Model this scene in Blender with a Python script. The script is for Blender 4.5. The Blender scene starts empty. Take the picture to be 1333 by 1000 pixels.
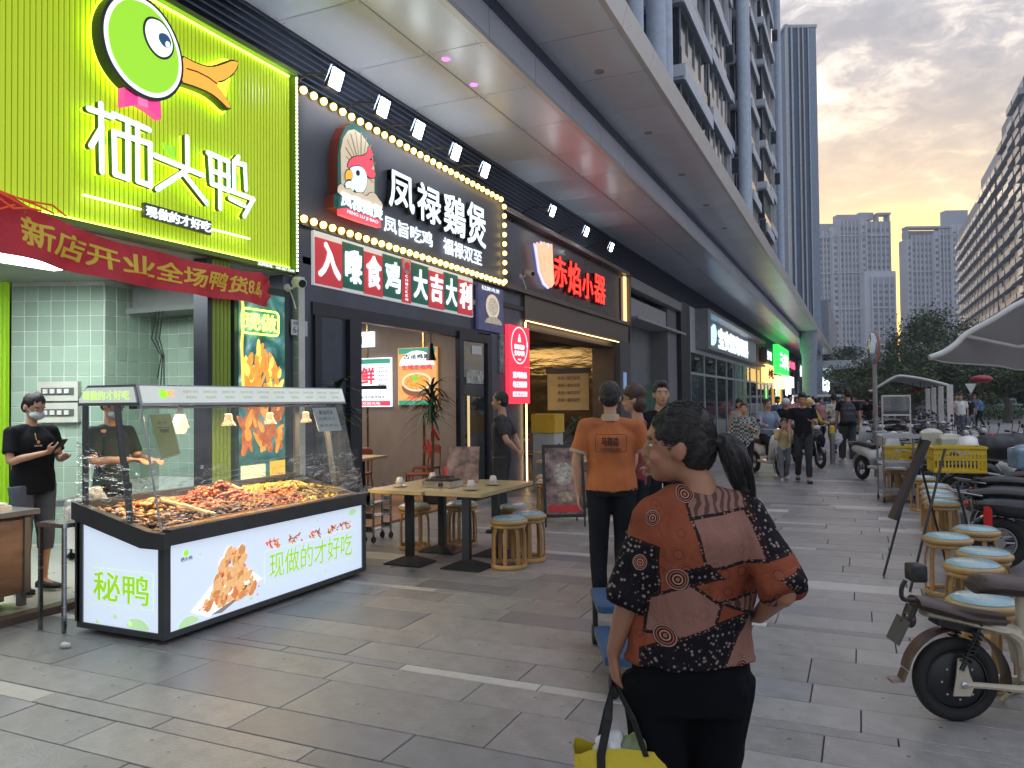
import bpy, bmesh, math, random
from mathutils import Vector, Matrix, Euler, noise
R = math.radians
PI = math.pi
S = bpy.context.scene
col = S.collection
random.seed(7)

# ------------------------------------------------------------------ camera
FOC, YAW, PITCH, ROLL = 1010.0, math.atan(453.5/1010.0), R(1.3), R(0.6)
cd = bpy.data.cameras.new('camera'); cam = bpy.data.objects.new('camera', cd); col.objects.link(cam)
cd.sensor_width = 36; cd.lens = 36*FOC/1333; cd.clip_start = .05; cd.clip_end = 3000
fw = Vector((-math.sin(YAW)*math.cos(PITCH), math.cos(YAW)*math.cos(PITCH), math.sin(PITCH)))
rt = Vector((math.cos(YAW), math.sin(YAW), 0)); up = rt.cross(fw)
r2 = math.cos(ROLL)*rt - math.sin(ROLL)*up; u2 = math.cos(ROLL)*up + math.sin(ROLL)*rt
m = Matrix((r2, u2, -fw)).transposed().to_4x4(); m.translation = (0, 0, 1.6); cam.matrix_world = m
S.camera = cam

# ------------------------------------------------------------------ sky
SUN_EL, SUN_AZ = R(7), R(-4)          # low in the west, down the street, behind the far towers
W = bpy.data.worlds.new('World'); S.world = W; W.use_nodes = True
nt = W.node_tree; nt.nodes.clear()
def N(t, typ, **kw):
    n = t.nodes.new(typ)
    for k, v in kw.items():
        if k[0] == '_': n.inputs[int(k[1:])].default_value = v
        else: setattr(n, k, v)
    return n
def L(t, a, b): t.links.new(a, b)
def mth(t, op, a, b=None, clamp=False):
    n = t.nodes.new('ShaderNodeMath'); n.operation = op; n.use_clamp = clamp
    for i, v in enumerate((a, b)):
        if v is None: continue
        if hasattr(v, 'default_value') or hasattr(v, 'links'): t.links.new(v, n.inputs[i])
        else: n.inputs[i].default_value = v
    return n.outputs[0]
def ramp(t, fac, stops, interp='LINEAR'):
    n = t.nodes.new('ShaderNodeValToRGB'); cr = n.color_ramp; cr.interpolation = interp
    while len(cr.elements) < len(stops): cr.elements.new(.5)
    for e, (p, c) in zip(cr.elements, stops):
        e.position = p; e.color = (*c, 1) if len(c) == 3 else c
    if fac is not None: t.links.new(fac, n.inputs[0])
    return n.outputs[0]
def mixc(t, fac, a, b, mode='MIX'):
    n = t.nodes.new('ShaderNodeMix'); n.data_type = 'RGBA'; n.blend_type = mode
    for sock, v in ((n.inputs[0], fac), (n.inputs[6], a), (n.inputs[7], b)):
        if isinstance(v, (int, float)): sock.default_value = v
        elif isinstance(v, tuple): sock.default_value = (*v, 1) if len(v) == 3 else v
        else: t.links.new(v, sock)
    return n.outputs[2]
sky = N(nt, 'ShaderNodeTexSky', sky_type='NISHITA', sun_disc=False, sun_elevation=SUN_EL, sun_rotation=SUN_AZ)
sky.air_density = 1.6; sky.dust_density = 3
tc = N(nt, 'ShaderNodeTexCoord')
sep = N(nt, 'ShaderNodeSeparateXYZ'); L(nt, tc.outputs['Generated'], sep.inputs[0])
zc = mth(nt, 'MAXIMUM', sep.outputs[2], 0.0)
den = mth(nt, 'ADD', zc, 0.16)
cx = mth(nt, 'DIVIDE', sep.outputs[0], den); cy = mth(nt, 'DIVIDE', sep.outputs[1], den)
cmb = N(nt, 'ShaderNodeCombineXYZ'); L(nt, cx, cmb.inputs[0]); L(nt, cy, cmb.inputs[1])
n1 = N(nt, 'ShaderNodeTexNoise'); n1.inputs['Scale'].default_value = 2.9; n1.inputs['Detail'].default_value = 7; n1.inputs['Roughness'].default_value = .62; n1.inputs['Distortion'].default_value = .35
L(nt, cmb.outputs[0], n1.inputs['Vector'])
n2 = N(nt, 'ShaderNodeTexNoise'); n2.inputs['Scale'].default_value = 9.5; n2.inputs['Detail'].default_value = 6; n2.inputs['Roughness'].default_value = .68; n2.inputs['Distortion'].default_value = .5
L(nt, cmb.outputs[0], n2.inputs['Vector'])
n3 = N(nt, 'ShaderNodeTexNoise'); n3.inputs['Scale'].default_value = .75; n3.inputs['Detail'].default_value = 3
L(nt, cmb.outputs[0], n3.inputs['Vector'])
den1 = mth(nt, 'ADD', mth(nt, 'MULTIPLY', n1.outputs[0], .56), mth(nt, 'MULTIPLY', n2.outputs[0], .44))
den1 = mth(nt, 'ADD', mth(nt, 'MULTIPLY', den1, .8), mth(nt, 'MULTIPLY', n3.outputs[0], .2))
# closeness to the sun's direction
sd = Vector((math.sin(SUN_AZ)*math.cos(SUN_EL), math.cos(SUN_AZ)*math.cos(SUN_EL), math.sin(SUN_EL)))
sd = Vector((0.037, 1, .075)).normalized()
dp = N(nt, 'ShaderNodeVectorMath', operation='DOT_PRODUCT'); L(nt, tc.outputs['Generated'], dp.inputs[0]); dp.inputs[1].default_value = sd
near = ramp(nt, dp.outputs['Value'], [(0.85, (0, 0, 0)), (.94, (.22, .22, .22)), (.98, (.62, .62, .62)), (1, (1, 1, 1))])
low = ramp(nt, sep.outputs[2], [(0.0, (1, 1, 1)), (.12, (.9, .9, .9)), (.22, (.35, .35, .35)), (.36, (0, 0, 0))])
warm = mth(nt, 'MULTIPLY', near, low)
wide = mth(nt, 'MULTIPLY', ramp(nt, dp.outputs['Value'], [(0.72, (0, 0, 0)), (.98, (1, 1, 1))]), ramp(nt, sep.outputs[2], [(0.1, (1, 1, 1)), (.52, (0, 0, 0))]))
ccold = ramp(nt, den1, [(.39, (.95, .92, .87)), (.45, (.66, .66, .69)), (.495, (.41, .425, .485)), (.56, (.30, .325, .395)), (.68, (.25, .28, .35))])
cwarm = ramp(nt, den1, [(.39, (1.0, .90, .70)), (.45, (.88, .68, .47)), (.50, (.54, .48, .45)), (.57, (.38, .375, .41))])
cl = mixc(nt, mth(nt, 'MULTIPLY', wide, .85), ccold, cwarm)
cl = mixc(nt, mth(nt, 'MULTIPLY', warm, 1.25, True), cl, (1.2, .86, .38))
zen = ramp(nt, sep.outputs[2], [(.4, (1, 1, 1)), (1, (1.7, 1.8, 2.0))]); cl = mixc(nt, 1., cl, zen, 'MULTIPLY')   # a cloud deck is brighter overhead
hot = ramp(nt, dp.outputs['Value'], [(.988, (0, 0, 0)), (.9985, (1, 1, 1))])
cl = mixc(nt, hot, cl, (2.2, 1.35, .34))
bg1 = N(nt, 'ShaderNodeBackground'); L(nt, sky.outputs[0], bg1.inputs[0]); bg1.inputs[1].default_value = .10
bg2 = N(nt, 'ShaderNodeBackground'); L(nt, cl, bg2.inputs[0]); bg2.inputs[1].default_value = .95
mx = N(nt, 'ShaderNodeMixShader'); mx.inputs[0].default_value = .9
L(nt, bg1.outputs[0], mx.inputs[1]); L(nt, bg2.outputs[0], mx.inputs[2])
wo = N(nt, 'ShaderNodeOutputWorld'); L(nt, mx.outputs[0], wo.inputs[0])

sl = bpy.data.lights.new('sun', 'SUN'); sl.energy = .5; sl.angle = R(12); sl.color = (1, .82, .6)
so = bpy.data.objects.new('sun', sl); col.objects.link(so)
so.rotation_euler = Vector((math.sin(SUN_AZ)*math.cos(SUN_EL), math.cos(SUN_AZ)*math.cos(SUN_EL), math.sin(SUN_EL))).to_track_quat('Z', 'Y').to_euler()

S.view_settings.view_transform = 'Standard'; S.view_settings.look = 'None'
S.view_settings.exposure = 0.65; S.view_settings.gamma = 1; S.view_settings.use_curve_mapping = False
S.render.engine = 'CYCLES'
cy_ = S.cycles
cy_.use_denoising = True; cy_.max_bounces = 7; cy_.diffuse_bounces = 3; cy_.glossy_bounces = 3; cy_.transmission_bounces = 5; cy_.transparent_max_bounces = 10
cy_.sample_clamp_indirect = 4; cy_.caustics_reflective = False; cy_.caustics_refractive = False; cy_.use_light_tree = True
try: cy_.denoiser = 'OPENIMAGEDENOISE'
except Exception: pass

# ------------------------------------------------------------------ materials
MATS = {}
def M(name, c=(.5, .5, .5), rough=.55, metal=0., var=.12, vs=3., bump=0., bs=60., es=0., ec=None, spec=.5, coat=0., stretch=None, rv=.1, c2=None, isl=0., alpha=1., trans=0., dirt=0., gum=0.):
    if name in MATS: return MATS[name]
    m = bpy.data.materials.new(name); m.use_nodes = True; t = m.node_tree
    b = t.nodes['Principled BSDF']; MATS[name] = m
    tx = N(t, 'ShaderNodeTexCoord'); vec = tx.outputs['Object']
    if stretch:
        mp = N(t, 'ShaderNodeMapping'); mp.inputs['Scale'].default_value = stretch; L(t, vec, mp.inputs[0]); vec = mp.outputs[0]
    nz = N(t, 'ShaderNodeTexNoise'); nz.inputs['Scale'].default_value = vs; nz.inputs['Detail'].default_value = 5; nz.inputs['Roughness'].default_value = .6
    L(t, vec, nz.inputs['Vector'])
    f = ramp(t, nz.outputs[0], [(.3, (0, 0, 0)), (.7, (1, 1, 1))])
    a = tuple(max(0, x*(1-var)) for x in c); d = c2 or tuple(min(1, x*(1+var)) for x in c)
    cc = mixc(t, f, a, d)
    if isl:
        g = N(t, 'ShaderNodeNewGeometry'); oi = N(t, 'ShaderNodeObjectInfo')
        r = mth(t, 'FRACT', mth(t, 'ADD', g.outputs['Random Per Island'], oi.outputs['Random']))
        k = ramp(t, r, [(0, (1-isl,)*3), (1, (1+isl,)*3)])
        cc = mixc(t, 1., cc, k, 'MULTIPLY')
    if dirt:
        dz = N(t, 'ShaderNodeTexNoise'); dz.inputs['Scale'].default_value = 1.3; dz.inputs['Detail'].default_value = 8; dz.inputs['Roughness'].default_value = .7
        L(t, tx.outputs['Object'], dz.inputs['Vector'])
        cc = mixc(t, mth(t, 'MULTIPLY', ramp(t, dz.outputs[0], [(.5, (0, 0, 0)), (.68, (1, 1, 1))]), dirt), cc, (.09, .085, .075))
    L(t, cc, b.inputs['Base Color'])
    rr = N(t, 'ShaderNodeMapRange'); rr.inputs['To Min'].default_value = max(.02, rough-rv); rr.inputs['To Max'].default_value = min(1, rough+rv)
    L(t, nz.outputs[0], rr.inputs[0]); L(t, rr.outputs[0], b.inputs['Roughness'])
    b.inputs['Metallic'].default_value = metal; b.inputs['Specular IOR Level'].default_value = spec; b.inputs['Coat Weight'].default_value = coat
    if alpha < 1: b.inputs['Alpha'].default_value = alpha
    if trans: b.inputs['Transmission Weight'].default_value = trans
    if gum:
        vg = N(t, 'ShaderNodeTexVoronoi'); vg.inputs['Scale'].default_value = 5.5; L(t, tx.outputs['Object'], vg.inputs['Vector'])
        g2 = N(t, 'ShaderNodeTexNoise'); g2.inputs['Scale'].default_value = 25; L(t, tx.outputs['Object'], g2.inputs['Vector'])
        dv = mth(t, 'ADD', vg.outputs['Distance'], mth(t, 'MULTIPLY', g2.outputs[0], .1)); cc = mixc(t, mth(t, 'MULTIPLY', mth(t, 'LESS_THAN', dv, .105), gum), cc, (.05, .048, .045)); L(t, cc, b.inputs['Base Color'])
    if bump:
        bz = N(t, 'ShaderNodeTexNoise'); bz.inputs['Scale'].default_value = bs; bz.inputs['Detail'].default_value = 6
        L(t, vec, bz.inputs['Vector'])
        bp = N(t, 'ShaderNodeBump'); bp.inputs['Strength'].default_value = bump; bp.inputs['Distance'].default_value = .01
        L(t, bz.outputs[0], bp.inputs['Height']); L(t, bp.outputs[0], b.inputs['Normal'])
    if es:
        b.inputs['Emission Color'].default_value = (*(ec or c), 1); b.inputs['Emission Strength'].default_value = es
    return m
def E(name, c, s): return M(name, tuple(min(.8, x) for x in c), .5, es=s, ec=c, var=.02)
def glass(name, tint=(.85, .92, .95), refl=.12, rough=.02, streak=0.):
    if name in MATS: return MATS[name]
    m = bpy.data.materials.new(name); m.use_nodes = True; t = m.node_tree; t.nodes.clear(); MATS[name] = m
    tr = N(t, 'ShaderNodeBsdfTransparent'); tr.inputs[0].default_value = (*tint, 1)
    gl = N(t, 'ShaderNodeBsdfGlossy'); gl.inputs['Roughness'].default_value = rough
    lw = N(t, 'ShaderNodeLayerWeight'); lw.inputs[0].default_value = .5; pw = mth(t, 'POWER', lw.outputs['Facing'], 4.0); fz = mth(t, 'MULTIPLY', pw, .75)
    mx = N(t, 'ShaderNodeMixShader')
    fac = mth(t, 'ADD', fz, refl, True)
    if streak:
        tx = N(t, 'ShaderNodeTexCoord'); mp = N(t, 'ShaderNodeMapping'); mp.inputs['Scale'].default_value = (1.2, .9, 5); mp.inputs['Rotation'].default_value = (.45, .2, 0)
        L(t, tx.outputs['Object'], mp.inputs[0])
        nz = N(t, 'ShaderNodeTexNoise'); nz.inputs['Scale'].default_value = 2.6; nz.inputs['Detail'].default_value = 3.5; nz.inputs['Distortion'].default_value = 1.6; L(t, mp.outputs[0], nz.inputs['Vector'])
        bp = N(t, 'ShaderNodeBump'); bp.inputs['Strength'].default_value = 1; bp.inputs['Distance'].default_value = .05; L(t, nz.outputs[0], bp.inputs['Height'])
        L(t, bp.outputs[0], gl.inputs['Normal'])
        k = ramp(t, nz.outputs[0], [(.455, (0, 0, 0)), (.49, (1, 1, 1)), (.505, (.1, .1, .1)), (.56, (0, 0, 0)), (.60, (.8, .8, .8)), (.63, (0, 0, 0))])
        fac = mth(t, 'ADD', fac, mth(t, 'MULTIPLY', k, streak), True)
    L(t, fac, mx.inputs[0]); L(t, tr.outputs[0], mx.inputs[1]); L(t, gl.outputs[0], mx.inputs[2])
    o = N(t, 'ShaderNodeOutputMaterial'); L(t, mx.outputs[0], o.inputs[0]); return m

# ------------------------------------------------------------------ mesh helpers
class MB:
    def __init__(s): s.v = []; s.f = []; s.m = []
    def add(s, vs, fs, mi=0):
        b = len(s.v); s.v += [tuple(p) for p in vs]; s.f += [tuple(i+b for i in f) for f in fs]; s.m += [mi]*len(fs); return s
    def box(s, x0, x1, y0, y1, z0, z1, mi=0):
        vs = [(x, y, z) for z in (z0, z1) for y in (y0, y1) for x in (x0, x1)]
        return s.add(vs, [(0, 2, 3, 1), (4, 5, 7, 6), (0, 1, 5, 4), (2, 6, 7, 3), (0, 4, 6, 2), (1, 3, 7, 5)], mi)
    def cbox(s, c, d, rot=None, mi=0, bev=0):
        n = len(s.v); x, y, z = (k/2 for k in d)
        if bev:
            b = bev; pts = [(x-b, y), (x, y-b), (x, -y+b), (x-b, -y), (-x+b, -y), (-x, -y+b), (-x, y-b), (-x+b, y)]
            vs = [(p[0], p[1], -z) for p in pts]+[(p[0], p[1], z) for p in pts]
            fs = [tuple(range(8)), tuple(range(15, 7, -1))]+[(i, 8+i, 8+(i+1) % 8, (i+1) % 8) for i in range(8)]
            s.add(vs, fs, mi)
        else: s.box(-x, x, -y, y, -z, z, mi)
        mt = Matrix.Translation(c) @ (Euler(rot).to_matrix().to_4x4() if rot else Matrix())
        s.v[n:] = [tuple(mt @ Vector(p)) for p in s.v[n:]]; return s
    def tube(s, pts, r, n=8, mi=0, cap=True, flat=None):
        pts = [Vector(p) for p in pts]; rs = r if isinstance(r, list) else [r]*len(pts)
        base = len(s.v); prev = None
        for i, p in enumerate(pts):
            d = (pts[min(i+1, len(pts)-1)]-pts[max(i-1, 0)])
            d = d.normalized() if d.length > 1e-9 else Vector((0, 0, 1))
            if prev is None:
                a = d.orthogonal().normalized()
                if flat: a = (Vector(flat)-d*d.dot(Vector(flat))).normalized()
            else: a = (prev-d*d.dot(prev)).normalized()
            prev = a; b = d.cross(a); rr = rs[i]; ra, rb = rr if isinstance(rr, tuple) else (rr, rr)
            for k in range(n):
                t = 2*PI*k/n; s.v.append(tuple(p+a*math.cos(t)*ra+b*math.sin(t)*rb))
        for i in range(len(pts)-1):
            for k in range(n):
                s.f.append((base+i*n+k, base+i*n+(k+1) % n, base+(i+1)*n+(k+1) % n, base+(i+1)*n+k)); s.m.append(mi)
        if cap:
            s.f.append(tuple(base+k for k in range(n-1, -1, -1))); s.m.append(mi)
            e = base+(len(pts)-1)*n; s.f.append(tuple(e+k for k in range(n))); s.m.append(mi)
        return s
    def stube(s, pts, r, n=8, mi=0, cap=True, flat=None, sub=4):
        pts = [Vector(p) for p in pts]; rs = r if isinstance(r, list) else [r]*len(pts); rs = [x if isinstance(x, tuple) else (x, x) for x in rs]; P = []; Q = []
        for i in range(len(pts)-1):
            a, b, c, d = pts[max(i-1, 0)], pts[i], pts[i+1], pts[min(i+2, len(pts)-1)]; A, B, C, D = rs[max(i-1, 0)], rs[i], rs[i+1], rs[min(i+2, len(pts)-1)]
            for k in range(sub):
                t = k/sub; f = lambda w, x, y, z: .5*((2*x)+(y-w)*t+(2*w-5*x+4*y-z)*t*t+(3*x-w-3*y+z)*t**3); P.append(f(a, b, c, d)); Q.append((max(.001, f(A[0], B[0], C[0], D[0])), max(.001, f(A[1], B[1], C[1], D[1]))))
        P.append(pts[-1]); Q.append(rs[-1]); return s.tube(P, Q, n, mi, cap, flat)
    def lathe(s, prof, c=(0, 0, 0), n=16, mi=0, axis='z', rot=None):
        b = len(s.v); mt = Matrix.Translation(c)
        if rot: mt = mt @ Euler(rot).to_matrix().to_4x4()
        if axis == 'x': mt = mt @ Matrix.Rotation(PI/2, 4, 'Y')
        if axis == 'y': mt = mt @ Matrix.Rotation(-PI/2, 4, 'X')
        for r, z in prof:
            for k in range(n):
                t = 2*PI*k/n; s.v.append(tuple(mt @ Vector((r*math.cos(t), r*math.sin(t), z))))
        for i in range(len(prof)-1):
            for k in range(n): s.f.append((b+i*n+k, b+i*n+(k+1) % n, b+(i+1)*n+(k+1) % n, b+(i+1)*n+k)); s.m.append(mi)
        if prof[0][0] > 1e-6: s.f.append(tuple(b+k for k in range(n-1, -1, -1))); s.m.append(mi)
        if prof[-1][0] > 1e-6: e = b+(len(prof)-1)*n; s.f.append(tuple(e+k for k in range(n))); s.m.append(mi)
        return s
    def ell(s, c, r, n=12, m=8, rot=None, mi=0):
        mt = Matrix.Translation(c) @ (Euler(rot).to_matrix().to_4x4() if rot else Matrix())
        b = len(s.v)
        for i in range(m+1):
            ph = PI*i/m; sp = max(1e-3, math.sin(ph))
            for k in range(n):
                t = 2*PI*k/n; s.v.append(tuple(mt @ Vector((r[0]*sp*math.cos(t), r[1]*sp*math.sin(t), -r[2]*math.cos(ph)))))
        for i in range(m):
            for k in range(n): s.f.append((b+i*n+k, b+i*n+(k+1) % n, b+(i+1)*n+(k+1) % n, b+(i+1)*n+k)); s.m.append(mi)
        s.f.append(tuple(b+k for k in range(n-1, -1, -1))); s.m.append(mi); e = b+m*n; s.f.append(tuple(e+k for k in range(n))); s.m.append(mi)
        return s
    def torus(s, c, R_, r, n=24, k=8, axis='z', mi=0, a0=0, a1=2*PI, rr=None):
        full = abs(a1-a0-2*PI) < 1e-6; pts = []
        base = len(s.v)
        for i in range(n+(0 if full else 1)):
            t = a0+(a1-a0)*i/n
            for j in range(k):
                q = 2*PI*j/k; rad = R_+r*math.cos(q); h = (rr or r)*math.sin(q)
                p = (rad*math.cos(t), rad*math.sin(t), h)
                if axis == 'x': p = (h, p[0], p[1])
                if axis == 'y': p = (p[0], h, p[1])
                s.v.append((p[0]+c[0], p[1]+c[1], p[2]+c[2]))
        m_ = n if full else n
        for i in range(m_):
            i2 = (i+1) % n if full else i+1
            for j in range(k): s.f.append((base+i*k+j, base+i2*k+j, base+i2*k+(j+1) % k, base+i*k+(j+1) % k)); s.m.append(mi)
        return s
    def prism(s, poly, w0, w1, fr, mi=0):
        """poly in (u,v), extruded from w0 to w1 along the frame's normal"""
        n = len(poly); ar = sum(poly[i][0]*poly[(i+1) % n][1]-poly[(i+1) % n][0]*poly[i][1] for i in range(n))
        if ar < 0: poly = poly[::-1]
        vs = [fr(u, v, w0) for u, v in poly]+[fr(u, v, w1) for u, v in poly]
        return s.add(vs, [tuple(range(n-1, -1, -1)), tuple(range(n, 2*n))]+[(i, (i+1) % n, n+(i+1) % n, n+i) for i in range(n)], mi)
    def rect(s, u0, u1, v0, v1, w0, w1, fr, mi=0): return s.prism([(u0, v0), (u1, v0), (u1, v1), (u0, v1)], w0, w1, fr, mi)
    def obj(s, name, mats, parent=None, smooth=False, world=False, fix=True):
        if world and parent is not None:
            o = parent.location; s.v = [(p[0]-o[0], p[1]-o[1], p[2]-o[2]) for p in s.v]
        me = bpy.data.meshes.new(name); me.from_pydata(s.v, [], s.f)
        if not isinstance(mats, (list, tuple)): mats = [mats]
        for mm in mats: me.materials.append(mm)
        me.polygons.foreach_set('material_index', s.m)
        if fix:
            bm = bmesh.new(); bm.from_mesh(me); bmesh.ops.recalc_face_normals(bm, faces=bm.faces); bm.to_mesh(me); bm.free()
        if smooth:
            me.polygons.foreach_set('use_smooth', [True]*len(me.polygons))
            try: me.set_sharp_from_angle(angle=R(42))
            except Exception: pass
        o = bpy.data.objects.new(name, me); col.objects.link(o)
        if parent is not None: o.parent = parent
        return o
def FX(x, y, z): return lambda u, v, w: (x+w, y+u, z+v)             # a face that looks towards +X
def FY(x, y, z): return lambda u, v, w: (x+u, y-w, z+v)             # a face that looks towards -Y
def tag(o, label, cat, group=None, kind=None):
    if label: o['label'] = label
    if cat: o['category'] = cat
    if group: o['group'] = group
    if kind: o['kind'] = kind
    return o
def thing(name, label, cat, loc=(0, 0, 0), rz=0, group=None):
    o = bpy.data.objects.new(name, None); col.objects.link(o); o.location = loc; o.rotation_euler = (0, 0, rz); o.empty_display_size = .1
    return tag(o, label, cat, group)
def struct(o): o['kind'] = 'structure'; return o
def stuff(o): o['kind'] = 'stuff'; return o
def dup(root, loc, rz, label=None, group=None, mat=None, scale=None):
    def cp(o, par):
        c = o.copy(); col.objects.link(c); c.parent = par
        if mat and c.type == 'MESH' and any(ms and ms.name in mat for ms in o.data.materials):
            c.data = o.data.copy()
            for i, ms in enumerate(c.data.materials):
                if ms and ms.name in mat: c.data.materials[i] = mat[ms.name]
        for ch in [k for k in ALLCH.get(o.name, [])]: cp(ch, c)
        return c
    ALLCH = {}
    for k in bpy.data.objects:
        if k.parent: ALLCH.setdefault(k.parent.name, []).append(k)
    r = cp(root, None); r.location = loc; r.rotation_euler = (0, 0, rz)
    if scale: r.scale = (scale,)*3
    if label: r['label'] = label
    if group: r['group'] = group
    return r
def circ(cx, cy, rx, ry=None, n=24, a0=0, a1=2*PI):
    ry = ry or rx; return [(cx+rx*math.cos(a0+(a1-a0)*i/n), cy+ry*math.sin(a0+(a1-a0)*i/n)) for i in range(n if abs(a1-a0-2*PI) < 1e-6 else n+1)]
def rrect(u0, u1, v0, v1, r, n=4):
    p = []
    for cx, cy, a in ((u1-r, v1-r, 0), (u0+r, v1-r, PI/2), (u0+r, v0+r, PI), (u1-r, v0+r, 1.5*PI)):
        for i in range(n+1): p.append((cx+r*math.cos(a+PI/2*i/n), cy+r*math.sin(a+PI/2*i/n)))
    return p
TX = {}
def text(name, s, u0, u1, v0, v1, w, depth, fr, mat, parent, bold=0., world=True, keep=False, res=3, shear=0.):
    """writing fitted into the box u0..u1, v0..v1 of the frame fr"""
    key = (s, depth > 0, res, shear)
    if key not in TX:
        cu = bpy.data.curves.new('t', 'FONT'); cu.body = s; cu.size = 1; cu.extrude = .5 if depth > 0 else 0; cu.resolution_u = res; cu.shear = shear
        ob = bpy.data.objects.new('t', cu); col.objects.link(ob)
        dg = bpy.context.evaluated_depsgraph_get(); dg.update()
        me = bpy.data.meshes.new_from_object(ob.evaluated_get(dg)); bpy.data.objects.remove(ob); bpy.data.curves.remove(cu)
        TX[key] = me
    src = TX[key]; vs = [v.co.copy() for v in src.vertices]
    if not vs: return None
    x0 = min(v.x for v in vs); x1 = max(v.x for v in vs); y0 = min(v.y for v in vs); y1 = max(v.y for v in vs)
    su = (u1-u0)/max(1e-6, x1-x0); sv = (v1-v0)/max(1e-6, y1-y0)
    if keep: su = sv = min(su, sv)
    if bold > 0:
        g = bold; x0 -= g; x1 += g; y0 -= g; y1 += g; su = (u1-u0)/(x1-x0); sv = (v1-v0)/(y1-y0)
        bm = bmesh.new(); dl = ((0, 0), (g, g), (-g, g), (g, -g), (-g, -g))
        for k, (a, b) in enumerate(dl):
            n0 = len(bm.verts); bm.from_mesh(src); bm.verts.ensure_lookup_table()
            for v in bm.verts[n0:]: v.co.x += a; v.co.y += b; v.co.z += .006*k
        me = bpy.data.meshes.new(name); bm.to_mesh(me); bm.free()
    else: me = src.copy()
    off = Vector(parent.location) if (world and parent is not None) else Vector((0, 0, 0))
    for v in me.vertices:
        c = v.co; p = fr(u0+(c.x-x0)*su, v0+(c.y-y0)*sv, w+(c.z+.5)*depth if depth > 0 else w)
        v.co = Vector(p)-off
    me.materials.clear(); me.materials.append(mat); me.name = name
    o = bpy.data.objects.new(name, me); col.objects.link(o)
    if parent is not None: o.parent = parent
    return o
def voxel(mb, size, smooth=2, name='b', disp=None, it=None):
    """fuse the overlapping solids of mb into one smooth continuous skin"""
    me = bpy.data.meshes.new(name); me.from_pydata(mb.v, [], mb.f)
    bm = bmesh.new(); bm.from_mesh(me); bmesh.ops.recalc_face_normals(bm, faces=bm.faces); bm.to_mesh(me); bm.free()
    o = bpy.data.objects.new(name, me); col.objects.link(o)
    md = o.modifiers.new('r', 'REMESH'); md.mode = 'VOXEL'; md.voxel_size = size; md.adaptivity = 0
    if smooth:
        sm = o.modifiers.new('s', 'SMOOTH'); sm.iterations = smooth; sm.factor = .5
    dg = bpy.context.evaluated_depsgraph_get(); dg.update()
    r = bpy.data.meshes.new_from_object(o.evaluated_get(dg)); bpy.data.objects.remove(o); bpy.data.meshes.remove(me)
    if disp:
        nn = [v.normal.copy() for v in r.vertices]
        for v, n in zip(r.vertices, nn): v.co = v.co+n*disp(v.co, n)
    r.polygons.foreach_set('use_smooth', [True]*len(r.polygons)); r.name = name
    return r
def mobj(name, me, mat, parent):
    me.materials.clear(); me.materials.append(mat); o = bpy.data.objects.new(name, me); col.objects.link(o); o.parent = parent; return o
# ------------------------------------------------------------------ palette
mortar = M('mortar', (.05, .05, .052), .8)
stone = M('pavement_stone', (.252, .242, .24), .34, var=.2, vs=7, bump=.35, bs=70, isl=.16, rv=.14, dirt=.6, gum=.85)
stone_d = M('pavement_stone_dark', (.205, .205, .22), .34, var=.2, vs=6, bump=.2, bs=90, isl=.2, rv=.15, dirt=.2)
stone_l = M('pavement_stone_pale', (.44, .42, .40), .42, var=.12, vs=8, bump=.2, bs=90, isl=.1, dirt=.3)
asphalt = M('asphalt', (.17, .165, .17), .7, var=.2, bump=.4, bs=60, dirt=.4)
panel = M('canopy_metal_panel', (.74, .79, .88), .32, metal=.15, var=.05, vs=1, isl=.05, rv=.015)
panel_w = M('canopy_edge_metal', (.66, .66, .66), .35, metal=.3, var=.05)
dark = M('dark_blue_grey_cladding', (.085, .10, .145), .35, metal=.3, var=.25, vs=1.2, rv=.1)
darker = M('black_metal_frame', (.030, .036, .052), .35, metal=.4)
louvre_m = M('louvre_metal', (.17, .21, .30), .4, metal=.4)
grey_wall = M('grey_render_wall', (.20, .21, .22), .75, var=.1, bump=.2)
conc = M('brown_grey_wall_panel', (.20, .165, .145), .6, var=.22, vs=1.4, bump=.15, stretch=(1, 1, .4))
white_p = M('white_plastic', (.72, .73, .72), .4)
steel = M('stainless_steel', (.55, .56, .58), .25, metal=1., var=.1, stretch=(1, 1, 12))
steel_d = M('dull_steel', (.3, .31, .33), .4, metal=.8)
tile_m = M('pale_green_glazed_tile', (.38, .52, .43), .16, var=.05, vs=2, isl=.1, rv=.05)
grout = M('tile_grout', (.74, .78, .74), .8)
floor_in = M('pale_shop_floor', (.42, .43, .40), .3, var=.08, dirt=.15)
lime = M('lime_fluted_panel', (.42, .62, .04), .35, var=.08)
limed = M('lime_pillar_paint', (.26, .40, .05), .4, var=.08)
black_pl = M('black_plastic', (.015, .016, .018), .4)
rubber = M('tyre_rubber', (.018, .018, .018), .8, bump=.3)
red_m = M('red_enamel', (.55, .03, .03), .3)
red_sign = E('lit_red_sign_face', (.85, .035, .07), .8)
wht_e = E('lit_white_face', (.80, .9, 1.0), .8)
lett_e = E('lit_white_letter', (.80, .93, 1.0), .72)
bulb_e = E('lit_warm_bulb', (1.0, .66, .16), 3.6)
flood_e = E('lit_flood_lens', (.95, .98, 1.0), 12)
led_y = E('lit_lime_led_strip', (.70, 1.0, .10), 3)
halo_e = E('lit_lime_halo', (.62, 1.0, .03), 2.2)
warm_e = E('lit_warm_led_strip', (1.0, .68, .25), 5)
gold = M('rippled_bronze_mirror', (.42, .34, .2), .12, metal=1., var=.2, vs=2, bump=.8, bs=3.2, stretch=(.6, .6, 2.2))
g_clear = glass('clear_glass', (.93, .97, .96), .04)
g_dark = glass('dim_shop_glass', (.45, .5, .55), .12)
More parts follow.
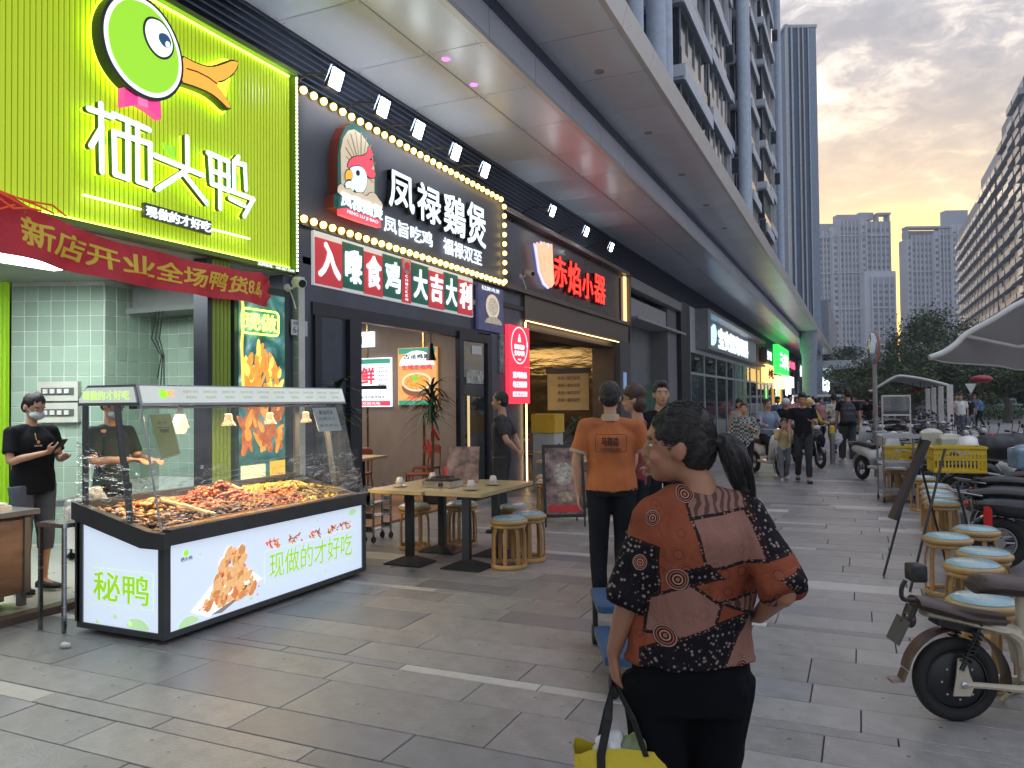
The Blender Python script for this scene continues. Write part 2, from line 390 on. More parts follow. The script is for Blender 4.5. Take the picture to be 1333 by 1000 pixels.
g_win = M('window_glass', (.05, .065, .085), .08, metal=.2, var=.3, vs=.7, spec=.8)

# ------------------------------------------------------------------ ground
g = MB().box(-600, 700, -80, 1500, -.35, -.14).obj('ground', asphalt); struct(g)
pv = MB().box(-5.72, 4.6, -6, 95, -.13, -.016).obj('pavement', mortar); struct(pv)
lane = MB().box(4.75, 40, -30, 400, -.13, -.09).obj('road', M('worn_lane_surface', (.22, .21, .215), .75, var=.15, bump=.3, dirt=.3)); struct(lane)
k = MB()
for i in range(60): k.box(4.61, 4.74, i*1.6-6, i*1.6-4.405, -.13, .004)
struct(k.obj('kerb', stone_l))
rnd = random.Random(11)
meshes = {}
def slab(x0, x1, y0, y1, mt, mb=None):
    w, d = x1-x0-.006, y1-y0-.006; b = .003; z = rnd.uniform(-.0012, .0012)
    if mb is not None:
        mb.add([(x0, y0, z), (x1-.006, y0, z), (x1-.006, y1-.006, z), (x0, y1-.006, z), (x0, y0, -.014), (x1-.006, y0, -.014), (x1-.006, y1-.006, -.014), (x0, y1-.006, -.014)],
               [(0, 1, 2, 3), (0, 4, 5, 1), (1, 5, 6, 2), (2, 6, 7, 3), (3, 7, 4, 0)], mt); return
    k = (round(w, 3), round(d, 3), mt)
    if k not in meshes:
        q = MB(); q.add([(0, 0, -.014), (w, 0, -.014), (w, d, -.014), (0, d, -.014), (0, 0, -b), (w, 0, -b), (w, d, -b), (0, d, -b), (b, b, 0), (w-b, b, 0), (w-b, d-b, 0), (b, d-b, 0)],
                        [(0, 1, 5, 4), (1, 2, 6, 5), (2, 3, 7, 6), (3, 0, 4, 7), (4, 5, 9, 8), (5, 6, 10, 9), (6, 7, 11, 10), (7, 4, 8, 11), (8, 9, 10, 11)], 0)
        o = q.obj('paving_slab', [stone, stone_d, stone_l][mt]); meshes[k] = o.data
    else:
        o = bpy.data.objects.new('paving_slab', meshes[k]); col.objects.link(o)
    o.parent = pv; o.location = (x0, y0, z)
y = 1.3; n_s = 0; far = MB(); pats = [.3, .3, .3, .3, .3, .15, .3, .45, .3, .1, .3, .3, .45, .3, .3, .09, .3]
i = 0
while y < 94:
    d = pats[i % len(pats)]; i += 1
    if y > 14: d = max(d, .3) if rnd.random() < .8 else d
    xl = -5.7; xr = 2.3 if y < 13 else 4.58
    x = xl-rnd.uniform(0, .8); first = True
    while x < xr-.05:
        wd = rnd.choice([.9, 1.2, 1.2, .9, .6, 1.5]) if d > .2 else .9
        x1 = min(x+wd, xr)
        if x1 > xl+.05:
            xx = max(x, xl); t = rnd.random()
            if d < .2: mt = 2 if t < .34 else (0 if t < .75 else 1)
            elif y > 6 and d < .4: mt = 2 if t < .07 else (1 if t < .25 else 0)
            else: mt = 1 if t < .17 else 0
            if y < 12.9 and n_s < 296 and x1 > -5.6: slab(xx, x1, y, y+d, mt); n_s += 1
            else: slab(xx, x1, y, y+d, mt, far)
        x += wd
    y += d
stuff(far.obj('distant_paving', [stone, stone_d, stone_l], pv, fix=False))
pr = MB(); yy = -6
while yy < 13.2:
    x = 2.3
    while x < 4.55: slab(x, min(x+.9, 4.58), yy, yy+.6, 1 if rnd.random() < .2 else 0, pr); x += .9
    yy += .6
yy = -5.9
while yy < 1.29:
    x = -5.7
    while x < 2.3: slab(x, min(x+1.1, 2.3), yy, min(yy+.45, 1.3), 1 if rnd.random() < .15 else 0, pr); x += 1.1
    yy += .45
stuff(pr.obj('outer_paving', [stone, stone_d, stone_l], pv, fix=False))

# ------------------------------------------------------------------ arcade building with canopy
ar = thing('arcade_building', 'long dark shop arcade with a grey metal panel canopy over the pavement', 'building', (-6, 0, 0))
MB().box(-6.5, -6.02, -3, 96, 4.9, 6.0).box(-18, -6.5, -3, 96, 5.9, 6.3).obj('upper_wall', dark, ar, world=True)
for i in range(10):
    z = 5.13+i*.083
    MB().add([(-6.01, -3, z+.05), (-5.9, -3, z-.02), (-5.9, -3, z+.0), (-6.01, -3, z+.075), (-6.01, 95, z+.05), (-5.9, 95, z-.02), (-5.9, 95, z), (-6.01, 95, z+.075)],
             [(0, 1, 5, 4), (1, 2, 6, 5), (2, 3, 7, 6), (3, 0, 4, 7), (0, 3, 2, 1), (4, 5, 6, 7)]).obj('louvre_slat', louvre_m, ar, world=True)
def plate(name, dims, mt, par, spots):
    me = None
    for p in spots:
        if me is None:
            o = MB().box(0, dims[0], 0, dims[1], 0, dims[2]).obj(name, mt, par); me = o.data
        else:
            o = bpy.data.objects.new(name, me); col.objects.link(o); o.parent = par
        o.location = Vector(p)-Vector(par.location)
P0 = 8.26
ys = [P0+1.45*k for k in range(-7, 58)]
plate('soffit_panel', (1.09, 1.434, .03), panel, ar, [(-5.9, y_, 5.9) for y_ in ys])
plate('soffit_panel', (.74, 1.434, .03), panel, ar, [(-4.792, y_, 5.9) for y_ in ys])
plate('soffit_edge', (.09, 1.442, .05), panel_w, ar, [(-4.045, y_, 5.893) for y_ in ys])
plate('step_panel', (.03, 1.434, .53), panel, ar, [(-3.985, y_, 5.95) for y_ in ys])
plate('outer_soffit_panel', (1.13, 1.434, .03), panel, ar, [(-3.95, y_, 6.46) for y_ in ys])
plate('outer_soffit_lip', (.07, 1.442, .04), panel_w, ar, [(-2.812, y_, 6.45) for y_ in ys])
e = MB()
for y_ in ys:
    a, b = y_, y_+1.442
    e.add([(-2.735, a, 6.45), (-2.735, b, 6.45), (-2.66, b, 6.74), (-2.66, a, 6.74), (-2.78, a, 6.47), (-2.78, b, 6.47), (-2.72, b, 6.75), (-2.72, a, 6.75)],
          [(0, 1, 2, 3), (4, 7, 6, 5), (0, 4, 5, 1), (1, 5, 6, 2), (2, 6, 7, 3), (3, 7, 4, 0)])
e.obj('canopy_edge_strip', panel_w, ar, world=True)
MB().box(-6.02, -4.02, -2, 92.4, 5.94, 6.3).box(-3.94, -2.79, -2, 92.4, 6.5, 6.74).box(-6.1, -3.93, -2, 92.4, 6.31, 6.76).obj('canopy_slab', dark, ar, world=True)
for y_ in (8.0, 10.9, 13.8, 16.7, 19.6, 22.5):
    MB().lathe([(.055, 0), (.075, -.005), (.075, .01)], (-3.43, y_, 6.452), 14).obj('downlight', M('dim_lamp_lens', (.35, .36, .38), .3), ar, world=True)
for (x_, y_) in ((-4.66, 8.46), (-4.7, 9.31)): MB().lathe([(.0, -.004), (.05, -.004), (.055, .004)], (x_, y_, 5.897), 16).obj('pink_reflection', E('pink_reflection_glow', (.95, .15, .85), 1.6), ar, world=True)  # glowing discs added for pink light reflected in the soffit
q = MB()
for y_ in ys:
    for (x_, z_) in ((-4.83, 5.898), (-4.745, 5.898), (-5.86, 5.898), (-4.1, 5.898)):
        for dy in (.06, 1.38): q.lathe([(.0, -.003), (.007, -.003), (.008, .002)], (x_, y_+dy, z_), 6)
stuff(q.obj('panel_screw', steel_d, ar, world=True, fix=False))
cyl = MB().lathe([(.5, 0), (.5, 4.6), (.58, 5.0), (.62, 5.9), (.62, 6.5)], (-3.35, 60, 0), 28).obj('round_column', M('pale_blue_column_paint', (.28, .33, .42), .5), ar, smooth=True, world=True)
# back box of the arcade above shop ceilings, party walls
MB().box(-13.2, -12.9, -3, 96, 0, 5.9).obj('rear_wall', conc, ar, world=True)

# ------------------------------------------------------------------ residential block above the canopy
rb = thing('residential_block', 'tall blue grey apartment block with stacked glazed balconies above the canopy', 'building', (-9, 20, 6.7))
wall_b = M('apartment_wall', (.26, .30, .36), .6, var=.12, vs=.4)
band = M('balcony_band_paint', (.62, .66, .72), .55, var=.1, vs=1)
sof = M('balcony_soffit_paint', (.4, .45, .5), .7)
pipe = M('pale_blue_fluted_column', (.5, .58, .7), .45)
MB().box(-22, -8.6, 16, 80, 6.76, 62).obj('wall', wall_b, rb, world=True)
for y_ in (25.8, 29.2, 30.4, 54.0, 55.2, 80.0):
    MB().lathe([(.38, 6.76), (.38, 62)], (-6.9, y_, 0), 14).obj('column', pipe, rb, smooth=True, world=True)
FLH = 3.25
bays = [(32.0, 38.6, -6.4, 0.2), (40.6, 47.0, -6.7, 1.4), (48.6, 53.2, -7.4, .2), (56.4, 61.0, -6.6, 1.0), (63.0, 68.4, -6.4, 0.0), (69.6, 74.5, -6.7, 1.5), (17.5, 24.5, -6.6, .5)]
bme = {}
def inst(name, key, mk, mt, par, loc):
    if key not in bme: o = mk().obj(name, mt, par); bme[key] = o.data
    else: o = bpy.data.objects.new(name, bme[key]); col.objects.link(o); o.parent = par
    o.location = Vector(loc)-Vector(par.location) if par.location.length > 0 and par.type == 'EMPTY' else loc
    return o
for bi, (y0, y1, xo, zo) in enumerate(bays):
    w = y1-y0; dx = xo+8.6
    for f in range(-1, 15):
        z = 8.2+zo+f*FLH
        if z < 6.9: continue
        if bi == 6 and f > 8: continue
        b = inst('balcony', ('b', bi), lambda: MB().box(0, dx, 0, w, 0, .12, 0).box(dx-.02, dx+.06, -.04, w+.04, -.06, .62, 1).box(0, dx-.021, -.05, .03, .121, .62, 1), [sof, band], rb, (-8.6, y0, z))
        inst('glazing', ('g', bi), lambda: MB().box(.02, dx-.25, .35, w-.3, .125, FLH-.05).box(dx-.24, dx-.16, .3, w-.3, .63, 1.5), g_win, b, (0, 0, 0))
        mull = MB()
        inst('window_frame', ('f', bi), lambda: [q.box(dx-.25, dx-.19, .3+i*(w-.62)/4, .36+i*(w-.62)/4, .13, FLH-.07) for q in [mull] for i in range(5)][0].box(dx-.26, dx-.2, .3, w-.26, 1.5, 1.56).box(.4*dx, .4*dx+.06, .29, .34, .13, FLH-.07), panel_w if bi % 2 else steel_d, b, (0, 0, 0))
        if (f*7+bi*3) % 4 == 0:
            MB().cbox((dx+.25, w*.7, 1.9), (.5, .03, 1.1)).cbox((dx+.25, w*.7, 1.9), (.42, .045, 1.0), mi=1).obj('open_casement', [steel_d, g_win], b)
        if (f*5+bi) % 3 == 0:
            inst('partition', ('p', bi), lambda: MB().box(dx*.3, dx-.02, w-.24, w-.12, .125, FLH-.05), band, b, (0, 0, 0))
MB().box(-8.59, -8.3, 54.2, 56, 6.8, 62).box(-8.59, -8.2, 39, 40, 6.8, 62).obj('recess_strip', dark, rb, world=True)

# ------------------------------------------------------------------ louvred tower at the end
tw = thing('striped_tower', 'slim tower end wall with blue and white vertical stripes beyond the apartments', 'tower', (-5.5, 95, 0))
stripes = [(0, .32, 'w'), (.32, .62, 'b'), (.62, .84, 'w'), (.84, 1.45, 'b'), (1.45, 1.62, 'w'), (1.62, 1.95, 'd'), (1.95, 2.1, 'w'), (2.1, 2.6, 'b'), (2.6, 2.72, 'w'), (2.72, 3.6, 'g')]
tb = M('tower_blue_cladding', (.10, .16, .26), .4, var=.1, vs=.3); td = M('tower_dark_cladding', (.12, .13, .16), .4); tg = M('tower_pale_blue_cladding', (.30, .38, .48), .45)
tww = M('tower_white_fin', (.55, .58, .6), .5)
A = Vector((-7.25, 94.4, 0)); dirt = Vector((-3.90+7.25, 95.85-94.4, 0)).normalized(); nrm = Vector((dirt.y, -dirt.x, 0))
fT = lambda u, v, w: tuple(A+dirt*u+nrm*w+Vector((0, 0, v)))
MB().prism([(0, 0), (3.6, 0), (3.6, 44.3), (0, 44.9)], -14, 0, fT).obj('wall', tb, tw, world=True)
for a, b, k_ in stripes:
    ht = 45-.16*a
    MB().rect(a, b-.01, 0, ht, .002, .22 if k_ == 'w' else .05, fT).obj('cladding_stripe', {'w': tww, 'b': tb, 'd': td, 'g': tg}[k_], tw, world=True)
MB().rect(-.1, 3.7, 44.6, 44.95, -14, .1, fT).obj('roof_edge', tww, tw, world=True)

# ------------------------------------------------------------------ far apartment towers
def farwin(mb, u0, u1, v0, v1, nu, nv, fr, w=.0):
    du = (u1-u0)/nu; dv = (v1-v0)/nv
    for i in range(nu):
        for j in range(nv): mb.rect(u0+du*(i+.2), u0+du*(i+.78), v0+dv*(j+.3), v0+dv*(j+.8), w, w+.12, fr)
ft_w = M('far_tower_wall', (.34, .37, .43), .7, var=.08, vs=.05); ft_l = M('far_tower_pale_wall', (.48, .51, .56), .7, var=.08, vs=.05)
ft_g = M('far_tower_window', (.13, .155, .19), .3, var=.4, vs=.3, isl=.4)
def far_tower(label, A, B, ztop, secs, crown):
    """secs: (start, end, z top, setback, window columns)"""
    t = thing('apartment_tower', label, 'tower', (A[0], A[1], 0)); A = Vector((*A, 0)); B = Vector((*B, 0)); d = (B-A).normalized(); n = Vector((d.y, -d.x, 0))
    for (a, b, zt, sb, nc, pale) in secs:
        fr = lambda u, v, w, sb=sb: tuple(A+d*u+n*(w+sb)+Vector((0, 0, v)))
        MB().rect(a, b, 0, zt, -7-sb, 0, fr).obj('wall', ft_l if pale else ft_w, t, world=True)
        if nc:
            mb = MB(); farwin(mb, a+.3, b-.3, 6, zt-3, nc, int((zt-9)/3.0), fr); stuff(mb.obj('window_grid', ft_g, t, world=True, fix=False))
            mb = MB()
            for i in range(nc+1):
                u = a+.3+(b-a-.6)*i/nc; mb.rect(u-.25, u+.25, 4, zt, .0, .7 if i % 2 else .45, fr)
            for j in range(3, int(zt/3), 6): mb.rect(a, b, j*3-.2, j*3+.3, .01, .8, fr)
            mb.obj('facade_rib', ft_l, t, world=True)
    for (a, b, z0, z1, sb) in crown:
        fr = lambda u, v, w, sb=sb: tuple(A+d*u+n*(w+sb)+Vector((0, 0, v)))
        c = MB().rect(a, b, z0, z1, -5, 0, fr); c.obj('roof_block', ft_w, t, world=True)
    return t
far_tower('pair of joined grey towers left of the glowing gap, higher roof at the right', (-16.3, 407.5), (14.3, 421.5), 91,
          [(0, 6, 84, -3, 3, 0), (6, 9, 86, -1, 1, 1), (9, 19, 89, 0, 5, 0), (19, 22, 89.5, 1.2, 1, 1), (22, 34, 88, .4, 5, 0), (19.2, 34.5, 63, 4, 0, 1), (22, 33.5, 60, 5, 4, 0)],
          [(2, 9, 84, 88.5, -6), (9, 20, 89, 92, -2), (20, 27, 89.5, 93, -2), (27.5, 34.2, 91.2, 92.2, 1), (27.8, 28.4, 88, 91.2, .6), (33, 33.8, 88, 91.2, .6)])
far_tower('broad grey tower right of the glowing gap with a stepped flat roof', (21.6, 424.1), (51.6, 437.5), 86,
          [(0, 2.5, 79, .5, 1, 1), (2.5, 13, 81, 0, 5, 0), (13, 16, 82.5, 1.2, 1, 1), (16, 22, 84, 0, 3, 0), (22, 28, 86, .5, 2, 1), (28, 33, 86, -2, 2, 0)],
          [(0, 22, 84.2, 85.2, 1), (.4, 1.1, 79, 84.2, .8), (3, 21, 81, 84.2, -5), (22, 33, 86, 94, -4)])
# near right-hand block: its long front recedes down the street
def right_block(label, x, secs):
    t = thing('apartment_slab', label, 'building', (x, secs[0][0], 0))
    for (y0, y1, zt, dx, mt) in secs:
        X = x+dx; fr = lambda u, v, w, X=X: (X-w, u, v)
        MB().box(X, X+16, y0, y1, 0, zt).box(X+3, X+10, y0+1, y1-1, zt, zt+4).obj('wall', mt, t, world=True)
        n = max(1, int((y1-y0)/5)); mb = MB(); bb = MB(); du = (y1-y0)/n
        for i in range(n):
            for j in range(1, int(zt/3.1)):
                u = y0+du*i; bb.rect(u+.5, u+du-.5, j*3.1, j*3.1+1.1, .02, 1.1, fr); mb.rect(u+.6, u+du-.6, j*3.1+1.15, j*3.1+2.8, .02, .25, fr)
        stuff(mb.obj('window_grid', ft_g, t, world=True, fix=False)); bb.obj('balcony', band_r, t, world=True, fix=False)
        # gable facing the camera
        gb = MB(); fy = FY(X, y0, 0)
        for j in range(1, int(zt/3.1)):
            for k2 in (.8, 4.2, 8): gb.rect(k2, k2+2.2, j*3.1+.9, j*3.1+2.4, .01, .12, fy)
        gb.obj('gable_window', ft_g, t, world=True)
    return t
band_r = M('far_balcony_band', (.29, .31, .34), .3, metal=.35, var=.1, isl=.25)
blk = M('right_block_wall', (.2, .225, .26), .6, var=.15, vs=.1); blk2 = M('right_block_pale_wall', (.3, .33, .37), .6, vs=.1)
right_block('dark balconied apartment slab at the right edge rising highest', 26.3, [(118, 137, 47, 0, blk), (137.5, 153, 50, -.8, blk2), (153.5, 166, 56, 0, blk), (166.5, 180, 55, .3, blk)])
right_block('lower balconied slab glowing gold beside the far grey tower', 26.5, [(181, 209, 52, 0, blk2), (209.5, 254, 49, 0, blk)])
# shapes of the signs, measured in metres on the shop front (along the street, height)
D = {'head':[(4.523,5.023),(4.703,5.064),(4.869,5.028),(5.017,4.896),(5.099,4.698),(5.081,4.5),(4.967,4.344),(4.821,4.262),(4.658,4.254),(4.502,4.305),(4.373,4.429),(4.32,4.599),(4.33,4.756),(4.404,4.914)],'eye':[(4.774,4.934),(4.881,4.941),(4.967,4.864),(4.997,4.751),(4.93,4.652),(4.833,4.629),(4.739,4.686),(4.694,4.788),(4.715,4.888)],'pupil':[(4.864,4.847),(4.93,4.855),(4.972,4.804),(4.955,4.744),(4.894,4.73),(4.838,4.768),(4.833,4.817)],'glint':[(4.913,4.796),(4.947,4.793),(4.955,4.755),(4.918,4.734),(4.898,4.758)],'beak':[(5.099,4.772),(5.304,4.768),(5.47,4.8),(5.629,4.896),(5.748,4.982),(5.849,4.99),(5.809,4.875),(5.673,4.731),(5.541,4.66),(5.657,4.601),(5.747,4.496),(5.702,4.457),(5.584,4.508),(5.47,4.534),(5.304,4.529),(5.093,4.505)],'beakline':[(5.184,4.663),(5.304,4.681),(5.442,4.679),(5.541,4.66)],'bow':[(4.539,4.26),(4.658,4.244),(4.774,4.235),(4.913,4.28),(4.918,4.11),(4.798,4.152),(4.693,4.167),(4.546,4.096)],'bowk':[(4.67,4.238),(4.762,4.241),(4.769,4.163),(4.677,4.161)],'leaf1':[(4.353,3.869),(4.412,3.811),(4.406,3.722),(4.357,3.756)],'leaf2':[(4.955,3.936),(5.042,3.921),(5.08,3.817),(5.017,3.851)],'leaf3':[(5.055,3.925),(5.114,3.953),(5.106,3.813),(5.068,3.844)],'leaf4':[(5.836,3.914),(5.892,3.883),(5.892,3.79),(5.845,3.824)],'strokes':[[(4.21,3.963),(4.427,3.969)],[(4.317,4.037),(4.329,3.491)],[(4.328,3.851),(4.23,3.671)],[(4.431,3.993),(4.786,3.976)],[(4.568,3.986),(4.574,3.498),(4.449,3.504),(4.438,3.847),(4.793,3.857),(4.798,3.495),(4.67,3.503),(4.665,3.988)],[(5.197,4.041),(5.202,3.744),(4.87,3.482)],[(4.846,3.771),(5.385,3.739)],[(5.157,3.696),(5.432,3.488)],[(5.441,3.969),(5.7,3.957),(5.706,3.675),(5.491,3.689),(5.469,3.948)],[(5.483,3.813),(5.7,3.81)],[(5.592,3.949),(5.596,3.476)],[(5.837,4.041),(5.776,3.973),(5.778,3.715)],[(5.776,3.973),(5.924,3.984),(5.939,3.743)],[(5.73,3.681),(6.04,3.669),(5.913,3.47)],[(5.723,3.604),(5.919,3.576)]],'sub':[(4.786,3.345),(5.544,3.347),(5.538,3.224),(4.786,3.24)],'led1':[(4.231,3.289),(4.775,3.294)],'led2':[(5.553,3.282),(6.078,3.285)],'phone':[(6.2,3.057),(6.83,3.037),(6.83,3.003),(6.2,3.009)],'arch':[(7.379,4.036),(7.449,4.082),(7.452,4.508),(7.501,4.743),(7.598,4.906),(7.744,4.999),(7.92,5.009),(8.075,4.934),(8.18,4.809),(8.244,4.574),(8.254,4.213),(8.322,4.165),(8.305,3.908),(7.378,3.89)],'cream':[(7.508,4.199),(7.5,4.595),(7.549,4.757),(7.646,4.877),(7.768,4.931),(7.919,4.917),(8.048,4.848),(8.139,4.75),(8.191,4.576),(8.186,4.181),(7.912,4.178),(7.664,4.194)],'comb':[(7.612,4.404),(7.642,4.509),(7.765,4.597),(7.917,4.639),(8.046,4.723),(8.047,4.817),(8.113,4.773),(8.147,4.713),(8.045,4.622),(8.157,4.661),(8.151,4.596),(8.097,4.535),(8.198,4.515),(8.189,4.449),(8.096,4.417),(8.004,4.432),(7.915,4.501),(7.764,4.483)],'hd':[(7.629,4.409),(7.764,4.483),(7.915,4.501),(7.999,4.431),(7.99,4.29),(7.899,4.175),(7.761,4.157),(7.689,4.26),(7.653,4.31)],'bk':[(7.54,4.311),(7.581,4.381),(7.666,4.396),(7.689,4.335),(7.652,4.28),(7.592,4.28),(7.556,4.241)],'wat':[(7.544,4.223),(7.664,4.276),(7.732,4.226),(7.7,4.142),(7.567,4.14)],'ceye':[(7.764,4.422),(7.819,4.444),(7.843,4.405),(7.818,4.365),(7.763,4.369)],'cloud':[(7.38,4.138),(7.473,4.19),(7.52,4.128),(7.639,4.173),(7.7,4.127),(7.836,4.175),(7.963,4.144),(8.041,4.225),(8.147,4.235),(8.227,4.175),(8.308,4.146),(8.312,4.052),(7.379,4.021)],'rib':[(7.413,3.876),(7.494,3.902),(8.224,3.907),(8.236,3.815),(7.783,3.8),(7.412,3.803)],'ribtx':[(7.518,3.885),(8.21,3.896),(8.21,3.849),(7.517,3.841)],'emtx':[(7.391,4.053),(8.307,4.083),(8.306,3.939),(7.39,3.951)],'big':[(8.61,4.704),(11.51,4.835),(11.49,4.089),(8.61,4.162)],'s1':[(8.56,4.04),(9.85,4.111),(9.85,3.862),(8.56,3.836)],'s2':[(10.15,4.042),(11.46,4.122),(11.46,3.853),(10.14,3.798)],'blocks':[7.21,7.73,8.17,8.6,9.06,9.31,9.78,10.24,10.68,11.18],'hand':[(14.024,4.704),(14.129,4.621),(14.165,4.73),(14.314,4.571),(14.365,4.788),(14.45,4.615),(14.501,4.792),(14.631,4.583),(14.778,4.821),(14.816,4.529),(14.852,4.192),(14.882,4.025),(14.726,3.919),(14.475,3.97),(14.225,4.184),(14.145,4.418)],'c1':[(14.926,4.654),(15.779,4.012)],'c2':[(15.829,4.673),(16.671,3.961)],'c3':[(16.766,4.565),(17.576,3.97)],'c4':[(17.652,4.648),(18.536,3.976)],'neon':[(5.989,2.568),(6.529,2.576),(6.528,2.328),(5.988,2.324)],'poster':[(5.9,2.74),(6.69,2.781),(6.69,1.817),(5.89,0.738)],'pl':[(6.77,2.511),(7.04,2.536),(7.04,2.361),(6.77,2.359)],'pst2':[(11.37,3.535),(12.36,3.559),(12.34,2.854),(11.35,2.775)],'cam':[(6.69,2.891),(12.14,3.866),(13.59,3.98)]}
SX = -5.7
def ln(a, b, w):   # a stroke as a flat bar with rounded ends
    a = Vector(a); b = Vector(b); d = (b-a); l = d.length; d = d/l if l > 0 else Vector((1, 0)); n = Vector((-d.y, d.x)); p = []
    for i in range(7): t = -PI/2+PI*i/6; q = b+(d*math.cos(t)+n*math.sin(t))*w/2; p.append((q.x, q.y))
    for i in range(7): t = PI/2+PI*i/6; q = a+(d*math.cos(t)+n*math.sin(t))*w/2; p.append((q.x, q.y))
    return p
def room(par, name_w, x0, x1, y0, y1, z1, mw, mf, mc, floor_z=.03):
    MB().box(x0, x1, y0, y1, -.1, floor_z).obj('floor', mf, par, world=True)
    MB().box(x0, x1, y0, y1, z1, z1+.08).obj('ceiling', mc, par, world=True)
def lamp(name, par, loc, size, power, colr, rot=(0, 0, 0)):
    l = bpy.data.lights.new(name, 'AREA'); l.shape = 'RECTANGLE'; l.size = size[0]; l.size_y = size[1]; l.energy = power; l.color = colr
    o = bpy.data.objects.new(name, l); col.objects.link(o); o.location = Vector(loc)-(Vector(par.location) if par else Vector()); o.rotation_euler = rot
    if par: o.parent = par
    return o
# =============================================================== shop 1: duck takeaway
s1 = thing('duck_takeaway', 'takeaway room lined with pale green tiles behind the roast food cart', 'shop', (-5.75, 3, 0))
room(s1, '', -11.5, -5.75, -2.5, 6.85, 3.02, None, floor_in, M('shop_ceiling_white', (.5, .53, .5), .6))
MB().box(-5.82, -5.7, -2.5, 5.6, -.1, .055).obj('threshold', M('threshold_wood', (.16, .12, .09), .5), s1, world=True)
MB().box(-8.05, -5.75, 6.9, 7.05, 0, 3.1).box(-5.95, -5.76, 6.72, 7.85, 0, 5.1).box(-6.0, -5.8, -2.5, 6.85, 3.04, 5.1).box(-8.2, -8.05, -2.5, 4.3, 0, 3.1).obj('dark_wall', dark, s1, world=True)
# tiled walls, one tile at a time
def tiled(par, A, d, n, nu, nv, tw, th, z0):
    A = Vector(A); d = Vector(d).normalized(); n = Vector(n).normalized()
    fr = lambda u, v, w: tuple(A+d*u+n*w+Vector((0, 0, v)))
    wl = MB().rect(0, nu*tw, 0, 3.02, -.1, 0, fr).obj('tiled_wall', grout, par, world=True)
    ang = math.atan2(d.y, d.x)
    key = ('tile', tw, th)
    for i in range(nu):
        for j in range(nv):
            if z0+(j+1)*th > 3.02: continue
            if key not in bme:
                o = MB().add([(.0, 0, .0), (tw-.007, 0, 0), (tw-.007, 0, th-.007), (0, 0, th-.007), (.004, -.006, .004), (tw-.011, -.006, .004), (tw-.011, -.006, th-.011), (.004, -.006, th-.011)],
                             [(4, 5, 6, 7), (0, 1, 5, 4), (1, 2, 6, 5), (2, 3, 7, 6), (3, 0, 4, 7)]).obj('tile', tile_m, wl); bme[key] = o.data
            else: o = bpy.data.objects.new('tile', bme[key]); col.objects.link(o); o.parent = wl
            o.location = A+d*(i*tw+.003)+Vector((0, 0, z0+j*th+.003))-Vector(par.location)
            o.rotation_euler = (0, 0, ang if d.cross(Vector((0, 0, 1))).dot(n) > 0 else ang)
tiled(s1, (-8.80, 5.71, 0), (.92, .41, 0), (.41, -.92, 0), 7, 17, .15, .172, .05)
tiled(s1, (-7.835, 6.14, 0), (.02, .76, 0), (1, 0, 0), 5, 13, .15, .172, .74)
tiled(s1, (-7.82, 6.88, 0), (1, 0, 0), (0, -1, 0), 13, 13, .165, .172, .74)
# lime flute wall and pillars
def fluted(par, A, d, n, L_, z0, z1, mt, name='fluted_panel', p=.05, dep=.02):
    A = Vector(A); d = Vector(d).normalized(); n = Vector(n).normalized(); q = MB(); k_ = int(L_/p)
    for i in range(k_):
        for j, (u, w) in enumerate(((0, 0), (.1, .8), (.3, 1), (.7, 1), (.9, .8))):
            P = A+d*(i+u)*p+n*w*dep; q.v += [(P.x, P.y, z0), (P.x, P.y, z1)]
    P = A+d*k_*p; q.v += [(P.x, P.y, z0), (P.x, P.y, z1)]
    m_ = len(q.v)//2
    two = isinstance(mt, list)
    for i in range(m_-1): q.f.append((2*i, 2*i+2, 2*i+3, 2*i+1)); q.m.append(1 if two and i % 5 in (0, 4) else 0)
    b = len(q.v); P0_ = A-n*.05; P1_ = P-n*.05
    q.add([(P0_.x, P0_.y, z0), (P1_.x, P1_.y, z0), (P1_.x, P1_.y, z1), (P0_.x, P0_.y, z1)], [(0, 1, 2, 3)])
    return q.obj(name, mt, par, world=True, fix=False)
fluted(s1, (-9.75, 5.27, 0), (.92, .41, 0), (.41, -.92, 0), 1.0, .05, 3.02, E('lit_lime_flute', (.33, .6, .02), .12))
fluted(s1, (-5.74, 5.66, 0), (0, 1, 0), (1, 0, 0), .25, .0, 3.02, limed)
MB().box(-5.9, -5.72, 5.60, 5.655, 0, 3.02).obj('door_post', darker, s1, world=True)
for (x, y) in ((-7.2, 2.5), (-7.2, 4.7)):
    MB().box(x-.3, x+.3, y-.6, y+.6, 2.985, 3.01).obj('ceiling_light', E('lit_shop_ceiling_light', (.93, 1, .95), 5), s1, world=True)
lamp('ceiling_glow', s1, (-7.1, 4.1, 2.95), (1.6, 2.6), 75, (.93, 1, .95))
# vent box under the ceiling with hanging cables
v = thing('wall_cabinet', 'thin grey box under the takeaway ceiling with loose black cables', 'cabinet', (-7.3, 6.6, 2.7))
MB().box(-7.75, -6.3, 6.35, 6.8, 2.66, 2.72).box(-7.7, -6.6, 6.4, 6.78, 2.72, 2.98).obj('box', M('cabinet_grey', (.25, .27, .27), .5), v, world=True)
q = MB()
for k_ in range(3):
    q.tube([(-7.2+.05*k_, 6.3, 2.66), (-7.25+.06*k_, 6.28, 2.35), (-7.1+.02*k_, 6.28, 2.15), (-7.16+.05*k_, 6.28, 1.9-.08*k_)], .007, 6)
q.obj('cable', black_pl, v, world=True)
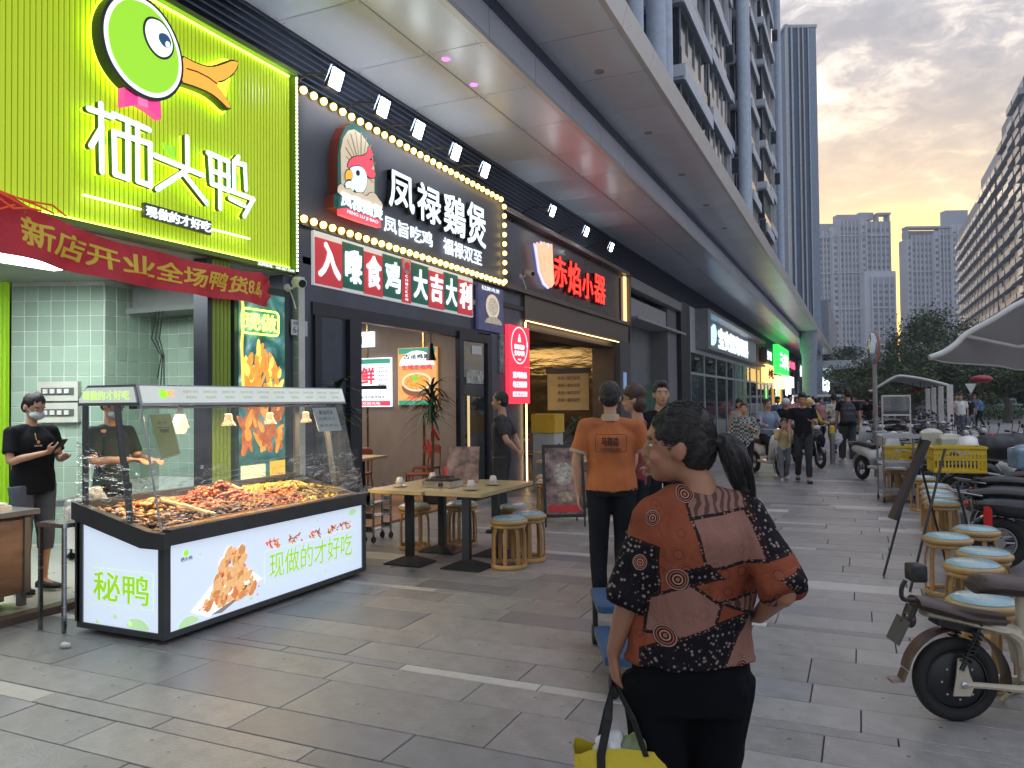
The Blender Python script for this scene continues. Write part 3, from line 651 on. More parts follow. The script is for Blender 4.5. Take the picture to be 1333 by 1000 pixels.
# electric boxes on the tiled wall
dW = Vector((.92, .41, 0)).normalized(); nW = Vector((.41, -.92, 0)).normalized()
fW = lambda u, v, w: tuple(Vector((-8.80, 5.71, 0))+dW*u+nW*w+Vector((0, 0, v)))
bx = thing('fuse_box', 'two stacked cream fuse boxes with open slots on the tiled wall', 'fuse box', fW(.5, 1.45, 0))
for z_ in (1.42, 1.66):
    MB().rect(.35, .80, z_, z_+.22, .01, .08, fW).obj('housing', M('cream_plastic', (.62, .63, .58), .4), bx, world=True)
    MB().rect(.39, .76, z_+.07, z_+.15, .081, .09, fW).obj('slot', M('slot_grey', (.12, .13, .13), .5), bx, world=True)
    q = MB()
    for i in range(4): q.rect(.42+i*.08, .47+i*.08, z_+.085, z_+.135, .091, .105, fW, 0)
    q.obj('switch', white_p, bx, world=True)
# floor scale / machine
mc = thing('kitchen_machine', 'white wheeled kitchen machine with a small dark screen by the tiled wall', 'machine', (-7.4, 5.6, 0))
MB().cbox((-7.25, 5.55, .37), (.42, .34, .42), rot=(0, 0, .42), bev=.04).obj('body', white_p, mc, world=True)
MB().cbox((-7.25, 5.55, .62), (.52, .42, .06), rot=(0, 0, .42)).obj('lid', steel_d, mc, world=True)
MB().rect(.0, .2, .42, .53, 0, .012, lambda u, v, w: (-7.27+u*.91+w*.41, 5.30+u*.41-w*.91, v)).obj('screen', E('lit_blue_screen', (.05, .12, .3), .8), mc, world=True)
for sx in (-1, 1):
    MB().lathe([(.035, -.02), (.035, .02)], (-7.25+sx*.16, 5.5+sx*.07, .065), 10, axis='x').tube([(-7.25+sx*.16, 5.5+sx*.07, .07), (-7.25+sx*.16, 5.5+sx*.07, .17)], .012, 6).obj('caster', black_pl, mc, world=True)
# wooden counter
ct = thing('wooden_counter', 'low brown wooden counter with a steel top at the left edge', 'counter', (-5.9, 3.4, 0))
wood_d = M('counter_wood', (.17, .115, .085), .5, var=.45, vs=2.2, stretch=(1, .6, 3), bump=.2)
MB().box(-6.3, -5.95, 2.3, 4.02, .16, .76).obj('body', wood_d, ct, world=True)
MB().box(-6.34, -5.9, 2.25, 4.06, .76, .80).obj('top', steel_d, ct, world=True)
for (x_, y_) in ((-5.99, 3.97), (-6.26, 3.97), (-5.99, 2.4), (-6.26, 2.4)): MB().box(x_-.025, x_+.025, y_-.025, y_+.025, .055, .16).obj('leg', steel_d, ct, world=True)
MB().box(-5.949, -5.935, 3.96, 4.0, .16, .76).obj('edge_strip', steel_d, ct, world=True)
pr_ = thing('receipt_tray', 'white paper tray on the wooden counter', 'tray', (-6.1, 3.72, .8)); MB().box(-6.25, -6.0, 3.5, 3.9, .80, .84).obj('tray', white_p, pr_, world=True); MB().box(-6.24, -6.02, 3.52, 3.88, .845, .86).obj('paper', white_p, pr_, world=True)

# ---- the lime sign
sg = thing('duck_shop_sign', 'huge backlit lime fluted sign with green duck head and white characters', 'sign', (SX-.1, 4, 3.05))
fl = M('lime_fluted_sign_face', (.40, .55, .03), .3, var=.06, es=.36, ec=(.58, .76, .02))
fluted(sg, (SX-.03, .8, 0), (0, 1, 0), (1, 0, 0), 5.98, 3.10, 5.22, [fl, M('lime_sign_shaded_groove', (.19, .28, .02), .4, es=.18, ec=(.50, .68, .02))], 'fluted_face', p=.046, dep=.024)  # grooves coloured darker than the ridges, shade put into the material
MB().box(SX-.12, SX-.035, .8, 6.8, 3.08, 5.24).obj('box', limed, sg, world=True)
q = MB().box(SX-.12, SX+.06, .8, 6.83, 5.24, 5.29).box(SX-.12, SX+.06, 6.79, 6.83, 3.03, 5.24).box(SX-.12, SX+.06, .8, 6.83, 3.03, 3.075)
q.obj('frame', M('lime_sign_frame', (.2, .3, .05), .4), sg, world=True)
MB().box(SX+.0, SX+.02, .8, 6.74, 5.205, 5.22).box(SX+.0, SX+.02, .8, 6.74, 3.085, 3.1).obj('edge_strip_light', led_y, sg, world=True)
q = MB()
for i in range(52): q.cbox((SX+.065, 6.81, 3.07+i*.0418), (.012, .02, .022))
stuff(q.obj('dot_light', E('lit_pale_lime_dot', (.85, 1, .55), 3), sg, world=True))
FS = FX(SX, 0, 0)
def halo(name, pl, mt, par, w0=.07, d=.05, hm=halo_e, grow=0.0):
    MB().prism(pl, w0, w0+d, FS).obj(name, mt, par, world=True)
def grow(pl, g):
    cx_ = sum(p[0] for p in pl)/len(pl); cy_2 = sum(p[1] for p in pl)/len(pl); out = []
    for x_, y_ in pl:
        v_ = Vector((x_-cx_, y_-cy_2)); l = v_.length; out.append((cx_+v_.x*(l+g)/l, cy_2+v_.y*(l+g)/l))
    return out
def smoothp(pl, it=2):
    for _ in range(it):
        out = []
        for i in range(len(pl)):
            a = Vector(pl[i]); b = Vector(pl[(i+1) % len(pl)]); out += [tuple(a*.75+b*.25), tuple(a*.25+b*.75)]
        pl = out
    return pl
dk_line = M('sign_outline_dark', (.03, .05, .05), .4)
headg = E('lit_green_duck_face', (.33, .74, .04), .58)
hp = smoothp(D['head']); em = thing('duck_head_logo', 'round green duck head with orange beak and pink bow above the white characters', 'logo', (SX, 4.7, 4.2))
halo('rim', grow(hp, .035), dk_line, em, .07, .11)
halo('face_edge', grow(hp, .008), wht_e, em, .181, .004); halo('face', grow(hp, -.028), headg, em, .186, .005)
halo('back_glow', grow(hp, .045), halo_e, em, .055, .006)
bp_ = smoothp(D['beak'], 1); halo('beak_rim', grow(bp_, .0), dk_line, em, .06, .09)
cxs = [(x_, y_) for x_, y_ in bp_]; bi_ = []
for i, (x_, y_) in enumerate(bp_):
    a = Vector(bp_[i-1]); b = Vector(bp_[(i+1) % len(bp_)]); t_ = (b-a).normalized(); bi_.append((x_-t_.y*.014*(-1 if True else 1)*-1, y_+t_.x*.014*-1*-1))
ar_ = lambda pl: sum(pl[i][0]*pl[(i+1) % len(pl)][1]-pl[(i+1) % len(pl)][0]*pl[i][1] for i in range(len(pl)))
def inset(pl, g):
    s_ = 1 if ar_(pl) > 0 else -1; out = []
    for i in range(len(pl)):
        a = Vector(pl[i-1]); b = Vector(pl[(i+1) % len(pl)]); t_ = (b-a).normalized(); out.append((pl[i][0]-t_.y*g*s_, pl[i][1]+t_.x*g*s_))
    return out
halo('beak', inset(bp_, .016), E('lit_orange_beak', (.95, .36, .05), .8), em, .152, .006)
halo('beak_glow', inset(bp_, -.03), halo_e, em, .045, .006)
for i in range(3): MB().prism(ln(D['beakline'][i], D['beakline'][i+1], .012), .159, .163, FS).obj('beak_line', dk_line, em, world=True)
halo('bow', D['bow'], E('lit_pink_bow', (.85, .06, .26), .7), em, .06, .08); halo('bow_knot', D['bowk'], E('lit_pink_bow_knot', (.95, .16, .36), .8), em, .142, .012)
halo('eye_rim', grow(smoothp(D['eye']), .02), dk_line, em, .192, .004); halo('eye', smoothp(D['eye']), wht_e, em, .197, .004)
halo('pupil', smoothp(D['pupil']), E('lit_dark_blue_pupil', (.03, .10, .22), .4), em, .202, .004); halo('glint', smoothp(D['glint']), wht_e, em, .207, .003)
groups = [('sign_character', 'white rounded lit character at the left of the lime sign', range(0, 5)), ('sign_character', 'white lit character with crossing strokes in the middle of the lime sign', range(5, 8)), ('sign_character', 'white lit character at the right end of the lime sign', range(8, 15))]
for nm, lb, rg in groups:
    ch = thing(nm, lb, 'sign letter', (SX, D['strokes'][rg[0]][0][0], 3.5)); q = MB(); h = MB(); h2 = MB()
    for si in rg:
        st = D['strokes'][si]
        for a, b in zip(st, st[1:]):
            dz = .0006*(len(q.v) % 7)
            q.prism(ln(a, b, .050), .147+dz, .15+dz, FS); h2.prism(ln(a, b, .048), .10+dz, .146+dz, FS); h.prism(ln(a, b, .040), .07+dz, .076+dz, FS)
    q.obj('face', lett_e, ch, world=True); h.obj('back_glow', halo_e, ch, world=True); h2.obj('letter_side', M('letter_side_green', (.10, .16, .05), .5), ch, world=True)
lf = thing('leaf_ornament', 'small green leaves tucked between the white sign characters', 'ornament', (SX, 5, 3.8))
for nm in ('leaf1', 'leaf2', 'leaf3', 'leaf4'): MB().prism(smoothp(D[nm], 1), .08, .1, FS).obj('leaf', headg, lf, world=True)
st_ = thing('sign_strapline', 'small white words on a dark bar below the lime sign characters', 'sign', (SX, 5.1, 3.2))
MB().prism([(4.786, 3.355), (5.544, 3.347), (5.54, 3.215), (4.786, 3.23)], .05, .09, FS).obj('bar', M('dark_bar', (.06, .07, .06), .4), st_, world=True)
text('lettering', '现做的才好吃', 4.80, 5.53, 3.235, 3.335, .091, .012, FS, lett_e, st_, bold=.01)
MB().prism(ln((4.231, 3.289), (4.77, 3.294), .014), .05, .065, FS).prism(ln((5.56, 3.282), (6.078, 3.285), .014), .05, .065, FS).obj('line_light', E('lit_pale_lime_line', (.85, 1, .3), 4), st_, world=True)
text('phone_lettering', '品牌热线：400-867-5599', 6.2, 6.76, 3.036, 3.072, .061, .004, FS, wht_e, sg)

# ---- red grand-opening banner sagging below the sign
bn = thing('opening_banner', 'creased red cloth banner with yellow characters slung under the lime sign', 'banner', (SX+.1, 4.6, 2.9))
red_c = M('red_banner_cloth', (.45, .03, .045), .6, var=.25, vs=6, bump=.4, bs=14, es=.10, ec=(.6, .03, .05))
top = [(3.2, 3.20), (3.7, 3.12), (4.1, 3.0), (4.55, 2.955), (5.1, 2.94), (5.5, 2.93), (5.95, 2.935), (6.2, 2.95), (6.33, 2.91)]
bot = [(3.2, 2.72), (3.7, 2.70), (4.05, 2.66), (4.55, 2.63), (5.1, 2.62), (5.5, 2.62), (5.95, 2.63), (6.17, 2.62), (6.26, 2.6)]
NU, NV = 70, 8
def lerp_tab(tb_, t):
    k_ = t*(len(tb_)-1); i = min(int(k_), len(tb_)-2); f_ = k_-i; a, b = tb_[i], tb_[i+1]; return (a[0]+(b[0]-a[0])*f_, a[1]+(b[1]-a[1])*f_)
def bpt(t, s_, off=0):
    a = lerp_tab(top, t); b = lerp_tab(bot, t); y_ = a[0]+(b[0]-a[0])*s_; z_ = a[1]+(b[1]-a[1])*s_
    edge = (1-min(1, min(t, 1-t)*9)); x_ = SX+.10+.025*math.sin(t*31+s_*3)+.03*noise.noise(Vector((t*9, s_*2, 0)))+edge*.03*math.sin(s_*17+t*60)
    return (x_+off, y_, z_)
q = MB(); q.v = [bpt(i/NU, j/NV) for i in range(NU+1) for j in range(NV+1)]+[bpt(i/NU, j/NV, -.004) for i in range(NU+1) for j in range(NV+1)]
off = (NU+1)*(NV+1)
for i in range(NU):
    for j in range(NV):
        a = i*(NV+1)+j; q.f += [(a, a+NV+1, a+NV+2, a+1), (off+a, off+a+1, off+a+NV+2, off+a+NV+1)]; q.m += [0, 0]
for i in range(NU): a = i*(NV+1); q.f += [(a, off+a, off+a+NV+1, a+NV+1), (a+NV, a+2*NV+1, off+a+2*NV+1, off+a+NV)]; q.m += [0, 0]
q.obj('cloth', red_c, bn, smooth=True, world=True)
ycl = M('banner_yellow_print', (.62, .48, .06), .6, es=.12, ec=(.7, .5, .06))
bfr = lambda u, v, w: bpt(u, 1-v, w)
tt = text('print', '新店开业全场鸭货8.8', .13, .875, .24, .80, .006, 0, bfr, ycl, bn, bold=.02)
text('print', '折', .885, .925, .25, .5, .006, 0, bfr, ycl, bn, bold=.015)
q = MB()
for k_ in range(5):
    y_ = 3.2+.1*k_; q.tube([(SX+.14, y_, 3.2-.02*k_), (SX+.2, y_+.12, 3.1), (SX+.16, y_+.3, 3.0+.03*k_), (SX+.15, y_+.42, 3.06)], .008, 5)
q.obj('tie_string', M('red_string', (.6, .08, .03), .5, es=.2, ec=(.9, .12, .03)), bn, world=True)

# ---- picture board with neon frame
pb = thing('chicken_picture_board', 'tall dark green lit board with golden roast meat picture and neon characters', 'lightbox', (SX, 6.3, 0))
pic = bpy.data.materials.new('smoky_teal_print'); pic.use_nodes = True; t_ = pic.node_tree; b_ = t_.nodes['Principled BSDF']
tx = N(t_, 'ShaderNodeTexCoord'); nz = N(t_, 'ShaderNodeTexNoise'); nz.inputs['Scale'].default_value = 2.4; nz.inputs['Detail'].default_value = 7; nz.inputs['Distortion'].default_value = 1.4
L(t_, tx.outputs['Object'], nz.inputs['Vector'])
c_ = ramp(t_, nz.outputs[0], [(.35, (.008, .05, .045)), (.5, (.03, .12, .11)), (.62, (.12, .25, .26)), (.75, (.4, .55, .55))])
L(t_, c_, b_.inputs['Base Color']); L(t_, c_, b_.inputs['Emission Color']); b_.inputs['Emission Strength'].default_value = .8
MB().box(SX-.06, SX+.0, 5.93, 6.74, .45, 2.84).obj('frame', M('dark_green_frame', (.02, .06, .04), .4), pb, world=True)
MB().box(SX+.0, SX+.012, 5.985, 6.66, .5, 2.76).obj('print', pic, pb, world=True)
FP = FX(SX+.012, 0, 0)
amb = M('roast_meat_print', (.75, .24, .03), .4, var=.6, vs=9, c2=(.95, .60, .12), es=.75, ec=(.8, .28, .04)); amb2 = M('roast_meat_dark_print', (.38, .08, .02), .4, var=.5, vs=12, c2=(.8, .26, .08), es=.55, ec=(.55, .13, .04))
yel = E('lit_yellow_print', (.95, .62, .12), .9)
rmt = random.Random(9)
def fblob(cx_, cz, a, b, th, w, mt, nm):
    pl = [(cx_+a*math.cos(t)*math.cos(th)*(1+.3*math.cos(t))-b*math.sin(t)*math.sin(th), cz+a*math.cos(t)*math.sin(th)*(1+.3*math.cos(t))+b*math.sin(t)*math.cos(th)) for t in [2*PI*i/12 for i in range(12)]]
    return MB().prism(pl, w, w+.0006, FP)
mA, mB_, mC = MB(), MB(), MB()
for i in range(60):
    t_v = rmt.random(); x_ = rmt.uniform(6.06, 6.58); z_ = 1.72+t_v*.5*(1-abs(x_-6.3)*2.2)
    k_m = fblob(x_, z_, rmt.uniform(.05, .11), rmt.uniform(.02, .045), rmt.uniform(.9, 2.2), .002+i*.00008, None, ''); (mA if i % 3 else mB_).add(k_m.v, k_m.f)
for i in range(70):
    x_ = rmt.uniform(6.03, 6.6); z_ = rmt.uniform(1.15, 1.7); k_m = fblob(x_, z_, rmt.uniform(.06, .14), rmt.uniform(.02, .05), rmt.uniform(.4, 2.4), .002+i*.00008, None, ''); (mC if i % 3 else mA).add(k_m.v, k_m.f)
stuff(mA.obj('meat_print', amb, pb, world=True, fix=False)); stuff(mB_.obj('golden_print', yel, pb, world=True, fix=False)); stuff(mC.obj('roast_print', amb2, pb, world=True, fix=False))
MB().rect(6.0, 6.35, .6, .98, 0, .006, FP).obj('menu_print', M('pale_yellow_menu', (.8, .74, .4), .5, var=.4, vs=30, es=.8, ec=(.85, .8, .45)), pb, world=True)
MB().rect(6.42, 6.65, .72, 1.0, .001, .008, FP).obj('price_print', E('lit_amber_print', (.9, .5, .06), .7), pb, world=True)
text('price_lettering', '10元', 6.44, 6.62, .76, .86, .009, .002, FP, red_sign, pb)
pr2 = MB()
for i in range(24): pr2.prism(ln((6.0+.028*i % .66, 2.3-.02*i), (6.02+.028*i % .66, 2.1-.03*i), .006), .02, .022, FP)
for p_ in ([(6.0, 2.74), (6.03, 2.5), (6.0, 2.2), (6.02, 1.8)],):
    for a, b in zip(p_, p_[1:]): MB().prism(ln(a, b, .035), .014, .018, FP).obj('oil_drip_print', yel, pb, world=True)
ne = thing('neon_sign', 'yellow green neon characters in a rounded neon frame on the picture board', 'neon sign', (SX, 6.26, 2.44))
q = MB(); rr_ = rrect(5.995, 6.53, 2.325, 2.575, .05); rr_.append(rr_[0]); q.tube([(SX+.04, a, b) for a, b in rr_], .009, 6, cap=False)
q.obj('neon_tube', led_y, ne, world=True)
text('neon_lettering', '现做', 6.03, 6.50, 2.36, 2.54, .03, .012, FS, led_y, ne, bold=-.006)

# ---- security cameras
def cctv(x, y, z, lb):
    c = thing('security_camera', lb, 'camera', (x, y, z), group='bullet cameras on the shop fronts')
    MB().lathe([(.05, -.01), (.055, .0), (.055, .17), (.045, .18)], (0, 0, 0), 12, rot=(0, PI/2+.25, -.5)).obj('housing', white_p, c, smooth=True)
    MB().lathe([(.042, .18), (.042, .186)], (0, 0, 0), 12, rot=(0, PI/2+.25, -.5)).obj('lens', black_pl, c)
    MB().tube([(-.12, 0, -.06), (-.06, 0, -.07), (.03, -.02, -.03)], .016, 7).lathe([(.045, -.015), (.045, .01)], (-.12, 0, -.06), 10, axis='x').obj('bracket', white_p, c)
    MB().tube([(-.1, .01, -.07), (-.06, .03, -.2), (-.02, .02, -.3)], .008, 5).obj('cable', white_p, c)
    return c
cctv(SX+.12, 6.72, 2.93, 'white bullet camera under the right corner of the lime sign')
cctv(SX+.14, 13.1, 3.97, 'small white bullet camera between the bulb sign and red character sign')
pl_ = thing('unit_number_plate', 'small white unit number plate 6-3 on the dark pillar', 'sign', (SX, 6.9, 2.45))
MB().box(SX+.0, SX+.012, 6.775, 7.04, 2.36, 2.53).obj('plate', M('white_plate', (.62, .66, .72), .4), pl_, world=True)
text('plate_lettering', '宝安大道', 6.80, 6.95, 2.475, 2.51, .013, .001, FS, darker, pl_); text('plate_lettering', '6-3', 6.80, 6.92, 2.385, 2.455, .013, .001, FS, darker, pl_)
# =============================================================== shop 2: chicken pot restaurant
s2 = thing('chicken_restaurant', 'open dark fronted chicken pot restaurant with brown walls and lit pictures inside', 'restaurant', (-5.75, 8, 0))
floor_w = M('orange_brown_floor', (.30, .17, .09), .35, var=.15, vs=2, dirt=.2)
room(s2, '', -12.9, -5.76, 7.05, 12.32, 3.2, None, floor_w, M('restaurant_ceiling', (.55, .52, .5), .6), .02)
MB().box(-12.9, -5.9, 12.32, 12.45, 0, 3.2).box(-12.9, -12.8, 7.05, 12.32, 0, 3.2).obj('interior_wall', conc, s2, world=True)
for x_ in (-7.32, -8.55, -9.9): MB().box(x_, x_+.03, 12.30, 12.318, .02, 3.19).obj('gold_trim', M('brass_trim', (.6, .42, .18), .25, metal=1), s2, world=True)
MB().box(-12.9, -5.9, 6.95, 7.04, 0, 3.2).obj('party_wall', dark, s2, world=True)
for x_ in (-7.6, -9.6):
    for y_ in (8.6, 10.4): MB().box(x_-.6, x_+.6, y_-.07, y_+.07, 3.17, 3.195).obj('ceiling_light', E('lit_tube', (1, .9, .78), 8), s2, world=True)
lamp('ceiling_glow', s2, (-8.4, 9.8, 3.1), (3, 3), 85, (1, .86, .72))
# front: header, posts, glazing
MB().box(-6.0, -5.78, 7.05, 12.42, 2.76, 5.12).obj('header', dark, s2, world=True)
MB().box(-5.86, -5.74, 7.2, 11.4, 2.63, 2.78).obj('door_head', darker, s2, world=True)
MB().box(-5.84, -5.70, 7.86, 8.10, 0, 2.63).obj('post', darker, s2, world=True)
MB().box(-5.80, -5.72, 7.22, 7.34, 0, 2.63).obj('side_post', darker, s2, world=True)
gp = MB().box(-5.77, -5.76, 7.34, 7.86, .08, 2.62).obj('glass_pane', g_clear, s2, world=True)
MB().box(-5.8, -5.72, 7.34, 7.86, 0, .1).obj('bottom_rail', darker, s2, world=True)
# glass door leaf folded open beside the red lightboxes
dr = thing('glass_door', 'dark framed glass door leaf with stickers standing open beside the waiter', 'door', (-5.7, 11.2, 0))
q = MB().box(-5.78, -5.70, 10.72, 10.86, .02, 2.72).box(-5.78, -5.70, 11.72, 11.88, .02, 2.72).box(-5.78, -5.70, 10.86, 11.72, 2.58, 2.72).box(-5.78, -5.70, 10.86, 11.72, .02, .2)
q.obj('frame', darker, dr, world=True)
MB().box(-5.75, -5.74, 10.86, 11.72, .2, 2.58).obj('glass', g_dark, dr, world=True)
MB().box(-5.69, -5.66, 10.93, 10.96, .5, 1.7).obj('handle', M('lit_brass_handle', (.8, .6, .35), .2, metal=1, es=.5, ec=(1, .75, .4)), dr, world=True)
MB().box(-5.738, -5.733, 11.0, 11.6, 1.9, 2.12).obj('sticker', M('door_sticker_print', (.45, .5, .55), .5, var=.8, vs=14, c2=(.75, .78, .7)), dr, world=True)
MB().box(-5.738, -5.733, 11.2, 11.55, 2.38, 2.52).obj('sticker', white_p, dr, world=True)
MB().box(-6.0, -5.72, 11.88, 12.44, 0, 2.76).obj('pillar', dark, s2, world=True)
# bulb sign
cs = thing('bulb_framed_sign', 'grey chicken pot sign framed by round yellow bulbs', 'sign', (SX, 9.6, 3.6))
signg = M('blue_grey_sign_face', (.125, .14, .185), .45, var=.1, vs=.8)
q = MB(); pr_p = [(6.86, 3.62), (12.42, 3.62), (12.42, 5.06), (12.3, 5.18), (6.86, 5.18)]; q.prism(pr_p, -.12, .0, FS); q.obj('board', signg, cs, world=True)
bpts = [(6.95+.1815*i, 5.13) for i in range(30)]+[(12.34, 5.03-.165*i) for i in range(9)]+[(6.95+.172*i, 3.675) for i in range(32)]
bm_ = None; rim_ = None
for (y_, z_) in bpts:
    if bm_ is None:
        o1 = MB().ell((0, 0, 0), (.04, .043, .043), 10, 6).obj('bulb', bulb_e, cs, smooth=True); bm_ = o1.data
    else:
        o1 = bpy.data.objects.new('bulb', bm_); col.objects.link(o1); o1.parent = cs
    o1.location = (.045, y_-9.6, z_-3.6)
q = MB()
for (y_, z_) in bpts: q.lathe([(.05, .0), (.045, .02)], (SX+.002, y_, z_), 8, axis='x')
stuff(q.obj('bulb_socket', M('brass_socket', (.35, .25, .1), .35, metal=.8), cs, world=True))
inkd = M('letter_side_dark', (.03, .035, .05), .5)
for s_, y0, y1, z0, z1, ext in (('凤', 8.61, 9.25, 4.20, 4.70, 0), ('禄', 9.33, 10.0, 4.18, 4.72, 0), ('鷄', 10.08, 10.78, 4.15, 4.76, 0), ('煲', 10.84, 11.5, 4.12, 4.80, 0)):
    text('big_character', s_, y0, y1, z0, z1, .086, .006, FS, lett_e, cs, bold=.014)
    text('character_backing', s_, y0, y1, z0, z1, .01, .075, FS, inkd, cs, bold=.014)
text('small_lettering', '凤旨吃鸡', 8.57, 9.84, 3.86, 4.08, .03, .006, FS, lett_e, cs, bold=.018)
text('small_lettering', '福禄双至', 10.16, 11.46, 3.84, 4.09, .03, .006, FS, lett_e, cs, bold=.018)
# emblem
eb = thing('rooster_emblem', 'arched green and cream rooster crest with red ribbon left of the white characters', 'logo', (SX, 7.9, 4.3))
arch_g = M('emblem_green', (.03, .16, .14), .45, es=.15, ec=(.04, .22, .2)); cream = M('emblem_cream', (.72, .62, .45), .5, es=.4, ec=(.8, .68, .5))
MB().prism(D['arch'], .0, .13, FS).obj('side', M('emblem_red_side', (.28, .06, .05), .5), eb, world=True)
MB().prism(D['arch'], .131, .14, FS).obj('green_plate', arch_g, eb, world=True)
MB().prism(D['cream'], .141, .146, FS).obj('sunburst', cream, eb, world=True)
q = MB(); c0 = Vector((7.9, 4.45))
for i in range(15):
    a = -.25+PI*1.15*i/14; p1 = c0+Vector((math.cos(a)*.1, math.sin(a)*.1)); r_ = .29+.19*max(0, math.sin(a))**1.2; p2 = c0+Vector((math.cos(a)*r_*.95, math.sin(a)*r_)); q.prism(ln(p1, p2, .012+.008*(i % 2)), .147, .149, FS)
stuff(q.obj('ray', M('emblem_tan_ray', (.55, .4, .22), .5), eb, world=True))
inkl = M('emblem_ink', (.03, .06, .09), .5)
def layer(pl, w, mt, nm, g=.012, it=1):
    p = smoothp(pl, it) if it else pl
    MB().prism(inset(p, -g), w, w+.003, FS).obj(nm+'_outline', inkl, eb, world=True); MB().prism(p, w+.0035, w+.008, FS).obj(nm, mt, eb, world=True)
E('lit_coral', (.85, .08, .12), .75); E('lit_pale_blue', (.62, .8, .88), .8)
layer(D['comb'], .15, MATS['lit_coral'], 'comb'); layer(D['hd'], .16, MATS['lit_pale_blue'], 'head'); layer(D['bk'], .17, E('lit_beak_orange', (.85, .42, .05), .7), 'beak'); layer(D['wat'], .165, MATS['lit_pale_blue'], 'wattle')
MB().prism(smoothp(D['ceye'], 1), .17, .175, FS).obj('eye', inkl, eb, world=True)
layer(D['cloud'], .18, cream, 'cloud', .008, 2)
MB().prism([(7.38, 4.02), (8.31, 4.06), (8.30, 3.89), (7.38, 3.88)], .19, .198, FS).obj('name_plate', arch_g, eb, world=True)
text('name_lettering', '凤禄鷄煲', 7.42, 8.28, 3.915, 4.09, .199, .012, FS, lett_e, eb, bold=.02)
MB().prism(D['rib'], .15, .215, FS).obj('ribbon', MATS['lit_coral'], eb, world=True)
text('ribbon_lettering', 'FENG LU JI BAO', 7.52, 8.16, 3.835, 3.885, .216, .004, FS, lett_e, eb)
# banner of coloured blocks
bb_ = thing('slogan_board', 'white board of red and green blocks with white characters under the bulbs', 'sign', (SX-.02, 9.2, 2.97))
MB().box(SX-.07, SX-.02, 7.2, 11.22, 2.975, 3.605).obj('board', M('board_white', (.68, .72, .72), .4, es=.25, ec=(.8, .88, .9)), bb_, world=True)
rbk = M('block_red', (.62, .05, .06), .45, es=.25, ec=(.75, .05, .07)); gbk = M('block_green', (.02, .16, .11), .45, es=.12, ec=(.02, .18, .13))
chs = '入嚟食鸡_大吉大利'; BL = D['blocks']; cols_ = 'rgrg_grgr'
for i, c_ in enumerate(chs):
    y0, y1 = BL[i], BL[i+1]; up_ = (.0 if cols_[i] == 'r' else .04)
    if c_ == '_':
        MB().box(SX-.019, SX-.01, y0+.005, y1-.005, 2.985, 3.59).obj('block', rbk, bb_, world=True)
        MB().prism(circ(9.185, 3.49, .105), .0, .008, FX(SX-.009, 0, 0)).obj('badge', white_p, bb_, world=True)
        text('character', '煲', 9.12, 9.25, 3.43, 3.55, .0, .012, FX(SX-.0005, 0, 0), rbk, bb_, bold=.02)
        for j, k_ in enumerate('CHICKEN'): text('letter', k_, 9.155, 9.215, 3.335-j*.054, 3.37-j*.054, .0, .004, FX(SX-.009, 0, 0), lett_e, bb_)
    else:
        MB().box(SX-.019, SX-.01+.001*i, y0+.004, y1-.004, 2.99-up_*.0+.02*(i % 2), 3.53+up_).obj('block', rbk if cols_[i] == 'r' else gbk, bb_, world=True)
        text('character', c_, y0+.05, y1-.05, 3.08, 3.50, .0, .012, FX(SX-.0085+.001*i, 0, 0), lett_e, bb_, bold=.022)
pz = thing('menu_poster', 'small dark blue picture poster hanging right of the slogan board', 'poster', (SX, 11.8, 2.8))
MB().box(SX-.05, SX+.0, 11.38, 12.36, 2.80, 3.56).obj('board', M('poster_dark_print', (.03, .04, .12), .4, var=.8, vs=5, c2=(.1, .09, .2), es=.3, ec=(.08, .09, .2)), pz, world=True)
MB().prism(circ(11.92, 3.22, .26, .21), .001, .006, FS).obj('plate_print', cream, pz, world=True); MB().prism(circ(11.92, 3.22, .19, .15), .007, .01, FS).obj('food_print', M('noodle_print', (.4, .3, .2), .5, var=.7, vs=30, c2=(.75, .7, .6), es=.4, ec=(.6, .5, .4)), pz, world=True)
MB().prism(circ(11.95, 2.93, .33, .12, a0=0, a1=PI), .004, .008, FS).obj('bowl_print', M('bowl_print', (.3, .25, .2), .5, var=.8, vs=25, c2=(.7, .65, .5), es=.3, ec=(.6, .5, .4)), pz, world=True)
text('lettering', '招牌鸡煲', 11.5, 12.2, 3.47, 3.54, .002, .003, FS, lett_e, pz)
stp = thing('strip_banner', 'narrow vertical dark strip banner with white print beside the red lightboxes', 'banner', (SX, 12.2, 1.9))
MB().box(SX-.06, SX+.01, 12.18, 12.36, 2.1, 2.79).obj('strip', M('strip_print', (.1, .12, .16), .5, var=.9, vs=8, c2=(.5, .55, .55)), stp, world=True)
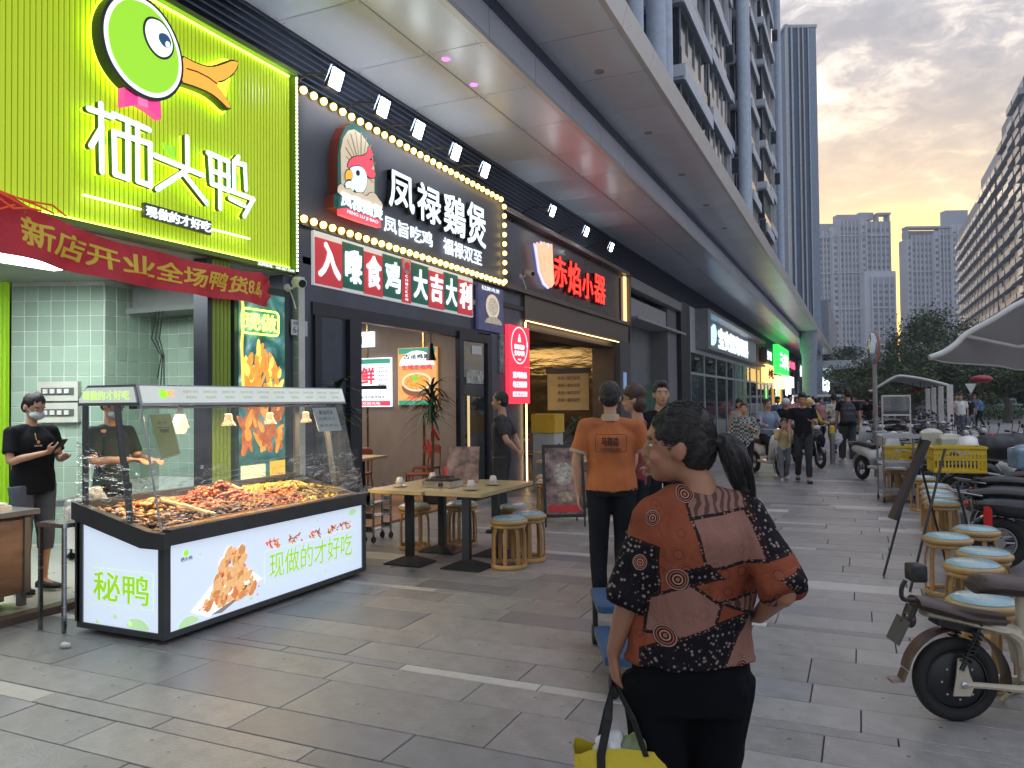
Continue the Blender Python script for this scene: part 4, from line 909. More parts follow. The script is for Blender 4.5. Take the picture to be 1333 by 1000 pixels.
# red lightboxes on the pillar
for (z0, z1, lb) in ((2.245, 2.97, 'upper red lit box with a white ring crest on the dark pillar'), (1.56, 2.235, 'lower red lit box with rows of white characters on the dark pillar')):
    rl = thing('red_lightbox', lb, 'lightbox', (SX, 12.9, z0), group='red lit boxes on the pillar')
    MB().box(SX-.02, SX+.05, 12.46, 13.40, z0, z1).obj('box', red_sign, rl, world=True); F5 = FX(SX+.051, 0, 0)
    if z0 > 2.2:
        ring = circ(12.93, 2.62, .36, .33, 28)
        for i in range(28): MB().prism(ln(ring[i], ring[(i+1) % 28], .025), 0, .004, F5).obj('ring', lett_e, rl, world=True) if i == 0 else None
        q = MB()
        for i in range(28): q.prism(ln(ring[i], ring[(i+1) % 28], .02), 0, .004+.0005*(i % 3), F5)
        q.obj('ring', lett_e, rl, world=True)
        MB().prism(smoothp([(12.85, 2.68), (13.01, 2.68), (12.98, 2.74), (12.93, 2.86), (12.88, 2.74)], 1), 0, .004, F5).obj('flame_mark', lett_e, rl, world=True)
        text('lettering', '现切现炒', 12.70, 13.16, 2.545, 2.64, 0, .004, F5, lett_e, rl, bold=.03); text('lettering', '生啫鸡煲', 12.70, 13.16, 2.43, 2.525, 0, .004, F5, lett_e, rl, bold=.03)
        text('lettering', '鸡煲', 12.85, 13.0, 2.345, 2.38, 0, .004, F5, lett_e, rl)
    else:
        text('lettering', '活鸡现杀', 12.62, 13.26, 2.02, 2.14, 0, .004, F5, lett_e, rl, bold=.03); text('lettering', '每日新鲜', 12.62, 13.26, 1.85, 1.97, 0, .004, F5, lett_e, rl, bold=.03)
        MB().rect(12.62, 13.26, 1.69, 1.78, 0, .003, F5).obj('print_bar', lett_e, rl, world=True); text('lettering', '欢迎品尝', 12.7, 13.18, 1.705, 1.765, .0035, .003, F5, red_sign, rl)
# interior lightboxes on the side wall
def wallbox(lb, x0, x1, z0, z1, fn, base):
    w = thing('wall_lightbox', lb, 'lightbox', ((x0+x1)/2, 12.29, z0)); FY_ = FY(0, 12.24, 0)
    MB().box(x0, x1, 12.24, 12.3, z0, z1).obj('box', base, w, world=True); fn(w, FY_); return w
food_o = M('stew_print', (.55, .16, .03), .4, var=.8, vs=22, c2=(.85, .5, .1), es=.6, ec=(.75, .33, .08)); gr_e = E('lit_green_print', (.03, .28, .2), .5); org_e = M('wood_table_print', (.5, .26, .08), .5, var=.3, vs=6, es=.6, ec=(.65, .33, .12))
def pot(cx_, cz, r, w, f):
    MB().prism(circ(cx_, cz-.07*r/.3, r*1.02, r*.62, 22, PI, 2*PI), .002, .006, f).obj('pot_print', M('clay_pot_print', (.2, .1, .05), .5, es=.3, ec=(.3, .15, .08)), w, world=True)
    MB().prism(circ(cx_, cz, r, r*.55), .007, .011, f).obj('rim_print', cream, w, world=True); MB().prism(circ(cx_, cz, r*.85, r*.43), .012, .016, f).obj('stew', food_o, w, world=True)
    MB().prism(circ(cx_-r*.1, cz+r*.2, r*.2, r*.15), .017, .02, f).obj('herb_print', E('lit_herb', (.15, .5, .05), .6), w, world=True)
def f1(w, f):
    MB().rect(-9.52, -7.98, 2.34, 2.43, .001, .005, f).obj('green_band', gr_e, w, world=True); MB().rect(-9.52, -7.98, 1.55, 1.64, .001, .005, f).obj('red_band', red_sign, w, world=True)
    pot(-9.0, 1.95, .26, w, f); text('lettering', '鲜', -8.62, -8.32, 1.95, 2.28, .002, .006, f, red_sign, w, bold=.03)
    text('lettering', '招牌鸡煲', -9.3, -8.75, 2.24, 2.32, .002, .004, f, darker, w, bold=.02)
    for i in range(6): text('lettering', '精选好鸡', -8.24, -8.04, 2.25-.08*i, 2.29-.08*i, .002, .003, f, darker, w)
    text('lettering', '现斩现炒鲜香味浓', -8.7, -8.1, 1.68, 1.74, .002, .004, f, darker, w); MB().rect(-8.62, -8.06, 1.86, 1.93, .001, .005, f).obj('label_bar', darker, w, world=True)
    text('lettering', '欢迎光临', -8.6, -8.2, 1.57, 1.62, .006, .003, f, lett_e, w)
def f2(w, f):
    MB().rect(-7.79, -7.01, 2.5, 2.6, .001, .004, f).obj('green_band', gr_e, w, world=True); MB().rect(-7.79, -7.01, 1.56, 1.64, .001, .004, f).obj('green_band', gr_e, w, world=True)
    MB().prism(circ(-7.4, 2.28, .37, .27, 16, 0, PI), .0045, .008, f).obj('arch_print', wht_e, w, world=True)
    text('lettering', '古法鸡煲', -7.68, -7.12, 2.4, 2.49, .009, .003, f, darker, w, bold=.03); text('lettering', '生啫走地鸡', -7.72, -7.08, 2.2, 2.3, .009, .003, f, red_sign, w, bold=.03)
    pot(-7.4, 1.98, .32, w, f); text('lettering', '新品上市', -7.6, -7.2, 1.66, 1.73, .006, .003, f, red_sign, w)
wallbox('white menu lightbox with green and red bands behind the dark post', -9.55, -7.97, 1.53, 2.45, f1, wht_e)
wallbox('lit poster of a stew pot on orange with an arched title', -7.81, -6.99, 1.56, 2.61, f2, org_e)
wallbox('pale hanging board with dark characters above the menu lightbox', -9.9, -8.35, 2.66, 2.95, lambda w, f: text('lettering', '走地鸡好肉', -9.8, -8.6, 2.7, 2.9, .001, .006, f, darker, w, bold=.02), wht_e)
w_ = thing('arrow_sign', 'small white hanging sign with a red character near the ceiling', 'sign', (-8.6, 11.0, 2.8)); MB().box(-9.0, -8.55, 10.98, 11.04, 2.62, 2.98).obj('box', wht_e, w_, world=True); text('lettering', '到', -8.95, -8.6, 2.68, 2.93, .001, .005, FY(0, 10.98, 0), red_sign, w_, bold=.03); MB().tube([(-8.8, 11.01, 2.98), (-8.8, 11.01, 3.2)], .01, 5).obj('rod', darker, w_, world=True)
# pendant lamps
for (x_, y_, z_, h_, lb) in ((-7.3, 9.3, 1.62, .20, 'black cone pendant lamp hanging low in front of the menu lightbox'), (-6.5, 11.2, 2.3, .28, 'narrow dark pendant lamp near the glass door')):
    p_ = thing('pendant_lamp', lb, 'lamp', (x_, y_, z_), group='pendant lamps in the restaurant')
    MB().tube([(0, 0, h_), (0, 0, 3.2-z_)], .007, 5).obj('cord', black_pl, p_); MB().lathe([(.22 if h_ < .25 else .09, 0), (.06, h_*.35), (.035, h_), (.0, h_+.01)], (0, 0, 0), 18).obj('shade', black_pl, p_, smooth=True)
    MB().lathe([(.05, 3.17-z_), (.05, 3.2-z_)], (0, 0, 0), 12).obj('ceiling_rose', black_pl, p_)
# flood lights on brackets
for (y_, z_, pw, lb) in ((6.9, 5.11, 38, 'floodlight over the left end of the bulb sign'), (7.82, 5.11, 38, 'second floodlight over the bulb sign from the left'), (8.64, 5.1, 38, 'middle floodlight of the five over the bulb sign'), (9.66, 5.1, 38, 'fourth floodlight over the bulb sign from the left'), (10.6, 5.1, 38, 'floodlight over the right part of the bulb sign'),
                         (13.45, 5.1, 26, 'nearest of three floodlights over the red character sign'), (15.41, 5.1, 26, 'middle floodlight over the red character sign'), (17.19, 5.09, 26, 'farthest floodlight over the red character sign')):
    fl_ = thing('floodlight', 'lit white square '+lb, 'floodlight', (-5.2, y_, z_+.05), group='floodlights over the shop signs')
    rot = (0, PI/2+.6, 0) if False else (0, -.75, 0)
    s_ = .095 if y_ < 12 else .085
    MB().cbox((0, 0, 0), (.06, .19, .24), rot=(0, .35, 0), bev=.01).tube([(-.02, 0, .06), (-.35, 0, .12), (-.62, 0, .02)], .013, 6).obj('housing', darker, fl_)
    MB().cbox((.035, 0, -.012), (.008, s_*2, s_*2.1), rot=(0, .35, 0)).obj('lens', flood_e, fl_)
    lamp('flood_glow', fl_, Vector((-5.2, y_, z_+.05))+Vector((.0, 0, .02)), (.2, .2), pw*1.7, (.84, .92, 1), (0, PI/2+.5, 0))
# =============================================================== shop 3: red sign restaurant
s3 = thing('grill_restaurant', 'bronze walled restaurant with warm strip lights behind a wide opening', 'restaurant', (-5.75, 16, 0))
wood_m = M('warm_wood_panel', (.32, .19, .09), .45, var=.25, vs=2, stretch=(1, 1, 6))
room(s3, '', -12.9, -5.76, 12.45, 20.1, 3.3, None, M('brown_floor', (.16, .12, .1), .3, dirt=.2), M('dark_ceiling', (.05, .045, .04), .5), .02)
for i in range(9): MB().box(-11.75, -11.7, 13.0+i*.8, 13.78+i*.8, 1.35, 3.0).obj('bronze_panel', gold, s3, world=True)
MB().box(-12.8, -11.76, 12.5, 20.1, 0, 3.3).box(-12.9, -5.8, 20.1, 20.3, 0, 4.9).obj('wall', dark, s3, world=True)
MB().box(-5.95, -5.8, 12.44, 13.42, 0, 4.9).obj('pillar', dark, s3, world=True)
MB().box(-11.7, -6.4, 20.02, 20.09, .9, 3.1).obj('side_bronze_panel', gold, s3, world=True)
MB().box(-11.72, -11.6, 12.9, 13.9, .02, 3.0).obj('wood_panel', wood_m, s3, world=True)
MB().box(-11.69, -11.66, 13.9, 18.4, 1.32, 1.36).box(-11.69, -11.66, 13.1, 17.6, 2.88, 2.92).box(-10.2, -10.15, 13.1, 19.2, 3.1, 3.14).obj('strip_light', warm_e, s3, world=True)
for y_ in (14.9, 16.5): MB().box(-11.69, -11.67, y_, y_+.02, 1.4, 2.9).obj('upright_strip_light', warm_e, s3, world=True)
for i in range(6): MB().box(-12, -6.3, 13.2+i*1.15, 13.28+i*1.15, 3.14, 3.24).obj('ceiling_beam', M('beam_metal', (.25, .22, .2), .35, metal=.6), s3, world=True)
lamp('ceiling_glow', s3, (-9, 16.4, 3.1), (3, 5), 70, (1, .72, .4))
MB().box(-11.6, -10.9, 14.0, 19.0, .02, 1.12).obj('service_counter', M('olive_counter', (.14, .12, .06), .4), s3, world=True)
MB().box(-11.55, -11.3, 15.4, 16.5, 1.14, 1.2).box(-11.6, -11.55, 15.3, 16.6, .0+1.0, 1.31).obj('monitor', white_p, s3, world=True)
FO = FX(-5.78, 0, 0)
# front
frm = M('brushed_bronze_frame', (.16, .13, .12), .35, metal=.6)
MB().box(-5.95, -5.74, 13.42, 20.7, 3.17, 3.62).obj('lintel', frm, s3, world=True)
MB().box(-5.95, -5.74, 19.75, 20.75, 0, 3.17).box(-5.95, -5.74, 20.56, 20.75, 3.17, 5.15).obj('jamb', M('dark_jamb', (.07, .075, .09), .45), s3, world=True)
MB().box(-6.5, -5.9, 13.44, 13.5, 0, 3.17).obj('reveal', frm, s3, world=True); MB().box(-6.5, -5.9, 19.7, 19.745, 0, 3.17).obj('reveal', frm, s3, world=True)
MB().box(-6.6, -5.92, 13.5, 19.7, 3.0, 3.16).obj('reveal_head', frm, s3, world=True)
MB().box(-5.76, -5.74, 13.44, 13.47, .1, 3.1).box(-5.77, -5.75, 13.5, 19.7, 3.125, 3.14).obj('reveal_light', M('lit_warm_reveal', (.9, .62, .3), .4, es=3.0, ec=(1, .66, .28)), s3, world=True)
rs = thing('red_character_sign', 'recessed dark brown sign box with glowing red characters and a flame claw', 'sign', (SX, 16.5, 3.6))
MB().box(-5.98, -5.83, 12.47, 20.5, 3.66, 5.0).obj('backboard', M('brown_sign_face', (.075, .06, .07), .3, metal=.3), rs, world=True)
MB().box(-5.83, -5.66, 12.46, 20.56, 4.98, 5.08).box(-5.83, -5.66, 12.46, 20.56, 3.62, 3.70).box(-5.83, -5.66, 20.5, 20.58, 3.62, 5.08).obj('frame', frm, rs, world=True)
MB().box(-5.80, -5.74, 20.3, 20.44, 3.74, 4.95).obj('end_light_panel', M('lit_warm_panel', (.8, .55, .28), .4, es=.9, ec=(1, .66, .3)), rs, world=True)
redl = E('lit_red_letter', (1, .045, .03), 1.1); redd = E('lit_deep_red_letter_edge', (.85, .06, .05), .9)
F6 = FX(-5.8, 0, 0)
for s_, key_ in (('赤', 'c1'), ('焰', 'c2'), ('小', 'c3'), ('器', 'c4')):
    (y0, z1), (y1, z0) = D[key_]
    text('red_character', s_, y0, y1-.04, z0, z1, .05, .02, F6, redl, rs, bold=.004); text('character_edge', s_, y0-.03, y1-.0, z0-.03, z1+.02, .0, .04, F6, M('dark_red_letter_side', (.2, .02, .02), .5), rs, bold=.012)
claw = thing('claw_logo', 'orange and lilac flame shaped claw left of the red characters', 'logo', (SX, 14.5, 4))
MB().prism(D['hand'], .04, .10, F6).obj('claw', M('lit_orange_claw', (.85, .3, .12), .4, var=.5, vs=3, c2=(.7, .5, .75), es=.9, ec=(.95, .42, .22)), claw, world=True)
MB().prism(inset(D['hand'], -.025), .0, .03, F6).obj('claw_edge', E('lit_lilac_edge', (.5, .5, .9), .9), claw, world=True)
nt_ = thing('price_notice', 'tan paper notice with dark characters on the bronze panels', 'notice', (-7.6, 20, 2))
MB().box(-7.9, -6.7, 19.99, 20.015, 1.35, 2.35).obj('paper', M('tan_paper', (.5, .38, .22), .6), nt_, world=True)
MB().box(-7.95, -6.65, 19.985, 20.013, 2.36, 2.5).obj('header', M('navy_header', (.03, .03, .07), .5), nt_, world=True)
for i in range(4): text('lettering', '赤焰小器欢迎您', -7.6, -6.95, 2.18-.2*i, 2.28-.2*i, 0, .003, FY(0, 19.988, 0), darker, nt_)
# plinth / grey recess / dark column
MB().box(-6.6, -6.5, 20.75, 27.6, 0, 4.9).obj('recess_wall', grey_wall, ar, world=True)
MB().box(-6.5, -5.9, 26.0, 27.4, 0, 4.85).obj('recess_pier', grey_wall, ar, world=True)
MB().box(-5.98, -5.74, 27.4, 29.0, 0, 5.1).obj('dark_column', darker, ar, world=True)
MB().box(-6.0, -5.7, 20.76, 27.39, 4.72, 5.02).obj('soffit_beam', M('grey_beam', (.28, .29, .31), .4, metal=.4), ar, world=True)
sh_ = MB().box(-6.48, -5.95, 21.6, 27.38, 4.0, 4.55).box(-6.48, -5.72, 21.55, 28.2, 3.93, 4.0).obj('shutter_box', M('pale_shutter_box', (.42, .43, .45), .5), ar, world=True)
vm = thing('parcel_locker', 'dark green cabinet in the grey recess behind the man in black', 'cabinet', (-6.2, 23.4, 0)); MB().box(-6.45, -5.9, 22.2, 25.2, .05, 2.05).obj('body', M('dark_green_cabinet', (.02, .08, .055), .4), vm, world=True); MB().box(-5.89, -5.88, 22.4, 25.0, 1.0, 1.9).obj('door', M('green_door_print', (.03, .12, .08), .3), vm, world=True)
MB().box(-5.74, -5.73, 20.0, 20.3, 1.9, 2.35).obj('blue_notice', M('blue_notice', (.25, .4, .65), .5, es=.2, ec=(.3, .5, .8)), s3, world=True)
# =============================================================== shops farther along
def shop_front(lb, y0, y1, wallm, glassy=True, n=6, zt=3.4):
    s = thing('shop_front', lb, 'shop', (-5.8, y0, 0))
    MB().box(-8.6, -8.5, y0, y1, 0, 5).box(-6.2, -5.8, y0, y1, zt, 5.12).box(-8.5, -5.8, y1-.25, y1, 0, zt).obj('wall', wallm, s, world=True)
    MB().box(-8.5, -5.76, y0, y1, -.1, .02).obj('floor', floor_in, s, world=True)
    if glassy:
        w = (y1-y0-.3)/n
        for i in range(n):
            a = y0+i*w; MB().box(-5.85, -5.76, a, a+.12, 0, zt).box(-5.85, -5.76, a+.12, a+w, 2.55, 2.65).obj('frame', M('pale_window_frame', (.42, .46, .5), .4, metal=.3), s, world=True)
            MB().box(-5.81, -5.80, a+.12, a+w, .05, 2.55).box(-5.81, -5.80, a+.12, a+w, 2.65, zt).obj('glass', g_dark, s, world=True)
    return s
clin = shop_front('pale glazed shop front under the blue white lit sign', 29.05, 49.5, M('pale_shop_wall', (.25, .27, .3), .6, es=.05, ec=(.6, .7, .8)), True, 7)
lamp('ceiling_glow', clin, (-7.2, 39, 3.2), (2, 14), 140, (.85, .93, 1))
for i in range(6):
    y_ = 30.5+i*3; MB().cbox((-5.9, y_, 2.98), (.03, 1.0, .6), rot=(0, .45, 0)).obj('tilted_vent_pane', g_win, clin, world=True)
s4 = thing('white_lit_sign', 'boxed sign of blue white lit characters with a small tooth shaped mark', 'sign', (-5.5, 38, 3.6))
MB().box(-5.95, -5.3, 30.3, 50.0, 5.0, 5.12).box(-5.95, -5.3, 30.3, 50.0, 3.55, 3.68).box(-5.95, -5.3, 30.3, 30.9, 3.68, 5.0).box(-5.95, -5.85, 30.9, 50, 3.68, 5.0).obj('box', M('grey_sign_box', (.3, .31, .33), .45, metal=.2), s4, world=True)
text('lettering', '宝安视光眼科', 35.6, 45.6, 3.9, 4.85, .04, .06, FX(-5.85, 0, 0), lett_e, s4, bold=.03)
MB().prism(smoothp([(32.9, 3.95), (34.7, 3.95), (35.0, 4.6), (34.5, 4.95), (33.8, 4.6), (33.2, 4.95), (32.6, 4.6)], 1), .04, .1, FX(-5.85, 0, 0)).obj('mark', E('lit_sky_blue', (.4, .75, 1), 1.2), s4, world=True)
k5 = shop_front('dim brown shop front below the amber and white lit signs', 49.6, 58, M('brown_shop_wall', (.12, .08, .06), .6), True, 4)
k6 = shop_front('dark red shop front beyond the green sign', 58.1, 78, M('dark_red_shop_wall', (.14, .05, .05), .6), True, 5)
lamp('ceiling_glow', k6, (-7.2, 66, 3.2), (2, 12), 160, (1, .75, .5)); lamp('ceiling_glow', k5, (-7.2, 54, 3.2), (2, 6), 110, (1, .8, .55))
def box_sign(name, lb, y0, y1, z0, z1, mt, s_, lm, x=-5.35, bold=.03):
    t = thing(name, lb, 'sign', (x, y0, z0)); MB().box(x-.35, x, y0, y1, z0, z1).obj('box', mt, t, world=True)
    if s_: text('lettering', s_, y0+(y1-y0)*.12, y1-(y1-y0)*.1, z0+(z1-z0)*.2, z1-(z1-z0)*.2, .002, .03, FX(x, 0, 0), lm, t, bold=bold)
    return t
box_sign('white_lit_sign', 'short white lit sign just before the green sign', 51.0, 54.4, 3.9, 4.9, M('sign_dark_back', (.05, .05, .06), .5), '好味', lett_e)
box_sign('amber_lightbox', 'amber lit hanging box under the short white sign', 49.9, 53.8, 2.65, 3.75, M('lit_amber_box', (.9, .55, .15), .5, var=.5, vs=2, c2=(1, .8, .4), es=1.3, ec=(1, .62, .18)), '小吃', M('amber_ink', (.3, .1, .03), .5), -5.2)
box_sign('green_lit_sign', 'bright green square sign with white characters', 55.0, 63.5, 3.35, 5.3, E('lit_green_face', (.04, .75, .12), .85), '三G小吃', lett_e, -5.0)
box_sign('menu_lightbox', 'cream lit menu box hung below the green sign', 55.6, 60.5, 2.3, 3.2, M('lit_cream_box', (.8, .6, .4), .5, var=.5, vs=2, c2=(.9, .85, .7), es=1, ec=(.9, .7, .45)), '', None, -5.1)
box_sign('red_lit_sign', 'small sign of glowing red characters after the green one', 65, 72.5, 3.9, 4.9, M('dark_sign_back', (.06, .05, .05), .5), '火锅', E('lit_red_char', (1, .06, .15), 2), -5.2)
box_sign('menu_lightbox', 'white and red lit menu box below the red characters', 62, 69.5, 2.5, 3.4, M('lit_white_box', (.85, .8, .75), .5, var=.4, vs=2, c2=(.9, .4, .3), es=1, ec=(.95, .8, .7)), '', None, -5.1)
box_sign('white_lit_sign', 'large white lit sign beside the round blue column', 76, 92, 3.3, 5.2, M('dark_sign_back2', (.05, .06, .08), .5), '便利店', lett_e, -5.2)
MB().box(-5.5, -5.35, 58.6, 58.9, .2, 2.6).obj('green_tube_light', E('lit_green_tube', (.2, 1, .2), 2), k6, world=True)
MB().box(-5.6, -5.5, 61, 62.2, .1, 2.6).obj('orange_curtain', E('lit_orange_curtain', (.9, .4, .06), .9), k6, world=True)
MB().box(-5.5, -5.35, 66, 66.3, .2, 2.6).box(-5.5, -5.35, 69, 69.3, .2, 2.6).obj('white_tube_light', E('lit_white_tube', (.9, .95, 1), 4), k6, world=True)
# beyond the canopy: podium with another canopy and shops
pd = thing('far_podium', 'pale podium corner with a second canopy and white lit shops beyond the arcade end', 'building', (-6, 96, 0))
MB().box(-20, -4.4, 98, 130, 0, 5).box(-20, -3.2, 96.5, 131, 7, 13).obj('wall', M('podium_wall', (.34, .37, .42), .5), pd, world=True)
MB().box(-20, 1.5, 100, 131, 5.2, 6.1).obj('canopy', panel, pd, world=True)
for i in range(4): MB().box(-4.35, -4.2, 99+i*7, 104+i*7, 2.6, 4.2).obj('lit_sign_box', E('lit_white_box2', (.85, .95, 1), 2), pd, world=True)
# =============================================================== roast food cart
ca = thing('food_cart', 'glass topped roast duck cart with white lit panels and a tray of red brown skewers', 'food cart', (-4.68, 4.94, 0))
cfr = M('cart_grey_frame', (.10, .105, .11), .35, metal=.5); alu = M('cart_aluminium', (.35, .36, .38), .3, metal=.8)
X0, X1, Y0, Y1 = -5.1, -4.25, 3.78, 6.09
q = MB().box(X0, X1, Y0, Y1, .035, .075)
for (x_, y_) in ((X0, Y0), (X1-.055, Y0), (X0, Y1-.055), (X1-.055, Y1-.055)): q.box(x_, x_+.055, y_, y_+.055, .075, .66 if x_ > -5 else .8)
q.obj('base_frame', cfr, ca, world=True)
for (x_, y_) in ((X0+.1, Y0+.15), (X1-.12, Y0+.15), (X0+.1, Y1-.15), (X1-.12, Y1-.15)): MB().lathe([(.016, -.015), (.017, .015)], (x_, y_, .0175), 10, axis='x').obj('caster', rubber, ca, world=True)
cpan = M('lit_cart_panel', (.72, .79, .9), .35, es=.42, ec=(.70, .83, 1.0), var=.03)
MB().box(X1-.04, X1-.012, Y0+.055, Y1-.055, .075, .66).obj('front_panel', cpan, ca, world=True)
FL = FY(0, Y0, 0)
MB().prism([(X0+.055, .075), (X1-.055, .075), (X1-.055, .64), (-4.44, .64), (X0+.055, .80)], -.035, -.012, FL).obj('side_panel', cpan, ca, world=True)
q = MB().prism([(X0-.02, .80), (-4.44, .64), (X1+.03, .64), (X1+.03, .745), (-4.38, .755), (X0-.02, .925)], -.03, .03, FL)
q.obj('side_rim', cfr, ca, world=True)
MB().box(X1-.05, X1+.03, Y0+.031, Y1+.03, .66, .765).obj('front_rim', cfr, ca, world=True)
MB().prism([(X0-.02, .80), (-4.44, .64), (X1+.03, .64), (X1+.03, .745), (-4.38, .755), (X0-.02, .925)], -(Y1-Y0)-.03, -(Y1-Y0)+.03, FL).obj('side_rim', cfr, ca, world=True)
MB().box(X0-.02, X0+.03, Y0, Y1, .075, .92).obj('back_panel', cfr, ca, world=True)
# sloping steel bed
bedz = lambda x: .765+(.90-.765)*max(0, min(1, (-4.38-x)/.7))
MB().add([(X0, Y0+.03, .80), (X1-.05, Y0+.03, .68), (X1-.05, Y1-.03, .68), (X0, Y1-.03, .80)], [(0, 1, 2, 3)]).obj('tray_bed', M('buttery_steel_bed', (.42, .26, .12), .35, metal=.5, var=.4, vs=6), ca, world=True)
MB().box(X1-.16, X1-.05, Y0+.03, Y1-.03, .685, .76).obj('bed_edge', M('oily_brass_edge', (.5, .27, .10), .3, metal=.5, var=.4, vs=9), ca, world=True)
# posts and roof box
def bar(a, b, w, mt, nm, dpt=.02): return MB().tube([a, b], (w, dpt), 4, flat=(1, 0, 0)).obj(nm, mt, ca, world=True)
for yy_ in (Y0+.02, Y1-.02):
    bar((-5.04, yy_, .9), (-5.04, yy_, 1.60), .035, cfr, 'post'); bar((-4.58, yy_, .75), (-4.72, yy_, 1.60), .035, cfr, 'slanted_post')
prof = [(-5.09, 1.60), (-5.09, 1.645), (-4.99, 1.745), (-4.515, 1.745), (-4.47, 1.60)]
MB().prism(prof, -(Y1-Y0)+.0, 0, FL).obj('roof_box', alu, ca, world=True)
inn = [(-5.065, 1.622), (-5.065, 1.65), (-4.985, 1.728), (-4.535, 1.728), (-4.505, 1.622)]
MB().prism(inn, .001, .012, FL).obj('roof_end_panel', M('lit_roof_panel', (.66, .7, .68), .4, es=.25, ec=(.85, .92, .85)), ca, world=True)
gtx = E('lit_pale_green_print', (.46, .72, .16), .75)
text('lettering', '现做的才好吃', -5.03, -4.56, 1.64, 1.705, .0125, .003, FL, gtx, ca)
dR = Vector((.045, 0, -.145)).normalized(); nR = Vector((.955, 0, .297))
FRf = lambda u, v, w: tuple(Vector((-4.47, u, 1.60))-dR*v+nR*w)
MB().prism([(Y0+.02, .016), (Y1-.02, .016), (Y1-.02, .138), (Y0+.02, .138)], .001, .011, FRf).obj('roof_front_panel', MATS['lit_roof_panel'], ca, world=True)
MB().prism(circ(Y0+.2, .08, .035), .0115, .014, FRf).obj('duck_print', headg, ca, world=True); MB().prism([(Y0+.235, .10), (Y0+.31, .105), (Y0+.26, .085), (Y0+.3, .06), (Y0+.233, .07)], .0115, .0135, FRf).obj('beak_print', MATS['lit_orange_beak'], ca, world=True)
for i in range(10):
    text('print_lettering', '现做鸭货 秘制', Y0+.38+i*.19, Y0+.52+i*.19, .088, .11, .0115, 0, FRf, M('pale_green_ink', (.3, .42, .2), .5, es=.2, ec=(.4, .55, .2)), ca)
    text('print_lettering', '鲜香美味', Y0+.40+i*.19, Y0+.5+i*.19, .045, .067, .0115, 0, FRf, MATS['pale_green_ink'], ca)
MB().prism([(-4.50, .765), (-4.49, .765), (-4.49, 1.6), (-4.50, 1.6)], 0, 0.001, FL) if False else None
gf = MB().add([(-4.30, Y0+.03, .765), (-4.30, Y1-.03, .765), (-4.49, Y1-.03, 1.6), (-4.49, Y0+.03, 1.6), (-4.306, Y0+.03, .765), (-4.306, Y1-.03, .765), (-4.496, Y1-.03, 1.6), (-4.496, Y0+.03, 1.6)], [(0, 1, 2, 3), (7, 6, 5, 4), (0, 4, 5, 1), (3, 2, 6, 7)])
gf.obj('front_glass', g_clear, ca, world=True)
for yy_ in (Y0+.012, Y1-.012): MB().add([(-5.04, yy_, .92), (-4.31, yy_, .765), (-4.49, yy_, 1.6), (-5.04, yy_, 1.6)], [(0, 1, 2, 3)]).obj('side_glass', g_clear, ca, world=True)
bar((-4.30, Y0+.02, .765), (-4.49, Y0+.02, 1.6), .008, alu, 'glass_edge', .01)
# cling film
film = glass('crinkled_cling_film', (.96, .97, .97), .015, .1, streak=.6)
q = MB(); nu, nv = 60, 10; rr2 = random.Random(3)
for i in range(nu+1):
    for j in range(nv+1):
        u = i/nu; v_ = j/nv; x_ = -4.29+(-4.36+4.29)*v_+.012+.018*noise.noise(Vector((u*14, v_*5, 1))); q.v.append((x_, Y0-.02+u*(Y1-Y0+.03), .75+.42*v_+.05*noise.noise(Vector((u*3, 0, 2)))*v_))
for i in range(nu):
    for j in range(nv): a = i*(nv+1)+j; q.f.append((a, a+nv+1, a+nv+2, a+1)); q.m.append(0)
q.obj('cling_film', film, ca, smooth=True, world=True)
q = MB()
for i in range(25):
    for j in range(nv+1):
        u = i/24; v_ = j/nv; q.v.append((-5.08+u*.8, Y0-.02+.02*noise.noise(Vector((u*8, v_*5, 7))), .92-.16*u+.44*v_*(1-.3*u)))
for i in range(24):
    for j in range(nv): a = i*(nv+1)+j; q.f.append((a, a+nv+1, a+nv+2, a+1)); q.m.append(0)
q.obj('cling_film', film, ca, smooth=True, world=True)
# warm lamps
cop = M('copper_lamp_shade', (.07, .045, .035), .3, metal=.3, alpha=.55)
for i in range(4):
    y_ = 4.30+i*.48
    sh = MB().lathe([(.062, 1.43), (.052, 1.45), (.035, 1.47), (.03, 1.52), (.012, 1.53), (.012, 1.6)], (-4.66, y_, 0), 14).obj('lamp_shade', cop, ca, smooth=True, world=True)
    MB().ell((-4.66, y_, 1.45), (.02, .02, .02), 8, 6).obj('bulb', E('lit_heat_bulb', (1, .55, .2), .12), ca, world=True)
MB().box(-4.70, -4.62, Y0+.1, Y1-.1, 1.575, 1.598).obj('lamp_rail', alu, ca, world=True)
lamp('heat_lamp_glow', ca, (-4.68, 4.94, 1.53), (.3, 2.0), 46, (1, .66, .36))
bpy.data.objects['heat_lamp_glow'].rotation_euler = (0, 0, PI/2*0)
